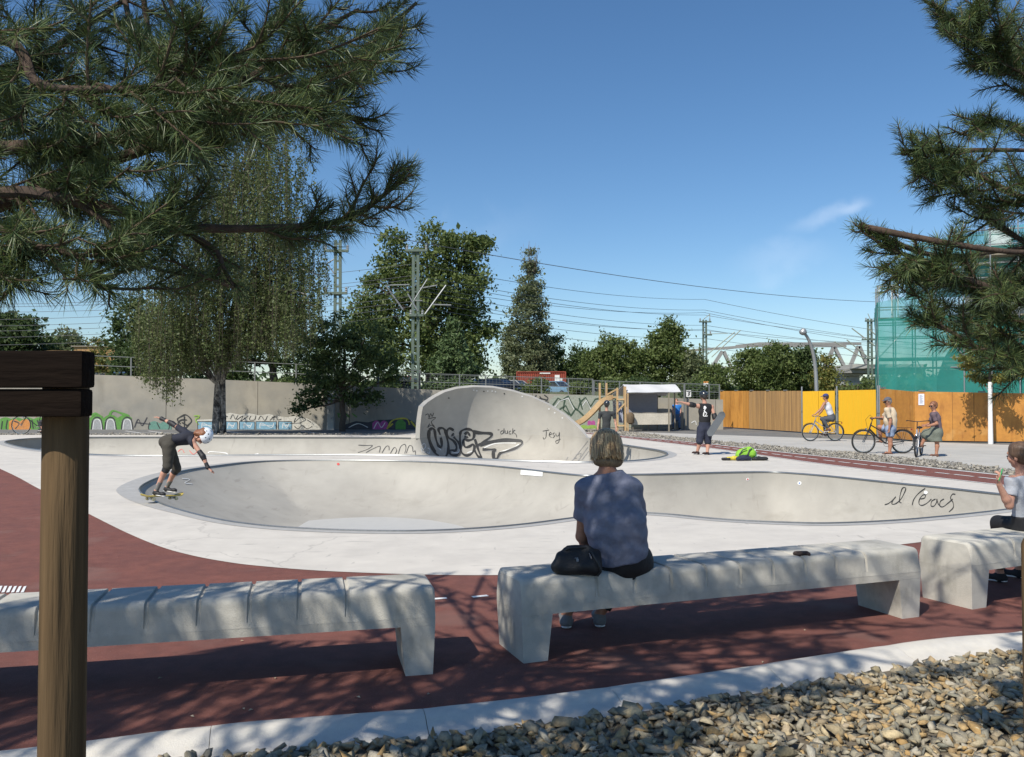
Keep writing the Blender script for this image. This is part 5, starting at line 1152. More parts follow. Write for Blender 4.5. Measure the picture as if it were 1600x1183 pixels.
for i in range(2300):
    pts = random.choice(lims); p = np.array(pts[random.randint(len(pts)//3, len(pts)-1)])+rng.normal(0, 1, 3)*np.array([.75, .7, .5])
    wx = p[0]+B0.x; wy = p[1]+B0.y; px = 800+F*wx/wy; wz = p[2]+B0.z; py = 622-(wz-H0)*F/wy
    if px < 195 or px > 515: continue
    mx_ = (low(px)-py)/F*wy; 
    if mx_ < .6: continue
    L = min(rng.uniform(.8, 4.2), mx_*rng.uniform(.75, 1.03)); P = strand(p, L, .22)
    if i % 2 == 0: twm.tube([Vector(q) for q in P], .0075, 3, cap=False)
    for a, b in zip(P[:-1], P[1:]):
        k = 11; u = rng.uniform(0, 1, k)[:, None]; LP.append(a+(b-a)*u+rng.normal(0, .055, (k, 3)))
twm.build('twigs', M['trunk'], bt)
LPc = np.concatenate(LP); V_, F_ = cards(LPc, .052, aspect=1.3); np_mesh('crown', V_, F_, LEAF['leaf_birch'], bt)
# ---------------------------------------------------------------- sapling with whitewashed trunk
Yw = G(1548, 694).y; sp = thing('young_pine', 'slim young pine with a whitewashed trunk before the orange hoarding', 'tree', G(1548, 694)); B0 = sp.location
zt_ = A(1548, 597, Yw).z; MB().tube([(0, 0, 0), (.0, 0, zt_*.5), (0, 0, zt_)], [.085, .072, .062], 12).build('whitewashed_trunk', M['white'], sp, smooth=True)
tm_ = MB(); limb(tm_, (0, 0, zt_), A(1550, 470, Yw)-B0, .05, .02, 8, .01)
Pn = []
for (tx, ty, dz) in [(1508,570,0),(1515,586,.4),(1500,560,-.3),(1600,572,0),(1590,585,-.4),(1575,552,.3),(1522,548,-.3),(1530,592,.3),(1572,590,.2),(1610,580,.5),(1560,520,0),(1535,515,.3),(1580,525,-.3),(1548,480,0)]:
    a = Vector((0, 0, A(1548, ty+6, Yw).z)); e_ = A(tx, ty, Yw+dz*2)-B0; limb(tm_, a, e_, .02, .006, 5, .03, 5)
    for k in range(9):
        u = rng.uniform(.35, 1.0); p = np.array(a.lerp(e_, u)); Pn.append(p+rng.normal(size=(36, 3))*np.array([.14, .14, .065]))
tm_.build('trunk', M['trunk'], sp, smooth=True); V_, F_ = cards(np.concatenate(Pn), .05, aspect=3.2); np_mesh('crown', V_, F_, LEAF['leaf_yellow'], sp)

# ================================================================ NEAR PINES
M['needle'] = mat('pine_needle', (.1, .1, .1), .5, .12, 4, island=[(.042,.074,.030),(.066,.105,.038),(.095,.14,.044),(.052,.088,.036),(.14,.165,.045),(.075,.11,.04)], transl=.12, spec=.45)
class Pine:
    def __init__(s): s.b = []; s.tw = MB(); s.N = []
    def needles(s, P, dens, ln, wd):
        """P polyline (n,3); needle pairs all round, pointing forward"""
        P = np.asarray(P); sg_ = np.linalg.norm(np.diff(P, axis=0), axis=1); tot = sg_.sum(); n = int(tot*dens)
        if n < 2: return
        cu = np.r_[0, np.cumsum(sg_)]; u = rng.uniform(0, tot, n); idx = np.clip(np.searchsorted(cu, u)-1, 0, len(sg_)-1); f = ((u-cu[idx])/np.maximum(sg_[idx], 1e-9))[:, None]
        p = P[idx]*(1-f)+P[idx+1]*f; t = (P[idx+1]-P[idx])/np.maximum(sg_[idx], 1e-9)[:, None]
        r = rng.normal(size=(n, 3)); r -= t*(r*t).sum(1)[:, None]; r /= np.linalg.norm(r, axis=1)[:, None]
        fw = rng.uniform(.35, 1.1, n)[:, None]; endb = (u/tot > .93)[:, None]*1.2
        d = r+t*(fw+endb)+np.array([0, 0, .12]); d /= np.linalg.norm(d, axis=1)[:, None]
        L = (ln*rng.uniform(.75, 1.15, n))[:, None]; w_ = np.cross(d, rng.normal(size=(n, 3))); w_ /= np.linalg.norm(w_, axis=1)[:, None]; w_ *= wd/2
        mid = p+d*L*.55+np.array([0, 0, -.002]); tip = p+d*L+np.array([0, 0, -.004])
        s.N.append(np.stack([p-w_, p+w_, mid+w_, tip, mid-w_], 1))
    def branch(s, pts, r0, r1): s.b.append((pts, r0, r1)); 
    def twig(s, a, b, ln=.055, dens=900, wd=.0017, frac=.0, droop=.0, upt=.03, nside=None, rt=.0035):
        a, b = np.array(a), np.array(b); L = np.linalg.norm(b-a)
        m = (a+b)/2+rng.normal(0, L*.06, 3)+np.array([0, 0, -upt*L*2]); P = cat_rom([a, m, b+np.array([0, 0, upt*L])], 4)
        s.tw.tube([Vector(q) for q in P], [rt*(1-.6*i/len(P)) for i in range(len(P))], 5)
        k = int(len(P)*frac); s.needles(P[k:], dens, ln, wd); return P
    def shoot(s, a, b, ln, dens, wd, side=3, upt=.03):
        P = s.twig(a, b, ln, dens, wd, .12, upt=upt, rt=.0048); D = (P[-1]-P[0]); L = np.linalg.norm(D); D = D/L
        for k in range(side):
            u = rng.uniform(.3, .92); p = P[int(u*(len(P)-1))]; r = rng.normal(size=3); r -= D*(r@D); r /= np.linalg.norm(r); r[2] *= .6
            s.twig(p, p+(D*.8+r*.75)*L*rng.uniform(.28, .5), ln, dens, wd, 0, upt=upt)
    def finish(s, t, B0):
        pass
        m = MB()
        for pts, r0, r1 in s.b:
            n = len(pts); m.tube([Vector(p)-B0 for p in pts], [r0+(r1-r0)*i/(n-1) for i in range(n)], 9)
        m.build('branches', M['bark'], t, smooth=True)
        s.tw.v = [v-B0 for v in s.tw.v]; s.tw.build('twigs', M['twig'], t, smooth=True, recalc=False)
        N_ = np.concatenate(s.N)-np.array(B0); n = len(N_); i = np.arange(n)[:, None]*5; V_ = N_.reshape(-1, 3)
        np_mesh('crown', V_, [i+np.array([[0, 1, 2, 4]]), i+np.array([[4, 2, 3]])], M['needle'], t)
def bpath(L, n=8): return cat_rom([tuple(A(*p)) for p in L], n)
def attach(pine, mains, tips, ln, dens, wd, side, maxL=.42, upt=.03):
    allp = np.concatenate(mains); allt = np.concatenate([np.gradient(m_, axis=0) for m_ in mains]); allt /= np.linalg.norm(allt, axis=1)[:, None]
    for tp_ in tips:
        tp_ = np.array(tp_); d = allp-tp_; dist = np.linalg.norm(d, axis=1); al = -(d*allt).sum(1)/np.maximum(dist, 1e-6)   # prefer starts from which tip lies forward
        j = np.argmin(dist*(1.1-.2*al)); a = allp[j]; v = tp_-a; L = np.linalg.norm(v)
        if L < .13: a = allp[max(j-4-int(rng.integers(5)), 0)]; tp_ = tp_+rng.normal(0, .02, 3); v = tp_-a; L = np.linalg.norm(v)
        if L < .04: continue
        if L > maxL:
            mid = tp_-v/L*maxL*.9+rng.normal(0, .02, 3); P = cat_rom([a, (a+mid)/2+rng.normal(0, L*.04, 3)+np.array([0, 0, -.03*L]), mid], 5); pine.branch(P, .007+.004*L, .0045); a = mid
        pine.shoot(a, tp_, ln, dens, wd, side, upt)
def pxpoly(poly, n, Ylo, Yhi):
    out_ = []; poly = np.array(poly, float); lo, hi = poly.min(0), poly.max(0)
    while len(out_) < n:
        q = rng.uniform(lo, hi, (n*2, 2)); q = q[inpoly(q, poly)]
        for x, y in q: out_.append(A(x, y, rng.uniform(Ylo, Yhi)))
    return out_[:n]
lpn = thing('pine_tree', 'near pine whose dark needled branches fill the upper left of the photo', 'tree', (-1.95, 2.45, 0)); pn_ = Pine()
tx = -1.95
pn_.branch([(tx, 2.45, -.1), (tx, 2.46, 1.5), (tx+.02, 2.44, 3.0), (tx+.03, 2.4, 4.6), (tx+.05, 2.4, 6.0)], .085, .03)
mains = [bpath(L) for L in [
  [(-230,40,2.4),(0,60,2.1),(60,130,2.0),(150,140,2.0),(240,133,2.05),(290,100,2.1)],
  [(-230,250,2.4),(0,232,2.2),(110,222,2.2),(280,197,2.25),(400,160,2.35),(520,110,2.5),(600,50,2.6),(650,5,2.7)],
  [(-230,400,2.4),(0,320,2.3),(120,270,2.3),(250,225,2.35),(400,168,2.5),(500,175,2.6),(590,190,2.7)],
  [(-230,330,2.4),(0,300,2.15),(120,315,2.1),(250,345,2.15),(330,357,2.2),(450,355,2.3),(530,345,2.35),(600,305,2.4),(640,262,2.4)],
  [(-230,380,2.3),(-60,345,2.0),(60,385,1.95),(130,405,1.95),(155,450,1.95)],
  [(250,345,2.15),(330,385,2.2),(350,420,2.2),(365,450,2.2)],
  [(120,315,2.1),(200,375,2.1),(225,395,2.1)],
  [(-230,150,2.4),(0,120,2.4),(150,30,2.6),(250,-40,2.7)],
  [(200,235,2.35),(330,140,2.5),(410,50,2.6),(470,-20,2.7)],
  [(280,197,2.25),(380,130,2.3),(480,60,2.4),(560,15,2.5)]]]
for i, m_ in enumerate(mains): pn_.branch(m_, (.016, .021, .024, .018, .012, .008, .008, .018, .022, .014)[i], .005)
for m_ in mains: pn_.needles(m_[int(len(m_)*.5):], 380, .055, .0015)
tips = []
tips += pxpoly([(-40,-20),(640,-20),(655,30),(630,95),(600,120),(560,150),(470,175),(330,215),(200,240),(-40,260)], 128, 1.95, 2.8)
tips += pxpoly([(-40,200),(330,190),(470,170),(560,190),(590,215),(520,225),(430,190),(360,235),(330,330),(330,370),(250,400),(-40,400)], 88, 1.9, 2.55)
tips += pxpoly([(-30,330),(120,380),(170,440),(160,475),(110,440),(40,420),(-30,470)], 12, 1.85, 2.1)
tips += [A(x, y, yy) for x, y, yy in ((588,188,2.7),(598,205,2.7),(570,215,2.65),(545,210,2.65),(500,205,2.6),(470,200,2.55),(640,8,2.7),(655,30,2.7),(620,60,2.7),(600,100,2.7),(570,120,2.65),(620,15,2.7),(575,150,2.6),
   
   (360,455,2.2),(350,430,2.2),(225,415,2.1),(200,410,2.1),(240,395,2.1),(330,440,2.2),(380,410,2.25),(155,478,1.95),(170,440,1.95),(140,450,1.95),(110,430,1.95),(60,430,1.95),(20,440,1.95),(0,470,1.95),(10,430,1.9),(300,410,2.2),(160,190,2.0),(100,150,2.0),(200,150,2.0),(290,110,2.1),(250,150,2.05),(180,40,2.1),(100,35,2.1))]
ARM = [(645,258),(615,255),(622,300),(600,275),(585,300),(560,300),(555,350),(520,372),(600,320),(500,330),(480,350),(530,320),(575,335),(470,370),(430,345),(640,275),(630,250),(610,310),(570,290),(545,325),(540,365),(505,365),(590,262),(565,318),(640,300),(615,335),(450,335),(580,360),(515,310)]
arm = [A(x, y, 2.3+.1*(x-430)/200+rng.uniform(-.04, .04)) for x, y in ARM[::3]+ARM[1::3]]
attach(pn_, [mains[3]], arm, .054, 820, .0015, 2)
attach(pn_, mains[:3]+[mains[3][:18]]+mains[4:], tips, .056, 800, .0016, 2)
# the crown goes on above the picture: it shades the benches
up = []
for i in range(56):
    z = rng.uniform(2.6, 5.8); a = rng.uniform(-3.14, 3.14) if i % 2 else rng.uniform(-.7, 1.3); L = rng.uniform(1.2, 2.9)*(1.1-.12*(z-2.6)); e_ = np.array([tx+math.cos(a)*L, 2.45+math.sin(a)*L, z+.25*L])
    if e_[2] < 1.6+max(e_[1], .6)*.60+.15: e_[2] = 1.6+max(e_[1], .6)*.60+.2
    P = cat_rom([(tx, 2.45, max(z-.3, 2.6)), tuple((np.array([tx, 2.45, z])+e_)/2+np.array([0, 0, .05])), tuple(e_)], 6); up.append(P); pn_.branch(P, .018, .005)
def okup(q): return q[2] > 1.6+max(q[1], .3)*.56+.1
tips = []
for P in up:
    for k in range(7):
        u = rng.integers(4, len(P)); q = P[u]+rng.normal(0, .26, 3)
        if okup(q): tips.append(q)
HEAD = np.array([.612, 5.55, 1.27]); BACK_ = np.array([.70, 5.42, 1.02]); SDV = np.array(sd)
def clear(q):
    for c_, r_ in ((HEAD, .36), (BACK_, .14)):
        w_ = q-c_
        if np.linalg.norm(w_-SDV*(w_@SDV)) < r_: return False
    return True
def shade(n, poly, z0, z1):
    R = []; poly = np.array(poly, float); lo, hi = poly.min(0), poly.max(0); sv = np.array([sd.x/sd.z, sd.y/sd.z])
    while len(R) < n:
        g_ = rng.uniform(lo, hi)
        if not inpoly(g_[None], poly)[0]: continue
        z = rng.uniform(z0, z1); q = np.array([g_[0]+sv[0]*z, g_[1]+sv[1]*z, z])
        if okup(q) and q[1] > .3: R.append(q)
    return R
tips += shade(80, [(-3.4,3.4),(-.4,3.5),(-.2,4.9),(-3.4,4.4)], 3.3, 4.6)
tips += shade(190, [(-3.4,3.4),(-1.2,3.5),(.8,4.0),(1.8,4.5),(2.6,5.6),(2.4,6.2),(.2,5.5),(-1.6,4.9),(-3.4,4.5)], 3.4, 5.2)
tips = [q for q in tips if clear(np.array(q))]
attach(pn_, up, tips, .062, 420, .0034, 2, .6)
pn_.finish(lpn, lpn.location)
rpn = thing('pine_tree', 'near pine with lit green branches reaching in from the right edge', 'tree', (2.75, 2.9, 0)); pr_ = Pine(); tx = 2.75
pr_.branch([(tx, 2.9, -.1), (tx, 2.9, 1.6), (tx-.02, 2.88, 3.2), (tx, 2.9, 5.4)], .07, .025)
mains = [bpath(L) for L in [
  [(2050,620,2.9),(1750,540,2.8),(1600,470,2.75),(1520,440,2.75),(1470,420,2.75),(1420,400,2.75),(1380,385,2.75),(1345,352,2.75)],
  [(2050,480,2.9),(1750,370,2.9),(1600,310,2.9),(1520,270,2.9),(1470,258,2.9),(1410,238,2.9)],
  [(2050,300,2.9),(1750,190,3.0),(1620,130,3.0),(1550,80,3.0),(1500,40,3.0),(1455,2,3.0)],
  [(2050,640,2.9),(1750,580,2.9),(1640,560,2.8),(1540,548,2.75),(1480,515,2.75),(1445,495,2.75)],
  [(2050,520,2.9),(1750,440,3.0),(1640,400,3.0),(1560,350,3.0),(1500,300,3.0)],
  [(2050,400,2.9),(1750,290,3.0),(1650,240,3.1),(1570,190,3.1),(1500,210,3.0)]]]
for m_ in mains: pr_.branch(m_, .016, .004); pr_.needles(m_[int(len(m_)*.4):], 620, .050, .0021)
tips = [A(x, y, yy) for x, y, yy in ((1342,347,2.75),(1365,372,2.75),(1358,395,2.75),(1372,415,2.75),(1395,378,2.75),(1420,375,2.75),(1375,430,2.75),(1400,410,2.75),(1440,395,2.75),(1450,440,2.75),(1420,430,2.75),(1470,380,2.75),(1480,440,2.75),
  (1400,235,2.9),(1425,205,2.9),(1445,240,2.9),(1430,262,2.9),(1470,215,2.9),(1480,262,2.9),(1500,240,2.9),(1495,180,3.0),(1520,200,3.0),(1435,300,2.9),(1455,310,2.85),(1490,330,2.85),
  (1452,3,3.0),(1470,25,3.0),(1480,60,3.0),(1500,90,3.0),(1510,20,3.0),(1535,60,3.0),(1560,110,3.0),(1480,5,3.0),(1540,10,3.0),(1570,40,3.0),
  (1442,500,2.75),(1435,470,2.75),(1460,520,2.75),(1500,545,2.75),(1520,565,2.75),(1560,580,2.8),(1590,590,2.8),(1455,480,2.75))]
tips += pxpoly([(1345,345),(1400,372),(1500,420),(1500,475),(1440,480),(1372,432)], 18, 2.65, 2.85)+pxpoly([(1403,235),(1430,195),(1500,165),(1600,180),(1600,330),(1440,320),(1420,268)], 26, 2.75, 3.0)+pxpoly([(1455,-10),(1600,-10),(1600,150),(1525,125),(1485,62)], 24, 2.85, 3.15)+pxpoly([(1440,478),(1520,470),(1600,500),(1600,590),(1530,570),(1450,520)], 14, 2.65, 2.9)
tips += pxpoly([(1455,-10),(1640,-10),(1640,140),(1560,110),(1500,60)], 18, 2.8, 3.3)
tips += pxpoly([(1510,215),(1640,180),(1640,600),(1560,580),(1480,540),(1440,480),(1420,420),(1500,330),(1440,310),(1450,270)], 62, 2.55, 3.2)
tips += pxpoly([(1650,-10),(2000,-10),(2000,600),(1650,600)], 60, 2.7, 3.3)
attach(pr_, mains, tips, .046, 900, .0016, 2)
up = []
for i in range(30):
    z = rng.uniform(2.9, 5.2); a = math.pi+rng.uniform(-1.2, 1.2); L = rng.uniform(1.0, 2.5)*(1.1-.12*(z-2.6)); e_ = np.array([tx+math.cos(a)*L, 2.9+math.sin(a)*L, z+.25*L])
    if e_[2] < 1.6+max(e_[1], .6)*.60+.2 and e_[0] < e_[1]*.62: e_[2] = 1.6+max(e_[1], .6)*.60+.25
    P = cat_rom([(tx, 2.9, max(z-.3, 2.9)), tuple((np.array([tx, 2.9, z])+e_)/2), tuple(e_)], 6); up.append(P); pr_.branch(P, .016, .005)
tips = [q for q in (P[rng.integers(4, len(P))]+rng.normal(0, .24, 3) for P in up for k in range(7)) if (okup(q) or q[0] > q[1]*.66) and clear(q)]
attach(pr_, up, tips, .060, 400, .0032, 2)
pr_.finish(rpn, rpn.location)
# ================================================================ FIGURES: bodies as one continuous surface
def v3(*a): return np.array(a, float)
def nrm(a): a = np.array(a, float); return a/(np.linalg.norm(a)+1e-12)
class SDF:
    """smooth union of tapered capsules and ellipsoids, meshed with surface nets"""
    def __init__(s): s.p = []
    def cap(s, a, b, r0, r1, k=.02, u=None, flat=1., cut=None): s.p.append(('c', np.array(a, float), np.array(b, float), r0, r1, k, u, flat, cut)); return s
    def ell(s, c_, r, ax=None, k=.02, cut=None): s.p.append(('e', np.array(c_, float), None, np.array(r, float), 0, k, ax, 1, cut)); return s
    def mesh(s, h, noise=0, nfreq=20, subtract=None, grow=0.):
        lo = np.full(3, 1e9); hi = -lo
        for q in s.p:
            rr = (max(q[3], q[4]) if q[0] == 'c' else q[3].max())+grow+.02
            for pt in ([q[1], q[2]] if q[0] == 'c' else [q[1]]): lo = np.minimum(lo, pt-rr); hi = np.maximum(hi, pt+rr)
        lo -= 2*h; n = np.ceil((hi+2*h-lo)/h).astype(int)+1
        D = np.full(n, .2, np.float32)
        for q in s.p:
            typ, a, b, r0, r1, k, u, flat, cut = q; rr = (max(r0, r1) if typ == 'c' else r0.max())+grow+k+3*h
            pl = np.minimum(a, b)-rr if typ == 'c' else a-rr; ph = np.maximum(a, b)+rr if typ == 'c' else a+rr
            i0 = np.clip(np.floor((pl-lo)/h).astype(int), 0, n); i1 = np.clip(np.ceil((ph-lo)/h).astype(int)+1, 0, n)
            if (i1 <= i0).any(): continue
            g = np.meshgrid(*[lo[d]+h*np.arange(i0[d], i1[d]) for d in range(3)], indexing='ij'); P = np.stack(g, -1).astype(np.float32)
            if typ == 'c':
                ab = b-a; L2 = max(ab@ab, 1e-10); w_ = P-a; t = np.clip((w_@ab)/L2, 0, 1); r = r0+(r1-r0)*t; e = w_-t[..., None]*ab
                if flat != 1.:
                    axn = nrm(ab) if L2 > 1e-8 else v3(0, 0, 1); uu = np.array(u, float); uu = nrm(uu-axn*(uu@axn)); vv = np.cross(axn, uu)
                    ev = e@vv; e = e+ (ev*(flat-1))[..., None]*vv
                    d = np.linalg.norm(e, axis=-1)-r; d = d/(1+(flat-1)*np.abs(ev*flat)/(np.linalg.norm(e, axis=-1)+1e-6)*.6)
                else: d = np.linalg.norm(e, axis=-1)-r
            else:
                w_ = P-a; Mx = u if u is not None else np.eye(3); w_ = w_@np.array(Mx).T; r = r0; k0 = np.linalg.norm(w_/r, axis=-1); k1 = np.linalg.norm(w_/(r*r), axis=-1)+1e-6; d = k0*(k0-1)/k1
            d = d-grow
            if cut is not None:
                for cp, cn in cut: d = np.maximum(d, (P-np.array(cp))@np.array(cn))
            S_ = D[i0[0]:i1[0], i0[1]:i1[1], i0[2]:i1[2]]; hh = np.clip(.5+.5*(S_-d)/k, 0, 1); D[i0[0]:i1[0], i0[1]:i1[1], i0[2]:i1[2]] = S_*(1-hh)+d*hh-k*hh*(1-hh)
        gx_, gy_, gz_ = [lo[d]+h*np.arange(n[d]) for d in range(3)]
        if noise:
            X, Y_, Z = np.meshgrid(gx_, gy_, gz_, indexing='ij'); f = nfreq
            D += noise*(np.sin(Z*f*2.1+np.sin(X*f)*1.3+np.sin(Y_*f*.8)*1.1)*.6+np.sin(X*f*1.3+Z*f*.9+1)*.4).astype(np.float32)
        if subtract is not None:
            X, Y_, Z = np.meshgrid(gx_, gy_, gz_, indexing='ij'); P = np.stack([X, Y_, Z], -1)
            for cp, cn in subtract: D = np.maximum(D, (P-np.array(cp))@np.array(cn))
        D[0] = D[-1] = .1; D[:, 0] = D[:, -1] = .1; D[:, :, 0] = D[:, :, -1] = .1
        return nets(D, lo, h)
def nets(D, lo, h):
    s = D < 0; n = np.array(D.shape); c_ = s[:-1, :-1, :-1].astype(np.int8)*0
    off = [(i, j, k) for i in (0, 1) for j in (0, 1) for k in (0, 1)]
    sl_ = lambda o: tuple(slice(o[d], n[d]-1+o[d]) for d in range(3))
    for o in off: c_ += s[sl_(o)]
    act = (c_ > 0) & (c_ < 8); I = np.argwhere(act); idx = np.full(act.shape, -1, np.int64); idx[act] = np.arange(len(I))
    vals = {o: D[I[:, 0]+o[0], I[:, 1]+o[1], I[:, 2]+o[2]] for o in off}; acc_ = np.zeros((len(I), 3)); cnt = np.zeros(len(I))
    for a in off:
        for d in range(3):
            if a[d] == 0:
                b = list(a); b[d] = 1; b = tuple(b); va, vb = vals[a], vals[b]; m = (va < 0) != (vb < 0); t = np.where(m, va/np.where(m, va-vb, 1), 0)
                p = np.tile(np.array(a, float), (len(I), 1)); p[:, d] = t; acc_ += p*m[:, None]; cnt += m
    V_ = lo+h*(I+acc_/np.maximum(cnt, 1)[:, None]); Fq = []
    for d in range(3):
        e, f = [(1, 2), (2, 0), (0, 1)][d]
        sa = [slice(None)]*3; sb = [slice(None)]*3; sa[d] = slice(0, -1); sb[d] = slice(1, None); ch = s[tuple(sa)] != s[tuple(sb)]; E_ = np.argwhere(ch)
        E_ = E_[(E_[:, e] > 0) & (E_[:, f] > 0) & (E_[:, e] < n[e]-1) & (E_[:, f] < n[f]-1)]
        q = []
        for de, df in ((1, 1), (0, 1), (0, 0), (1, 0)):
            c2 = E_.copy(); c2[:, e] -= de; c2[:, f] -= df; q.append(idx[c2[:, 0], c2[:, 1], c2[:, 2]])
        q = np.stack(q, 1); ins = s[E_[:, 0], E_[:, 1], E_[:, 2]]; q[~ins] = q[~ins][:, ::-1]; Fq.append(q)
    Fq = np.concatenate(Fq); Fq = Fq[(Fq >= 0).all(1)]; return V_, Fq
def put(name, S_, h, m, par, base, **k):
    V_, Fq = S_.mesh(h, **k)
    if len(Fq) == 0: return None
    return np_mesh(name, V_-np.array(base), Fq, m, par, smooth=True)
SK = mat('skin', (.50, .28, .20), .5, .08, 20, col2=(.46, .24, .17), spec=.35); SKT = mat('tanned_skin', (.40, .20, .125), .5, .08, 20, col2=(.34, .16, .10), spec=.35)
def cloth(nm, c, rough=.85, **k): return mat(nm, c, rough, .12, 9, .35, 55, **k)
HB = {k: mat('hair_'+k, c, .5, .3, 40, .5, 120, col2=c2, stretch=(1, 1, .12)) for k, c, c2 in (('brown', (.075, .045, .028), (.13, .08, .05)), ('blond', (.16, .11, .062), (.26, .19, .11)), ('dark', (.03, .02, .016), (.05, .035, .025)), ('red', (.17, .07, .035), (.26, .11, .05)), ('grey', (.2, .19, .18), (.3, .28, .26)))}
def hand(S_, w, d, sc, side, curl=.3, k=.006, up=None):
    """palm, four unequal bent fingers, and a thumb leaving the palm's side"""
    d = nrm(d); up = nrm(up if up is not None else (0, 0, 1)); s_ = np.cross(d, up); s_ = nrm(s_)*side; nn = nrm(np.cross(s_, d))*(1 if side > 0 else -1)
    if nn[2] > 0 and abs(d[2]) < .8: nn = -nn
    pe_ = w+d*.085*sc; S_.cap(w+d*.01*sc, pe_, .030*sc, .036*sc, .012*sc, s_, 2.1)
    for i, L in enumerate((.068, .078, .072, .056)):
        o = (i-1.5)*.0205*sc; a = pe_+s_*(-o)*-1*.95-d*.008*sc; fan = (i-1.5)*.10; dd = nrm(d+s_*fan)
        b = a+dd*L*.45*sc+nn*curl*.012*sc; c_ = b+nrm(dd*(1-curl*.6)+nn*curl)*L*.33*sc; e = c_+nrm(dd*(1-curl*1.1)+nn*curl*1.5)*L*.26*sc
        S_.cap(a, b, .0095*sc, .0088*sc, k*sc); S_.cap(b, c_, .0088*sc, .008*sc, k*sc); S_.cap(c_, e, .008*sc, .0068*sc, k*sc)
    a = w+d*.025*sc-s_*.026*sc; b = a+nrm(d*.7-s_*.75+nn*.2)*.042*sc; c_ = b+nrm(d*.95-s_*.3+nn*.25)*.034*sc
    S_.cap(a, b, .0135*sc, .0105*sc, .01*sc); S_.cap(b, c_, .0105*sc, .008*sc, k*sc)
def figure(label, base, J, sc=1., h=.012, skin=SK, male=True, top=None, top_m=None, sleeve=.5, pants=None, pants_m=None, leglen=1.5, hair=None, hair_kind='short', face=(0, -1, 0), front=(0, -1, 0), shoes=None, socks=None, bulk=1., belly=0., group=None, hemdown=.02, curl=(.3, .3), helmet=None, cap_=None, glasses=False, skirt=None, name='person', heads=1., bust=0, pads=None, tank=False, hairseed=0, wrinkle=.003, sgrow=.012, nf=17):
    """J world joints: head neck chest pelvis, sl el wl hl / sr er wr hr (hand directions), pl kl al tl / pr.. (hip knee ankle toe)"""
    base = np.array(base, float); t = thing(name, label, 'person', tuple(base), 0, group); J = {k: np.array(v, float) for k, v in J.items()}
    B = SDF(); front = nrm(front); face = nrm(face); up = nrm(J['chest']-J['pelvis']); side = nrm(np.cross(front, up)); fr = nrm(np.cross(up, side))
    hu = nrm(J['head']-J['neck']); hs = nrm(np.cross(face, hu)); hf = nrm(np.cross(hu, hs)); c_ = J['head']; H_ = sc*heads
    Mh = np.array([hs, hf, hu])
    waist = J['pelvis']*.55+J['chest']*.45
    def torso(S_, g=0, cutb=None, what='all'):
        cw = (.155 if male else .140)*sc*bulk
        S_.cap(J['pelvis']+up*.02*sc, waist, .150*sc*bulk, (.130+belly*.12)*sc*bulk, .04*sc, side, 1.42-belly, cutb)
        S_.cap(waist, J['chest']-up*.06*sc, (.130+belly*.12)*sc*bulk, cw, .05*sc, side, 1.42-belly*.6, cutb)
        S_.cap(J['chest']-up*.06*sc, J['chest']+up*.02*sc, cw, cw*.82, .05*sc, side, 1.5, cutb)
        if belly: S_.ell(waist+fr*.05*sc-up*.02*sc, v3(.105, .075+belly*.25, .12)*sc*bulk, np.array([side, fr, up]), .05*sc, cutb)
        if bust:
            for q in (-1, 1): S_.ell(J['chest']-up*.10*sc+fr*.075*sc+side*.07*sc*q, v3(.065, .055, .065)*sc, np.array([side, fr, up]), .04*sc, cutb)
        nb = J['chest']+(J['neck']-J['chest'])*.62
        for q in ('l', 'r'):
            S_.cap(J['chest']+up*.02*sc, J['s'+q], .058*sc*bulk, .054*sc*bulk, .04*sc, cut=cutb); S_.cap(nb, J['s'+q], .048*sc*bulk, .046*sc*bulk, .04*sc, cut=cutb)
    def arm(S_, q, upto=2., g=0, k=.015, endcut=True, r=1.):
        s_, e_, w_ = J['s'+q], J['e'+q], J['w'+q]; n_ = lambda a, b: nrm(b-a)
        if upto <= 1:
            p = s_+(e_-s_)*upto; S_.cap(s_, s_+(e_-s_)*(upto+.15), .052*sc*bulk*r, .047*sc*bulk*r, k, cut=[(p, n_(s_, e_))])
        else:
            S_.cap(s_, e_, .049*sc*bulk*r, .038*sc*bulk*r, k)
            f = min(1, upto-1); p = e_+(w_-e_)*f; m_ = e_+(w_-e_)*.3
            S_.cap(e_, m_, .037*sc*bulk*r, .039*sc*bulk*r, k, cut=[(p, n_(e_, w_))] if f < 1 else None)
            if f > .3: S_.cap(m_, w_, .039*sc*bulk*r, .026*sc*r, k, cut=[(p, n_(e_, w_))] if f < 1 else None)
    def leg(S_, q, upto=2., k=.02, r=1.):
        p_, k_, a_ = J['p'+q], J['k'+q], J['a'+q]
        if upto <= 1:
            e_ = p_+(k_-p_)*upto; S_.cap(p_, p_+(k_-p_)*min(1, upto+.1), .088*sc*bulk*r, (.088-.028*upto)*sc*bulk*r, k, cut=[(e_, nrm(k_-p_))])
        else:
            S_.cap(p_, k_, .088*sc*bulk*r, .057*sc*bulk*r, k); f = min(1, upto-1); e_ = k_+(a_-k_)*f; cu = [(e_, nrm(a_-k_))] if f < 1 else None
            m_ = k_+(a_-k_)*.32; bk = nrm(np.cross(nrm(a_-k_), np.cross(nrm(J['t'+q]-a_), nrm(a_-k_))))*-.012*sc
            S_.cap(k_, m_+bk, .053*sc*bulk*r, .056*sc*bulk*r, k, cut=cu); S_.cap(m_+bk, a_, .056*sc*bulk*r, .036*sc*r, k, cut=cu)
    torso(B)
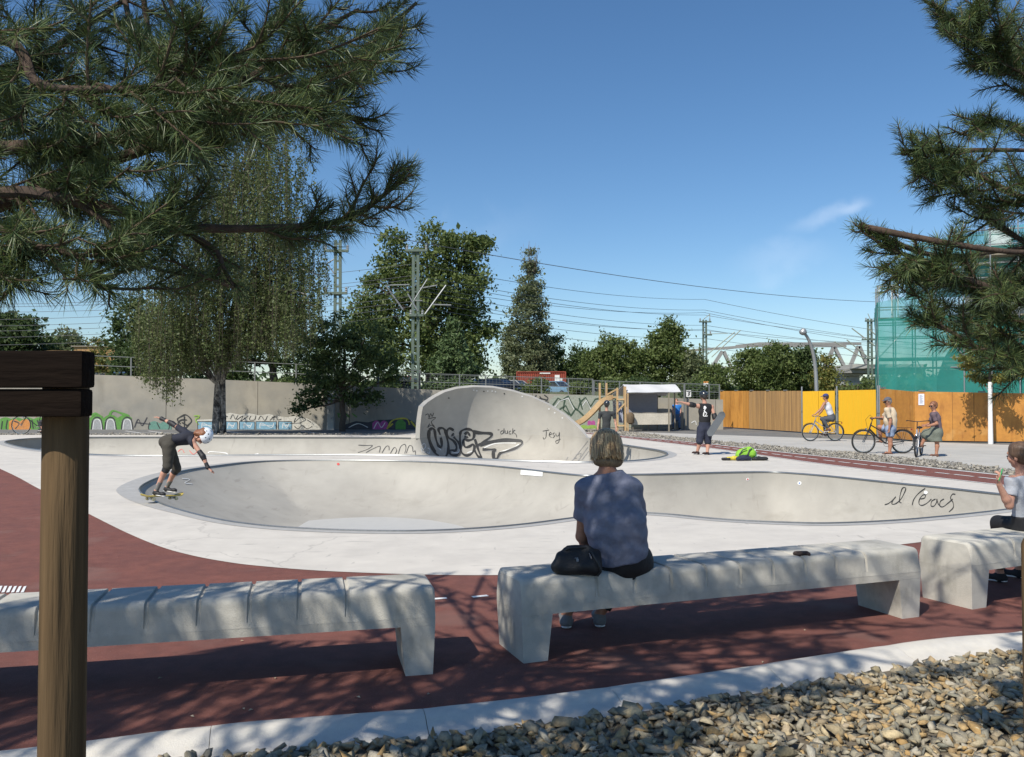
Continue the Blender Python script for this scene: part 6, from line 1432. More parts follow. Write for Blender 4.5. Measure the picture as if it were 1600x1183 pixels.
    for q in ('l', 'r'):
        arm(B, q); leg(B, q); B.cap(J['pelvis'], J['p'+q], .10*sc*bulk, .09*sc*bulk, .04*sc)
        hd_ = J.get('h'+q, J['w'+q]-J['e'+q]); hand(B, J['w'+q], hd_, sc, 1 if q == 'r' else -1, curl[0 if q == 'l' else 1])
        a_, t_ = J['a'+q], J['t'+q]; fd = nrm(t_-a_); heel = a_-up*0+v3(0, 0, -.045*sc)-nrm(fd*v3(1, 1, 0))*.03*sc
        B.cap(heel, t_-fd*.05*sc, .034*sc, .026*sc, .02, np.cross(fd, v3(0, 0, 1)), 1.3); B.cap(a_, heel, .036*sc, .033*sc, .02)
        for i in range(5):
            sd_ = nrm(np.cross(fd, v3(0, 0, 1)))*(i-2)*.014*sc; B.cap(t_-fd*.055*sc+sd_, t_-fd*(.012+.006*abs(i-1))*sc+sd_-v3(0, 0, .006), .012*sc, .009*sc, .008)
    # neck and head
    B.cap(J['chest']+up*.05*sc, J['neck'], .058*sc, .050*sc, .03); B.cap(J['neck'], c_-hu*.03*H_, .052*sc, .052*sc, .025)
    B.ell(c_+hu*.028*H_-hf*.012*H_, v3(.074, .094, .084)*H_, Mh, .02); B.ell(c_-hu*.035*H_+hf*.018*H_, v3(.060, .072, .078)*H_, Mh, .02)
    B.ell(c_-hu*.095*H_+hf*.058*H_, v3(.026, .022, .018)*H_, Mh, .02)      # chin
    B.cap(c_+hu*.008*H_+hf*.082*H_, c_-hu*.034*H_+hf*.101*H_, .008*H_, .0135*H_, .010)   # nose
    B.cap(c_+hu*.024*H_+hf*.075*H_-hs*.035*H_, c_+hu*.024*H_+hf*.075*H_+hs*.035*H_, .012*H_, .012*H_, .012)  # brow
    B.cap(c_-hu*.060*H_+hf*.083*H_-hs*.018*H_, c_-hu*.060*H_+hf*.083*H_+hs*.018*H_, .009*H_, .009*H_, .007)
    for q in (-1, 1): B.ell(c_+hs*q*.076*H_-hu*.012*H_-hf*.012*H_, v3(.010, .019, .031)*H_, Mh, .006); B.ell(c_+hs*q*.035*H_-hu*.03*H_+hf*.062*H_, v3(.024, .02, .02)*H_, Mh, .02)
    body = put('body', B, h, skin, t, base)
    em = M['black']
    for q in (-1, 1):
        e_ = c_+hs*q*.032*H_+hf*.0865*H_-hu*.004*H_-base
        if not glasses: MB().lathe([(.001, -.006), (.011*H_, 0), (.001, .006)], e_, 8, Matrix((hs, hf, hu)).transposed()).build('eye', em, t, smooth=True)
    MB().bar(c_-hs*.02*H_+hf*.0905*H_-hu*.0605*H_-base, c_+hs*.02*H_+hf*.0905*H_-hu*.0605*H_-base, .006*H_, .004*H_).build('mouth', mat('lips', (.32, .11, .09), .5, .1), body) if name else None
    if glasses:
        g = MB()
        for q in (-1, 1):
            g.box(c_+hs*q*.034*H_+hf*.098*H_-hu*.004*H_-base, (.052*H_, .008, .036*H_), Matrix((hs, hf, hu)).transposed(), .004)
            g.bar(c_+hs*q*.062*H_+hf*.096*H_+hu*.004*H_-base, c_+hs*q*.082*H_-hf*.0*H_+hu*.006*H_-base, .007, .007)
        g.bar(c_-hs*.012*H_+hf*.1*H_-base, c_+hs*.012*H_+hf*.1*H_-base, .006, .006); g.build('sunglasses', M['black'], t)
    # hair
    if hair is not None and hair_kind != 'none':
        Hs = SDF(); cutn = nrm(hf*.85-hu*.50)
        ct = [(c_+hf*.050*H_+hu*.035*H_, cutn)]
        if hair_kind == 'short':
            Hs.ell(c_+hu*.032*H_-hf*.014*H_, v3(.086, .106, .094)*H_, Mh, .02, ct); Hs.ell(c_-hf*.045*H_-hu*.02*H_, v3(.074, .060, .07)*H_, Mh, .03, ct)
        else:
            Hs.ell(c_+hu*.034*H_-hf*.015*H_, v3(.098, .116, .100)*H_, Mh, .03, ct)
            ct2 = [(c_+hf*.035*H_, nrm(hf*.95-hu*.1))]
            for q in (-1, 1): Hs.cap(c_+hs*q*.062*H_+hu*.02*H_-hf*.025*H_, c_+hs*q*.062*H_-hu*.085*H_-hf*.03*H_, .046*H_, .040*H_, .04, hf, 1.0, ct2)
            Hs.cap(c_-hf*.06*H_, c_-hf*.055*H_-hu*.10*H_, .070*H_, .050*H_, .05, hs, 1.0)
        put('hair', Hs, h*.8, hair, t, base, noise=.0035, nfreq=42)
    if helmet is not None:
        Hm = SDF(); ct = [(c_+hu*(-.022)*H_, nrm(-hu+hf*.42))]; Hm.ell(c_+hu*.030*H_-hf*.014*H_, v3(.102, .125, .112)*H_, Mh, .02, ct); o = put('helmet', Hm, h*.7, helmet, t, base)
        st_ = MB()
        for q in (-1, 1): st_.bar(c_+hs*q*.082*H_+hu*.0*H_+hf*.02*H_-base, c_+hs*q*.04*H_-hu*.098*H_+hf*.05*H_-base, .014, .005)
        st_.build('chin_strap', M['black'], t)
        for az, elv in ((0, .55), (1.0, .5), (2.0, .5), (3.14, .5), (4.2, .5), (5.2, .5), (.5, .95), (1.57, .85), (2.6, .95), (3.7, .95), (4.7, .85), (5.8, .95)):
            d_ = hs*math.sin(az)*math.cos(elv)*.101+hf*math.cos(az)*math.cos(elv)*.124+hu*math.sin(elv)*.112; p = c_+hu*.030*H_-hf*.014*H_+d_*H_*1.0-base
            MB().lathe([(.001, -.003), (.012*H_, 0), (.001, .003)], p, 8, Vector(d_).to_track_quat('Z', 'Y').to_matrix()).build('vent', M['black'] if helmet.name != 'black_helmet' else M['galv'], o) if helmet.name != 'black_helmet' or az in (3.14,) else None
    if cap_ is not None:
        Cp = SDF(); Cp.ell(c_+hu*.042*H_-hf*.01*H_, v3(.090, .110, .085)*H_, Mh, .02, [(c_+hu*.042*H_, nrm(-hu+hf*.05))]); o = put('cap', Cp, h*.8, cap_, t, base)
        Br = SDF(); Br.ell(c_+hu*.046*H_+hf*.105*H_, v3(.068, .075, .012)*H_, Mh, .01); put('brim', Br, h*.7, cap_, o, base)
    g = sgrow*sc
    hem = [(J['pelvis']-up*hemdown*sc, -up)] if top is None else top
    if top_m is not None:
        T = SDF(); torso(T, cutb=hem)
        nk = J['chest']+(J['neck']-J['chest'])*.80+up*.012*sc
        for q in ('l', 'r'):
            if sleeve > 0: arm(T, q, sleeve, k=.03)
        if tank: T.p = [p for p in T.p]
        V_, Fq = T.mesh(h, noise=wrinkle*sc, nfreq=nf/sc, grow=g, subtract=[(nk, up)]+([(J['s'+q]*.86+J['chest']*.14, side*(1 if (J['s'+q]-J['chest'])@side > 0 else -1)) for q in 'lr'] if sleeve == 0 else []))
        np_mesh('shirt', V_-base, Fq, top_m, t, smooth=True)
    if pants_m is not None:
        T = SDF(); ct = [(J['pelvis']+up*.125*sc, up)]
        T.cap(J['pelvis']+up*.11*sc, J['pelvis']-up*.02*sc, .153*sc*bulk, .148*sc*bulk, .04, side, 1.38-belly*.55, ct)
        for q in ('l', 'r'):
            T.cap(J['pelvis'], J['p'+q], .105*sc*bulk, .098*sc*bulk, .04); leg(T, q, leglen, .02, 1.12 if pants is None else pants)
        np_ = T.mesh(h, noise=.0035*sc, nfreq=21/sc, grow=.012*sc); np_mesh('trousers', np_[0]-base, np_[1], pants_m, t, smooth=True)
    if skirt is not None:
        T = SDF(); k1, k2 = J['kl'], J['kr']; e1 = k1+(J['al']-k1)*skirt[1]; e2 = k2+(J['ar']-k2)*skirt[1]
        ct = [(J['pelvis']+up*.11*sc, up), ((e1+e2)/2*.5+np.minimum(e1, e2)*.5, v3(0, 0, -1))]
        T.cap(J['pelvis']+up*.09*sc, J['pelvis']-up*.05*sc, .145*sc, .17*sc, .05, side, 1.25, ct)
        for a, b in ((J['pl'], k1), (J['pr'], k2), ((J['pl']+J['pr'])/2, (k1+k2)/2)): T.cap(a, b, .12*sc, .11*sc, .08, cut=ct)
        for a, b in ((k1, e1), (k2, e2), ((k1+k2)/2, (e1+e2)/2)): T.cap(a, b+(b-a)*.3, .10*sc, .11*sc, .09, cut=ct)
        np_ = T.mesh(h, noise=.005, nfreq=14, grow=.01); np_mesh('skirt', np_[0]-base, np_[1], skirt[0], t, smooth=True)
    for q in ('l', 'r'):
        a_, t_ = J['a'+q], J['t'+q]; fd = nrm(t_-a_); fh = nrm(fd*v3(1, 1, .35)); heel = a_+v3(0, 0, -.048*sc)-fh*.035*sc; sd_ = np.cross(fd, v3(0, 0, 1))
        if shoes is not None:
            T = SDF(); T.cap(heel, t_-fd*.02*sc, .041*sc, .037*sc, .02, sd_, 1.15); T.cap(a_-v3(0, 0, .01), heel+fh*.03*sc, .045*sc, .043*sc, .03, cut=[(a_+v3(0, 0, .012*sc), (0, 0, 1))]); T.ell(t_-fd*.05*sc, v3(.046, .05, .032)*sc, None, .02)
            o = put('shoe', T, h*.8, shoes, t, base)
            T = SDF(); dn = v3(0, 0, -.028*sc); T.cap(heel+dn, t_-fd*.02*sc+dn, .040*sc, .038*sc, .01, sd_, 3.2); put('sole', T, h*.7, M['white'], o, base) if o else None
        if socks is not None:
            T = SDF(); m_ = J['k'+q]*.42+a_*.58; T.cap(a_, m_, .040*sc, .048*sc, .01, cut=[(a_+(J['k'+q]-a_)*.36, nrm(J['k'+q]-a_))]); put('sock', T, h, socks, t, base)
    if pads:
        for nm, q, f0, f1, r in pads:     # guards strapped round the limbs
            ch = {'e': ('s', 'e', 'w'), 'k': ('p', 'k', 'a'), 'w': ('e', 'w', 'w')}[nm[0]]; j = J[ch[1]+q]; a = j+(J[ch[0]+q]-j)*f0; b = j+((J[ch[2]+q]-j) if ch[2] != ch[1] else (j-J[ch[0]+q]))*f1
            T = SDF(); T.cap(a, j, r*sc, r*1.08*sc, .015, cut=[(a, nrm(a-j))]); T.cap(j, b, r*1.08*sc, r*.95*sc, .015, cut=[(b, nrm(b-j))])
            put({'e': 'elbow_pad', 'k': 'knee_pad', 'w': 'wrist_guard'}[nm[0]], T, h*.9, M['pad_black'], t, base)
    return t, J
M['pad_black'] = cloth('black_guard_fabric', (.014, .014, .016), .6)
def PJ(Y, **k):
    """joints from photo pixels; each value (px, py) or (px, py, dy)"""
    return {n_: np.array(A(v[0], v[1], Y+(v[2] if len(v) > 2 else 0))) for n_, v in k.items()}
def dirs(J, **k):
    for n_, v in k.items(): J[n_] = nrm(v)
    return J
# ---------------------------------------------------------------- seated woman on the middle bench
Yw = 5.50; J = PJ(Yw, head=(947,704,.05), neck=(949,735,-.02), chest=(951,766,-.01), pelvis=(971,868,-.03), sl=(917,766,.02), sr=(985,764,.03), el=(909,838,.10), er=(1001,830,.12), wl=(929,872,.36), wr=(985,868,.42),
  pl=(953,877,.02), pr=(993,877,.02), kl=(925,872,.46), kr=(985,872,.48))
for q, ax_, ay_ in (('l', 884, 5.93), ('r', 936, 5.96)):
    g_ = G(ax_, 968); g_ = np.array([(ax_-800)/F*ay_, ay_, .085]); J['a'+q] = g_; J['t'+q] = g_+v3(.0, .19, -.045)
J['hl'] = nrm(v3(.7, .6, -.2)); J['hr'] = nrm(v3(-.7, .6, -.2))
M['bluetop'] = cloth('slate_blue_jersey', (.155, .170, .235), .62, col2=(.13, .145, .205)); M['blacktr'] = cloth('black_trousers', (.008, .008, .010), .7)
woman, Jw = figure('woman with grey-blond bob and slate blue tee seated on the middle bench', (J['pelvis'][0], 5.5, .0), J, .93, .0075, SKT, False, top_m=M['bluetop'], sleeve=.62, pants_m=M['blacktr'], leglen=1.88, hair=None, face=(-.12, 1, -.02), front=(-.05, 1, 0), shoes=cloth('grey_trainer', (.20, .20, .20)), bulk=1.13, hemdown=.045, heads=.98, wrinkle=.0052, nf=29, belly=.30, sgrow=.020)
# bob made of many locks falling from the crown
def bob(t, J, base, seedm):
    c_ = J['head']; hu = nrm(J['head']-J['neck']); hf = nrm(v3(-.12, 1, -.02)); hs = nrm(np.cross(hf, hu)); hf = nrm(np.cross(hu, hs)); Mh = np.array([hs, hf, hu]); Hs = SDF()
    cutn = nrm(hf*.9-hu*.4); ct = [(c_+hf*.055+hu*.03, cutn)]
    Hs.ell(c_+hu*.030-hf*.018, v3(.088, .104, .091), Mh, .03, ct)
    for q in (-1, 1): Hs.cap(c_+hs*q*.055+hu*.0-hf*.02, c_+hs*q*.062-hu*.088-hf*.025, .045, .036, .04, hf, 1.)
    Hs.cap(c_-hf*.05, c_-hf*.045-hu*.095, .07, .048, .05, hs, 1.)
    o = put('hair', Hs, .0065, HB['blond'], t, base, noise=.002, nfreq=40)
    m = MB(); top = c_+hu*.132-hf*.0+hs*(-.022)
    for i in range(1500):
        az = rng.uniform(0, 2*math.pi); fx, sx_ = math.cos(az), math.sin(az)
        if fx > .55: continue
        Lk = rng.uniform(.72, 1.08)*(1.0 if fx < .2 else .8); w_ = rng.uniform(.0028, .006); P = []; R0 = 1.02+rng.uniform(0, .08); ph0 = rng.uniform(0, 6)+az*2; fl_ = rng.normal(0, .13); daz = rng.normal(0, .10)
        for k in range(9):
            u = k/8; ph = u*1.75; fx, sx_ = math.cos(az+daz*u), math.sin(az+daz*u); R_ = R0+.012*math.sin(u*5+ph0)
            if ph < 1.45: r_ = math.sin(ph); z = math.cos(ph); p = c_+hu*.030-hf*.018+hs*sx_*.097*r_*R_+hf*fx*.112*r_*R_+hu*.099*z*R_
            else:
                dn = (ph-1.45)/.30*Lk; rr = 1.0+.20*dn-(.36+fl_)*dn*dn; p = c_+hu*.030-hf*.018+hs*sx_*.097*rr*R_+hf*fx*.106*rr*R_-hu*(.0+.128*dn)+rng.normal(0, .0035, 3)*dn
            P.append(p+hs*(-.01)*(1-u))
        for k in range(8):
            a, b = P[k], P[k+1]; s_ = nrm(np.cross(b-a, (a-c_)))*w_*(1-.55*(k/8)); s2 = nrm(np.cross(b-a, (b-c_)))*w_*(1-.55*((k+1)/8)); m.add([a-s_-base, a+s_-base, b+s2-base, b-s2-base], [(0, 1, 2, 3)])
    return m.build('hair_locks', mat('hair_locks', (.2, .15, .09), .42, .25, 60, island=[(.21, .125, .055), (.38, .24, .11), (.66, .45, .22), (.15, .09, .045), (.78, .57, .30), (.50, .33, .15)]), o, recalc=False)
bob(woman, Jw, np.array(woman.location), None)
c_ = Jw['head']-np.array(woman.location); MB().tube([c_+v3(-.072, .03, .10), c_+v3(-.055, .0, .133), c_+v3(-.02, -.005, .142), c_+v3(.015, .02, .138)], .0045, 6).build('hair_clip', M['black'], woman)
MB().tube([c_+v3(.088+.012*math.cos(a), -.03, -.055+.014*math.sin(a)) for a in np.linspace(0, 6.28, 12)[:-1]], .0016, 5, closed=True).build('earring', M['chrome'], woman)
# handbag
hb = A(902, 874, 5.30); bg_ = thing('handbag', 'black leather handbag lying on the bench beside the seated woman', 'handbag', (hb.x, 5.28, .505)); HB0 = np.array(bg_.location)
T = SDF(); ang_ = .12
T.cap(v3(-.12, 0, .045), v3(.10, -.02, .048), .046, .050, .02); T.cap(v3(-.10, .012, .105), v3(.085, .0, .108), .036, .040, .035); T.cap(v3(-.07, .015, .145), v3(.07, .005, .15), .02, .024, .03); T.cap(v3(.11, -.01, .04), v3(.12, .03, .12), .035, .03, .03)
T.cap(v3(-.06, .015, .165), v3(.06, .01, .170), .009, .011, .012)
V_, Fq = T.mesh(.006, noise=.0028, nfreq=30); np_mesh('bag_body', V_-v3(0, 0, 0), Fq, mat('black_leather', (.010, .010, .011), .6, .15, 20, .3, 90), bg_, smooth=True)
MB().tube([(.06, .0, .15), (.085, -.05, .14), (.115, -.075, .09), (.14, -.07, .03), (.12, -.055, .0)], .006, 7).build('strap', M['black'], bg_, smooth=True)
MB().tube([(-.09, .01, .14), (-.05, -.02, .165), (.0, -.03, .17), (.05, -.01, .165), (.08, .02, .15)], .006, 7).build('strap', M['black'], bg_, smooth=True)
MB().box((-.005, -.064, .098), (.016, .003, .018), Matrix.Rotation(.25, 3, 'X')).box((-.012, -.062, .112), (.022, .003, .005), Matrix.Rotation(.25, 3, 'X')).build('metal_logo', M['chrome'], bg_)
MB().tube([(.07, -.04, .135), (.075, -.05, .12), (.08, -.046, .105)], .005, 6).build('buckle', M['chrome'], bg_)
# little dark object on the bench
kc = A(1252, 870, 5.92); kt = thing('glove', 'small dark brown glove lying on the seat of the middle bench', 'glove', (kc.x, kc.y, .5)); T = SDF(); T.cap(v3(-.04, 0, .014), v3(.035, .01, .014), .018, .02, .01); T.cap(v3(.02, .02, .012), v3(.05, -.01, .014), .014, .013, .01); T.cap(v3(-.03, -.012, .012), v3(0, -.012, .016), .013, .016, .01)
V_, Fq = T.mesh(.004, noise=.002, nfreq=90); np_mesh('glove_body', V_, Fq, cloth('brown_leather', (.03, .015, .010), .6), kt, smooth=True)
# ---------------------------------------------------------------- seated person, right edge
Yr = 7.0; J = PJ(Yr, head=(1592,711,.02), neck=(1597,738,.03), chest=(1601,762,.03), pelvis=(1606,822,.05), sl=(1582,752,-.02), sr=(1621,752,.08), el=(1577,790,-.06), er=(1632,790,.1), wl=(1561,757,-.10), wr=(1612,800,.3),
  pl=(1599,824,.05), pr=(1615,824,.1), kl=(1560,817,.30), kr=(1588,822,.45), al=(1562,887,.34), ar=(1592,880,.5))
for q in 'lr': J['a'+q][2] = .085; J['t'+q] = J['a'+q]+v3(-.12, .13, -.045)
J['hl'] = nrm(v3(.1, -.1, 1)); J['hr'] = nrm(v3(-.5, .8, 0))
figure('person in light grey tee seated at the right photo edge with arm raised', (J['pelvis'][0], 7.0, 0), J, .82, .009, SK, True, top_m=cloth('light_grey_tee', (.34, .36, .40)), sleeve=.6, pants_m=M['blacktr'], leglen=1.9, hair=HB['brown'], face=(-.5, .85, -.05), front=(-.45, .9, 0), shoes=cloth('black_shoe', (.02, .02, .022)), bulk=1.02, curl=(.9, .5), heads=1.12)
pw = Vector(J['wl']); pe_ = MB().tube([pw+Vector((-.02, -.03, .03)), pw+Vector((.02, -.02, .13))], .0042, 8).build('pen', mat('green_plastic', (.02, .35, .10), .4, .05)); tag(pe_, 'green pen held up by the person at the right edge', 'pen')
# ---------------------------------------------------------------- skateboarding child
Ysk = 12.95; J = PJ(Ysk, head=(318,682,.0), neck=(307,682,.02), chest=(296,684,.02), pelvis=(263,690,.0), sl=(287,674,.16), sr=(301,691,-.14), el=(269,662,.28), er=(317,713,-.20), wl=(252,654,.34), wr=(325,731,-.22),
  pl=(262,696,.09), pr=(264,697,-.08), kr=(262,728,-.14), kl=(276,732,.14), ar=(244,767,-.12), al=(261,761,.24))
J['tr'] = J['ar']+v3(.15, -.05, -.055); J['tl'] = J['al']+v3(.16, -.05, -.055); J['hl'] = nrm(v3(-.95, .1, .25)); J['hr'] = nrm(v3(.75, -.1, -.6))
M['helm_w'] = mat('white_helmet', (.72, .76, .80), .25, .04, coat=.5); M['helm_b'] = mat('black_helmet', (.02, .022, .025), .25, .05, coat=.6)
sk, Js = figure('child in white helmet and knee pads skating on the front bowl rim', (J['ar'][0]+.1, Ysk, .1), J, .80, .009, SK, True, top_m=cloth('navy_black_tee', (.016, .018, .030)), sleeve=.55, pants_m=cloth('olive_shorts', (.050, .045, .035)), leglen=1.05, pants=1.3, hair=HB['red'], hair_kind='bob', face=(.72, -.35, -.6), front=(.35, -.25, -.9), shoes=M['pad_black'], socks=cloth('grey_sock', (.16, .155, .145)), helmet=M['helm_w'], heads=1.30, hemdown=-.03,
  pads=[('e', 'l', .38, .35, .048), ('e', 'r', .38, .35, .048), ('w', 'l', .45, .05, .036), ('w', 'r', .45, .05, .036), ('k', 'l', .25, .25, .072), ('k', 'r', .25, .25, .072)], curl=(.2, .15))
def skateboard(label, loc, M3, hold=False):
    t = thing('skateboard', label, 'skateboard', loc); Mx = M3
    vs = []; n = 22; P = []
    for i in range(n+1):
        x = -.40+.80*i/n; e = abs(x)/.4; z = .10+(.045*max(0, (abs(x)-.29)/.11)**1.2); wd = .10*(1-max(0, (e-.72)/.28)**2.6*.98); P.append((x, wd, z))
    for x, wd, z in P: vs += [Mx @ Vector((x, -wd, z+.004)), Mx @ Vector((x, 0, z)), Mx @ Vector((x, wd, z+.004)), Mx @ Vector((x, wd, z-.007)), Mx @ Vector((x, 0, z-.011)), Mx @ Vector((x, -wd, z-.007))]
    fs = [(i*6+k, i*6+(k+1) % 6, (i+1)*6+(k+1) % 6, (i+1)*6+k) for i in range(n) for k in range(6)]+[tuple(range(6)), tuple(n*6+k for k in range(6))]
    MB().add(vs, fs).build('deck', mat('board_wood', (.42, .33, .07), .5, .15, 10) if not hold else mat('grip_tape', (.10, .11, .12), .9, .3, 40), t, smooth=True)
    for sx_ in (-.215, .215):
        m = MB().box(Mx @ Vector((sx_, 0, .078)), (.05, .05, .028), Mx).tube([Mx @ Vector((sx_, -.085, .055)), Mx @ Vector((sx_, .085, .055))], .009, 8).box(Mx @ Vector((sx_, 0, .062)), (.03, .08, .02), Mx); tk = m.build('truck', M['galv'], t)
        for sy in (-.085, .085): MB().tube([Mx @ Vector((sx_, sy-.017, .055)), Mx @ Vector((sx_, sy-.013, .055)), Mx @ Vector((sx_, sy+.013, .055)), Mx @ Vector((sx_, sy+.017, .055))], [.020, .027, .027, .020], 14).build('wheel', mat('cream_wheel', (.58, .52, .32), .5, .05), t, smooth=True)
    return t
bc_ = A(256, 784, Ysk); skateboard('yellow-wheeled skateboard under the child on the rim of the front bowl', (bc_.x-.04, Ysk+.02, .012), Matrix.Rotation(math.radians(58), 3, 'Z') @ Matrix.Rotation(math.radians(4), 3, 'Y') @ Matrix.Scale(.92, 3))
# ---------------------------------------------------------------- boy with black helmet behind the woman
Yc = 27.0; s_ = F/Yc
J = PJ(Yc, head=(948,632), neck=(948,641), chest=(948,649), pelvis=(947,676), sl=(938,646), sr=(958,646), el=(935.5,659,.02), er=(961.5,659,.02), wl=(934,669,-.05), wr=(963,670,-.05), pl=(943.5,679), pr=(951,679), kl=(942,692,-.02), kr=(952,692,-.02))
for q, x in (('l', 941.5), ('r', 953)):
    J['a'+q] = np.array(G(x, 622+H0*F/Yc)); J['a'+q][2] = .085; J['a'+q][1] = Yc; J['k'+q][2] = .42; J['k'+q][0] = (J['a'+q][0]+J['p'+q][0])/2; J['t'+q] = J['a'+q]+v3(0, .17, -.045)
J['hl'] = v3(0, 0, -1); J['hr'] = v3(0, 0, -1)
figure('boy with black helmet and charcoal tee walking away behind the seated woman', (J['al'][0], Yc, 0), J, .86, .012, SK, True, top_m=cloth('charcoal_tee', (.035, .038, .040)), sleeve=.62, pants_m=cloth('dark_shorts', (.03, .03, .035)), leglen=1.1, pants=1.25, hair=HB['dark'], face=(0, 1, 0), front=(0, 1, 0), shoes=M['pad_black'], helmet=M['helm_b'], heads=1.12, hemdown=.06)
# ---------------------------------------------------------------- pointing man with skateboard
Yp = 2112/(711-622.); J = PJ(Yp, head=(1099,619), neck=(1101,629), chest=(1101.5,639), pelvis=(1101,667), sl=(1090.5,634.5,-.05), sr=(1112,636,.03), el=(1080.5,632.5,-.12), er=(1117,652,-.06), wl=(1064,628.5,-.18), wr=(1117.5,664,-.12), pl=(1096.5,671), pr=(1105.5,671), kl=(1093,690,-.03), kr=(1106,691,.02), al=(1089.5,706,.04), ar=(1105,708,-.05))
J['al'][2] = .10; J['ar'][2] = .085; J['tl'] = J['al']+v3(-.15, -.08, -.04); J['tr'] = J['ar']+v3(-.14, -.10, -.04); J['hl'] = v3(-1, -.1, .12); J['hr'] = v3(0, -.2, -1)
pm, Jp = figure('man in black helmet and sleeveless black shirt pointing left while carrying a skateboard', (J['ar'][0], Yp, .012), J, 1.02, .0115, SK, True, top_m=cloth('black_tank', (.012, .012, .014)), sleeve=0, pants_m=cloth('navy_knee_shorts', (.020, .024, .045)), leglen=1.08, pants=1.35, hair=HB['dark'], face=(-.55, .8, 0), front=(-.25, 1, 0), shoes=cloth('dark_slip_on', (.03, .016, .016)), helmet=M['helm_b'], heads=1.05, pads=[('e', 'l', .55, .22, .068), ('e', 'r', .35, .3, .068), ('w', 'r', .3, .06, .045), ('k', 'l', .1, .22, .078), ('k', 'r', .1, .22, .078)], bulk=1.06, hemdown=.05, curl=(.35, .9))
bb0 = Vector(pm.location); m = MB()   # white print on his back
bk = [(1099, 636), (1101, 634), (1103.5, 637), (1102, 640), (1105, 644), (1104.5, 649), (1100, 650.5), (1099.5, 646), (1098, 645), (1100.5, 641)]
sh_ = [o for o in pm.children if o.name.startswith('shirt')][0]; shv = [tuple(v.co+bb0) for v in sh_.data.vertices]; SURF['tank'] = BVHTree.FromPolygons(shv, [tuple(p.vertices) for p in sh_.data.polygons])
for L in ([(1099.5, 636), (1103, 637), (1100.5, 642), (1104, 646), (1102, 649.5)], [(1100, 644), (1099.5, 650), (1105.5, 650)], [(1101.5, 634.5), (1100, 639)]):
    o = strokes('tank', [L], 1.5, 'shirt_print', M['white'], None, off=.006)
    if o: 
        for v in o.data.vertices: v.co -= bb0
        o.parent = sh_
Rb = Matrix.Rotation(math.radians(-58), 3, 'Y') @ Matrix.Rotation(math.radians(78), 3, 'X')
skateboard('dark skateboard carried under the arm of the pointing man', tuple(A(1119.5, 663, Yp-.10)), Matrix.Rotation(math.radians(-8), 3, 'Z') @ Rb, True)
# ---------------------------------------------------------------- man in blue shirt by the stall
Yq = 42.0; Yq = 2112/(671.5-622)-0; J = PJ(Yq, head=(1057,626.5), neck=(1057.2,632), chest=(1057.5,636), pelvis=(1057.5,648), sl=(1052.5,634.5), sr=(1062.5,634.5), el=(1051.5,641,-.02), er=(1063.8,641,-.02), wl=(1053,647.5,-.1), wr=(1062.8,648,-.1), pl=(1055.3,650), pr=(1059.8,650), kl=(1053.8,660,-.05), kr=(1061,660,-.05), al=(1051.8,669), ar=(1061.8,669))
for q in 'lr': J['a'+q][2] = .085; J['t'+q] = J['a'+q]+v3(-.03 if q == 'l' else .03, -.17, -.045)
J['hl'] = v3(.3, -.1, -1); J['hr'] = v3(-.3, -.1, -1)
figure('man in a bright blue shirt and jeans standing right of the market stall', (J['al'][0]+.2, Yq, .004), J, .98, .0135, SK, True, top_m=cloth('bright_blue_shirt', (.02, .16, .48)), sleeve=.4, pants_m=cloth('blue_jeans', (.06, .11, .20)), leglen=1.93, hair=HB['red'], face=(-.1, -1, 0), front=(0, -1, 0), shoes=M['pad_black'], bulk=1.08, belly=.15, hemdown=.03)
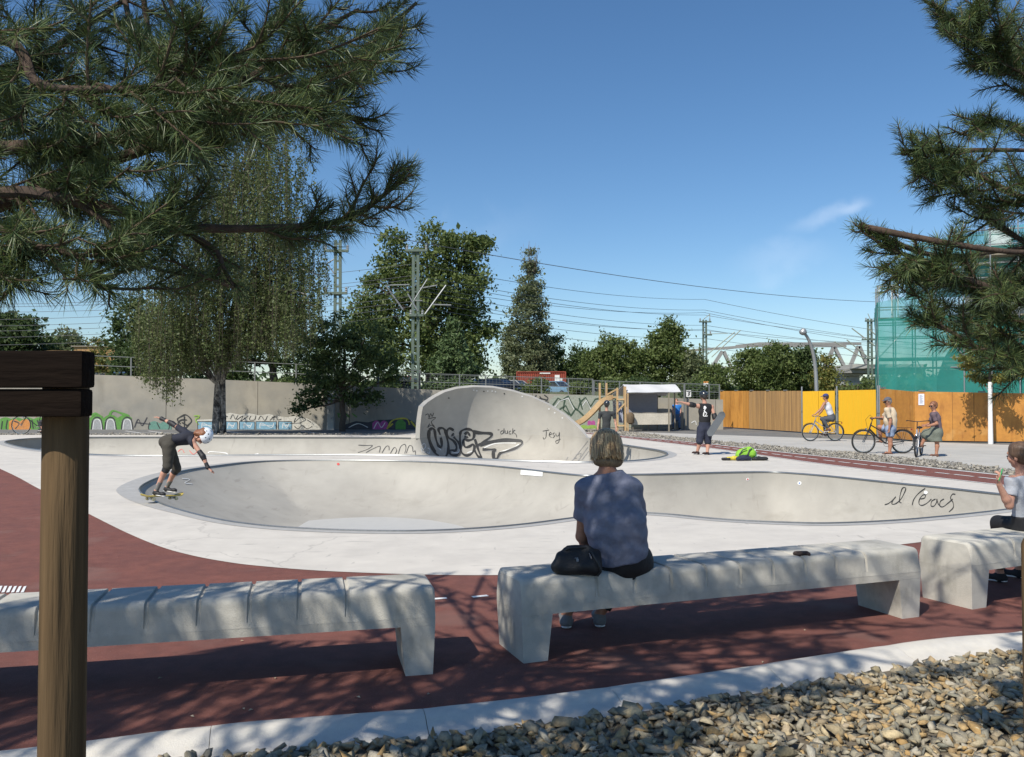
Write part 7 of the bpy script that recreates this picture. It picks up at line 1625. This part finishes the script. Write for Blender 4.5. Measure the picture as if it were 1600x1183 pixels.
# ================================================================ BICYCLES
def bicycle(label, loc, rz, r, wb, fmat, style, group='bicycles on the plaza'):
    """front wheel at -x; wheel radius r, wheelbase wb"""
    t = thing('bicycle', label, 'bicycle', loc, rz, group); k = r/.34
    fw = Vector((-wb/2, 0, r)); rw = Vector((wb/2, 0, r)); bbk = Vector((.07*wb, 0, r-.055*k)); seat = Vector((.19*wb, 0, style['seat'])); st_ = bbk.lerp(seat, .78); hd1 = Vector((-wb*.30, 0, style['head'])); hd0 = fw.lerp(hd1, .60)+Vector((.02, 0, 0))
    for c_ in (fw, rw):
        w_ = MB().tube([c_+Vector((math.cos(a)*(r-.019), 0, math.sin(a)*(r-.019))) for a in np.linspace(0, 2*math.pi, 41)[:-1]], style.get('tyre', .019), 8, closed=True).build('wheel', M['rubber'], t, smooth=True)
        MB().tube([c_+Vector((math.cos(a)*(r-.045), 0, math.sin(a)*(r-.045))) for a in np.linspace(0, 2*math.pi, 37)[:-1]], .010, 6, closed=True).build('rim', M['chrome'], w_, smooth=True)
        m = MB(); 
        for i in range(20):
            a = i*math.pi/10; m.tube([c_+Vector((math.cos(a+.25)*.02, (-1)**i*.025, math.sin(a+.25)*.02)), c_+Vector((math.cos(a)*(r-.05), 0, math.sin(a)*(r-.05)))], .0022, 4, cap=False)
        m.build('spokes', M['galv'], w_); MB().tube([c_-Vector((0, .05, 0)), c_+Vector((0, .05, 0))], .02, 10).build('hub', M['galv'], w_, smooth=True)
    m = MB(); R = .017
    lo_ = hd0.lerp(hd1, .25); 
    if style['step']: m.tube([lo_, bbk.lerp(lo_, .5)-Vector((0, 0, .03)), bbk], R*1.35, 8)
    else: m.tube([lo_, bbk], R*1.1, 8); 
    m.tube([hd1.lerp(hd0, .2), st_ if not style['step'] else bbk.lerp(seat, .35)], R, 8)
    m.tube([bbk, st_], R, 8); m.tube([hd0, hd1+(hd1-hd0)*.1], R*1.25, 8)
    for s_ in (-1, 1): m.tube([bbk+Vector((0, s_*.02, 0)), rw+Vector((0, s_*.055, 0))], .009, 6); m.tube([st_+Vector((0, s_*.015, 0)), rw+Vector((0, s_*.055, 0))], .008, 6)
    m.build('frame', fmat, t, smooth=True)
    m = MB()
    for s_ in (-1, 1): m.tube([hd0+Vector((0, s_*.02, 0)), hd0.lerp(fw, .4)+Vector((-.0, s_*.045, 0)), fw+Vector((0, s_*.052, 0))], .011, 6)
    m.build('fork', fmat, t, smooth=True)
    bt_ = hd1+(hd1-hd0).normalized()*style.get('stem', .14); m = MB().tube([hd1, bt_], .012, 8)
    if style['bar'] == 'sweep': m.tube([bt_+Vector((.16, -.29, .02)), bt_+Vector((.03, -.24, .03)), bt_+Vector((-.04, -.08, .01)), bt_+Vector((-.04, .08, .01)), bt_+Vector((.03, .24, .03)), bt_+Vector((.16, .29, .02))], .011, 8)
    else: m.tube([bt_+Vector((.03, -.28, .0)), bt_+Vector((0, -.1, 0)), bt_+Vector((0, .1, 0)), bt_+Vector((.03, .28, .0))], .011, 8)
    hbz = m.build('handlebar', M['galv'] if style['bar'] == 'flat' else M['black'], t, smooth=True)
    for s_ in (-1, 1):
        e_ = bt_+(Vector((.16, s_*.29, .02)) if style['bar'] == 'sweep' else Vector((.03, s_*.28, 0))); i_ = bt_+(Vector((.07, s_*.26, .028)) if style['bar'] == 'sweep' else Vector((.02, s_*.19, 0))); MB().tube([i_, e_], .016, 8).build('grip', M['black'], hbz, smooth=True)
    MB().tube([st_, seat-Vector((0, 0, .02))], .012, 8).build('seat_post', M['galv'], t, smooth=True)
    T = SDF(); T.ell(np.array(seat)+v3(.06, 0, 0), v3(.10, .078, .032), None, .03); T.cap(np.array(seat)+v3(.02, 0, .002), np.array(seat)+v3(-.13, 0, .005), .035, .018, .03); put('saddle', T, .011, style.get('sad', M['black']), t, v3(0, 0, 0))
    ch = MB(); ch.tube([bbk+Vector((math.cos(a)*.085*k, -.045, math.sin(a)*.085*k)) for a in np.linspace(0, 2*math.pi, 25)[:-1]], .005, 5, closed=True)
    for s_ in (1, -1): ch.bar(bbk+Vector((0, -.045, s_*.085*k)), rw+Vector((0, -.045, s_*.04)), .008, .012)
    ch.build('chain', M['wire'], t)
    ca = style.get('crank', .5); cd = Vector((math.cos(ca), 0, math.sin(ca)))*.17*k; m = MB()
    m.bar(bbk+Vector((0, -.07, 0)), bbk+cd+Vector((0, -.07, 0)), .022, .012).bar(bbk+Vector((0, .07, 0)), bbk-cd+Vector((0, .07, 0)), .022, .012).tube([bbk-Vector((0, .07, 0)), bbk+Vector((0, .07, 0))], .02, 8)
    cr = m.build('crank', M['chrome'], t)
    for s_ in (-1, 1): MB().box(bbk+cd*(-s_)+Vector((0, s_*.12, 0)), (.09, .08, .02)).build('pedal', M['black'], cr)
    if style['guards']:
        for c_, a0, a1 in ((fw, .35, 2.5), (rw, -.2, 2.75)):
            m = MB(); pts = [c_+Vector((math.cos(a)*(r+.015), 0, math.sin(a)*(r+.015))) for a in np.linspace(a0, a1, 16)]
            vs = []; 
            for p in pts: vs += [p-Vector((0, .025, 0)), p+(p-c_).normalized()*.008, p+Vector((0, .025, 0))]
            m.add(vs, [(i*3+q, i*3+q+1, i*3+q+4, i*3+q+3) for i in range(15) for q in (0, 1)]); m.build('mudguard', style.get('gm', M['black']), t, smooth=True, recalc=False)
        m = MB(); zc = 2*r+.05
        for s_ in (-.05, 0, .05): m.tube([Vector((wb/2-.14, s_, zc)), Vector((wb/2+.24, s_, zc))], .006, 5)
        for x in (-.12, .05, .22): m.tube([Vector((wb/2+x, -.06, zc)), Vector((wb/2+x, .06, zc))], .006, 5)
        for s_ in (-1, 1): m.tube([Vector((wb/2+.1, s_*.06, zc)), rw+Vector((0, s_*.06, 0))], .005, 5)
        m.build('rack', M['black'], t, smooth=True)
        MB().box((wb/2+.26, 0, zc-.05), (.025, .06, .05), bev=.006).build('tail_light', mat('red_reflector', (.4, .02, .015), .3, .1), t)
    MB().lathe([(.01, .04), (.03, .03), (.036, 0), (.03, -.01)], hd0+Vector((-.07, 0, .04)), 12, Matrix.Rotation(math.radians(-90), 3, 'Y')).build('headlight', M['chrome'], t, smooth=True)
    if style.get('cable'): MB().tube([bt_+Vector((0, -.1, 0)), bt_+Vector((-.12, -.1, .12)), bt_+Vector((-.24, -.08, -.02)), bt_+Vector((-.18, -.04, -.22)), hd0], .005, 5).build('brake_cable', M['black'], t, smooth=True)
    return t
YB1 = 2112/(689.5-622); b1 = bicycle('silver white bicycle ridden past the yellow hoarding panels', ((1285-800)/F*YB1, YB1, .004), math.radians(8), .335, .98, mat('silver_frame', (.55, .55, .56), .3, .05, metal=.4), dict(seat=.90, head=.78, step=True, bar='flat', guards=True, crank=.9))
YB2 = 2112/(708.7-622); b2 = bicycle('big black roadster bicycle held by the man in beige', ((1379-800)/F*YB2, YB2, .004), math.radians(0), .345, 1.13, mat('black_frame', (.012, .012, .014), .3, .05, coat=.5), dict(seat=.98, head=.86, step=True, bar='sweep', guards=True, crank=-.3, cable=True, sad=mat('brown_saddle', (.09, .045, .02), .5, .1), tyre=.024))
YB3 = 2112/(712.5-622)-.25; b3 = bicycle('small silver bicycle held by the woman in the grey skirt', ((1438.5-800)/F*YB3, YB3+.15, .004), math.radians(57), .275, .98, mat('grey_frame', (.42, .42, .44), .3, .05, metal=.4), dict(seat=.78, head=.72, step=True, bar='sweep', guards=True, crank=.4, stem=.24, tyre=.023))
YB4 = 37.0; b4 = bicycle('dark bicycle partly hidden behind the timber post at far left', ((57-800)/F*YB4, YB4, .0), math.radians(4), .42, 1.25, M['black'], dict(seat=1.05, head=.92, step=False, bar='flat', guards=False, crank=.2), None)
# rider on silver bicycle
J = PJ(YB1, head=(1290,620.5), neck=(1291.5,628), chest=(1293,634), pelvis=(1299.5,652), sl=(1288,630.5,-.15), sr=(1291,632,.15), el=(1282,640,-.22), er=(1284,642,.22), wl=(1273.5,647.5,-.24), wr=(1279,648.5,.24), pl=(1299.5,654,-.08), pr=(1300,654,.08), kl=(1284,654.5,-.11), kr=(1287,659,.11), al=(1295.5,670.5,-.11), ar=(1290,678,.11))
J['tl'] = J['al']+v3(-.17, 0, -.07); J['tr'] = J['ar']+v3(-.17, 0, -.05); J['hl'] = v3(-1, 0, -.3); J['hr'] = v3(-1, 0, -.3)
figure('cyclist in white tank top and blue cap riding left past the yellow panels', (J['pelvis'][0], YB1, .0), J, 1.0, .0125, SKT, True, top_m=cloth('white_tank', (.62, .62, .64)), sleeve=0, pants_m=cloth('grey_long_tights', (.075, .08, .09)), leglen=1.85, pants=1.0, hair=HB['dark'], face=(-.8, .55, -.1), front=(-.75, .55, -.3), cap_=cloth('blue_cap', (.035, .045, .16)), shoes=cloth('brown_shoe', (.10, .05, .035)), hemdown=.0, curl=(1, 1), heads=1.03)
T = SDF(); pv = (np.array(A(1299.5, 653, YB1)))
# man in beige with bicycle
Ym_ = YB2-.12; J = PJ(Ym_, head=(1387,627.5), neck=(1388.5,635.5), chest=(1391,644), pelvis=(1391.5,668), sl=(1386,640.5,-.19), sr=(1389,641,.17), el=(1391.5,657,-.24), er=(1378,654,.2), wl=(1389.5,669,-.25), wr=(1367.5,652.5,.15), pl=(1390.5,671,-.1), pr=(1390,671,.09), kl=(1391,689,-.11), kr=(1373.5,667,.30), al=(1390,706,-.12), ar=(1376,688,.34))
J['al'][2] = .085; J['tl'] = J['al']+v3(-.17, -.04, -.045); J['tr'] = J['ar']+v3(-.15, 0, -.06); J['hl'] = v3(-.1, 0, -1); J['hr'] = v3(-1, -.1, -.2)
figure('older man in grey cap, beige tee and light blue shorts standing astride the black bicycle', (J['al'][0], Ym_, 0), J, 1.02, .0115, SKT, True, top_m=cloth('beige_tee', (.56, .46, .33)), sleeve=.75, pants_m=cloth('light_blue_shorts', (.24, .30, .42)), leglen=.62, pants=1.2, hair=HB['grey'], face=(-.97, -.25, 0), front=(-.95, -.3, 0), cap_=cloth('grey_cap', (.10, .10, .12)), glasses=True, shoes=None, belly=.22, bulk=1.1, hemdown=.10, curl=(.5, 1.0), heads=1.02)
fl = MB(); p = Vector(J['al'])+Vector((-.06, 0, -.078)); MB().box((p.x, p.y, .014), (.27, .10, .022), bev=.008)
o = MB().box((0, 0, .012), (.28, .10, .022), bev=.008).tube([(.02, -.045, .02), (-.04, 0, .075), (.02, .045, .02)], .008, 6).build('sandal', cloth('brown_sandal', (.10, .04, .03))); o.location = (p.x, p.y, .004)
mo = [q for q in C.objects if q.type == 'EMPTY' and 'beige tee' in q.get('label', '')][0]; o.location = Vector((p.x, p.y, .004))-mo.location; o.parent = mo
MB().tube([Vector(J['neck'])-mo.location+Vector((.075*math.cos(a), .08*math.sin(a), -.02-.05*max(0, -math.cos(a)))) for a in np.linspace(0, 6.28, 16)[:-1]], .009, 6, closed=True).build('neck_strap', M['black'], mo)
# woman with folding-size bicycle
Yx = YB3-.02; J = PJ(Yx, head=(1458.5,634), neck=(1459.5,642.5), chest=(1461,650), pelvis=(1464,673), sl=(1458.5,648,-.15), sr=(1457,648,.14), el=(1464,662,-.2), er=(1456.5,661,.17), wl=(1449,666,-.22), wr=(1447,664,.16), pl=(1463.5,676,-.08), pr=(1460,675,.09), kl=(1464,691,-.08), kr=(1447.5,678,.16), al=(1463,708.5,-.1), ar=(1440,695,.2))
J['al'][2] = .08; J['tl'] = J['al']+v3(-.17, -.02, -.04); J['tr'] = J['ar']+v3(-.13, -.05, -.05); J['hl'] = v3(-1, .1, .1); J['hr'] = v3(-1, 0, 0)
figure('woman in mauve tee and grey-green skirt standing with the small silver bicycle', (J['al'][0], Yx, 0), J, .95, .0115, SKT, False, top_m=cloth('mauve_tee', (.125, .09, .105)), sleeve=.7, skirt=(cloth('grey_green_skirt', (.14, .155, .125)), .02), hair=HB['red'], hair_kind='short', face=(-.95, -.3, -.05), front=(-.95, -.25, 0), glasses=True, bust=1, bulk=1.06, shoes=cloth('brown_flat_shoe', (.14, .07, .05)), hemdown=.04, curl=(.8, .8), heads=1.08)
# rider, far left, mostly hidden
J = PJ(YB4, head=(82,632), neck=(81,638), chest=(79,642), pelvis=(72,655), sl=(79,640,-.15), sr=(79,640,.15), el=(72,645,-.2), er=(74,645,.2), wl=(60,650,-.2), wr=(60,650,.2), pl=(72,656,-.08), pr=(72,656,.08), kl=(62,660,-.1), kr=(66,664,.1), al=(66,670,-.1), ar=(64,674,.1))
for q in 'lr': J['t'+q] = J['a'+q]+v3(-.16, 0, -.05)
figure('cyclist in pink top mostly hidden behind the timber post at far left', (J['pelvis'][0], YB4, 0), J, .95, .015, SK, False, top_m=cloth('pink_top', (.45, .22, .24)), sleeve=.6, pants_m=cloth('dark_trousers', (.03, .03, .035)), leglen=1.6, hair=HB['brown'], hair_kind='bob', face=(-1, 0, 0), front=(-1, 0, 0), shoes=M['pad_black'])
# ================================================================ BACKPACK HEAP
def heap():
    Yh = 2112/(719.5-622); p0 = A(1160, 721, Yh)
    def T2(nm, lab, cat__, x, items, m, h=.012, nz=.004, extra=None):
        b = np.array([(x-800)/F*Yh, Yh, .012]); t = thing(nm, lab, cat__, tuple(b)); T = SDF()
        for a, c_, r0, r1, k in items: T.cap(a, c_, r0, r1, k)
        V_, Fq = T.mesh(h, noise=nz, nfreq=38); np_mesh(nm+'_body' if nm != 'jacket' else 'cloth', V_, Fq, m, t, smooth=True); return t
    bp = T2('backpack', 'lime green backpack lying on the paving behind the bowl', 'backpack', 1165, [(v3(-.14, 0, .13), v3(.12, 0, .17), .13, .14, .05), (v3(-.12, .02, .2), v3(.08, .02, .26), .08, .085, .05)], cloth('lime_fabric', (.22, .46, .04)))
    MB().tube([(-.17, -.09, .05), (-.2, -.13, .16), (-.12, -.14, .27), (-.02, -.13, .30)], .016, 7).build('strap', P_['dark'], bp, smooth=True); MB().tube([(.05, -.14, .05), (.0, -.16, .16), (.05, -.14, .27), (.12, -.1, .30)], .016, 7).build('strap', P_['dark'], bp, smooth=True)
    T2('jacket', 'black jacket crumpled to the right of the lime backpack', 'jacket', 1184, [(v3(-.15, -.12, .04), v3(.18, -.1, .05), .05, .045, .04), (v3(.0, -.05, .05), v3(.22, -.02, .035), .06, .03, .04)], M['pad_black'], nz=.008)
    T2('jacket', 'dark jacket with blue lining in front of the lime backpack', 'jacket', 1158, [(v3(-.14, -.22, .05), v3(.14, -.2, .06), .06, .055, .04), (v3(-.05, -.2, .09), v3(.06, -.22, .11), .05, .045, .03)], cloth('dark_blue_jacket', (.018, .022, .05)), nz=.008)
    T2('glove', 'yellow and black gloves left of the lime backpack', 'gloves', 1141, [(v3(-.1, -.1, .05), v3(.1, -.08, .05), .045, .05, .03), (v3(.06, -.08, .08), v3(.13, -.05, .07), .04, .04, .03)], P_['yellow'])
    T2('knee_pads', 'black knee pads at the left end of the heap by the lime backpack', 'pads', 1133, [(v3(-.1, -.1, .035), v3(.06, -.12, .04), .035, .04, .02)], M['pad_black'])
    x = 1178.5; b = ((x-800)/F*Yh, Yh-.05, .012); t = thing('water_bottle', 'clear bottle with green liquid standing against the lime backpack', 'bottle', b)
    MB().lathe([(.034, 0), (.038, .01), (.038, .17), (.03, .2), (.014, .235), (.014, .25)], (0, 0, 0), 14).build('bottle_body', mat('bottle_plastic', (.10, .35, .25), .2, .05, alpha=.7), t, smooth=True); MB().lathe([(.017, .25), (.017, .275)], (0, 0, 0), 12).build('cap', M['white'], t)
heap()
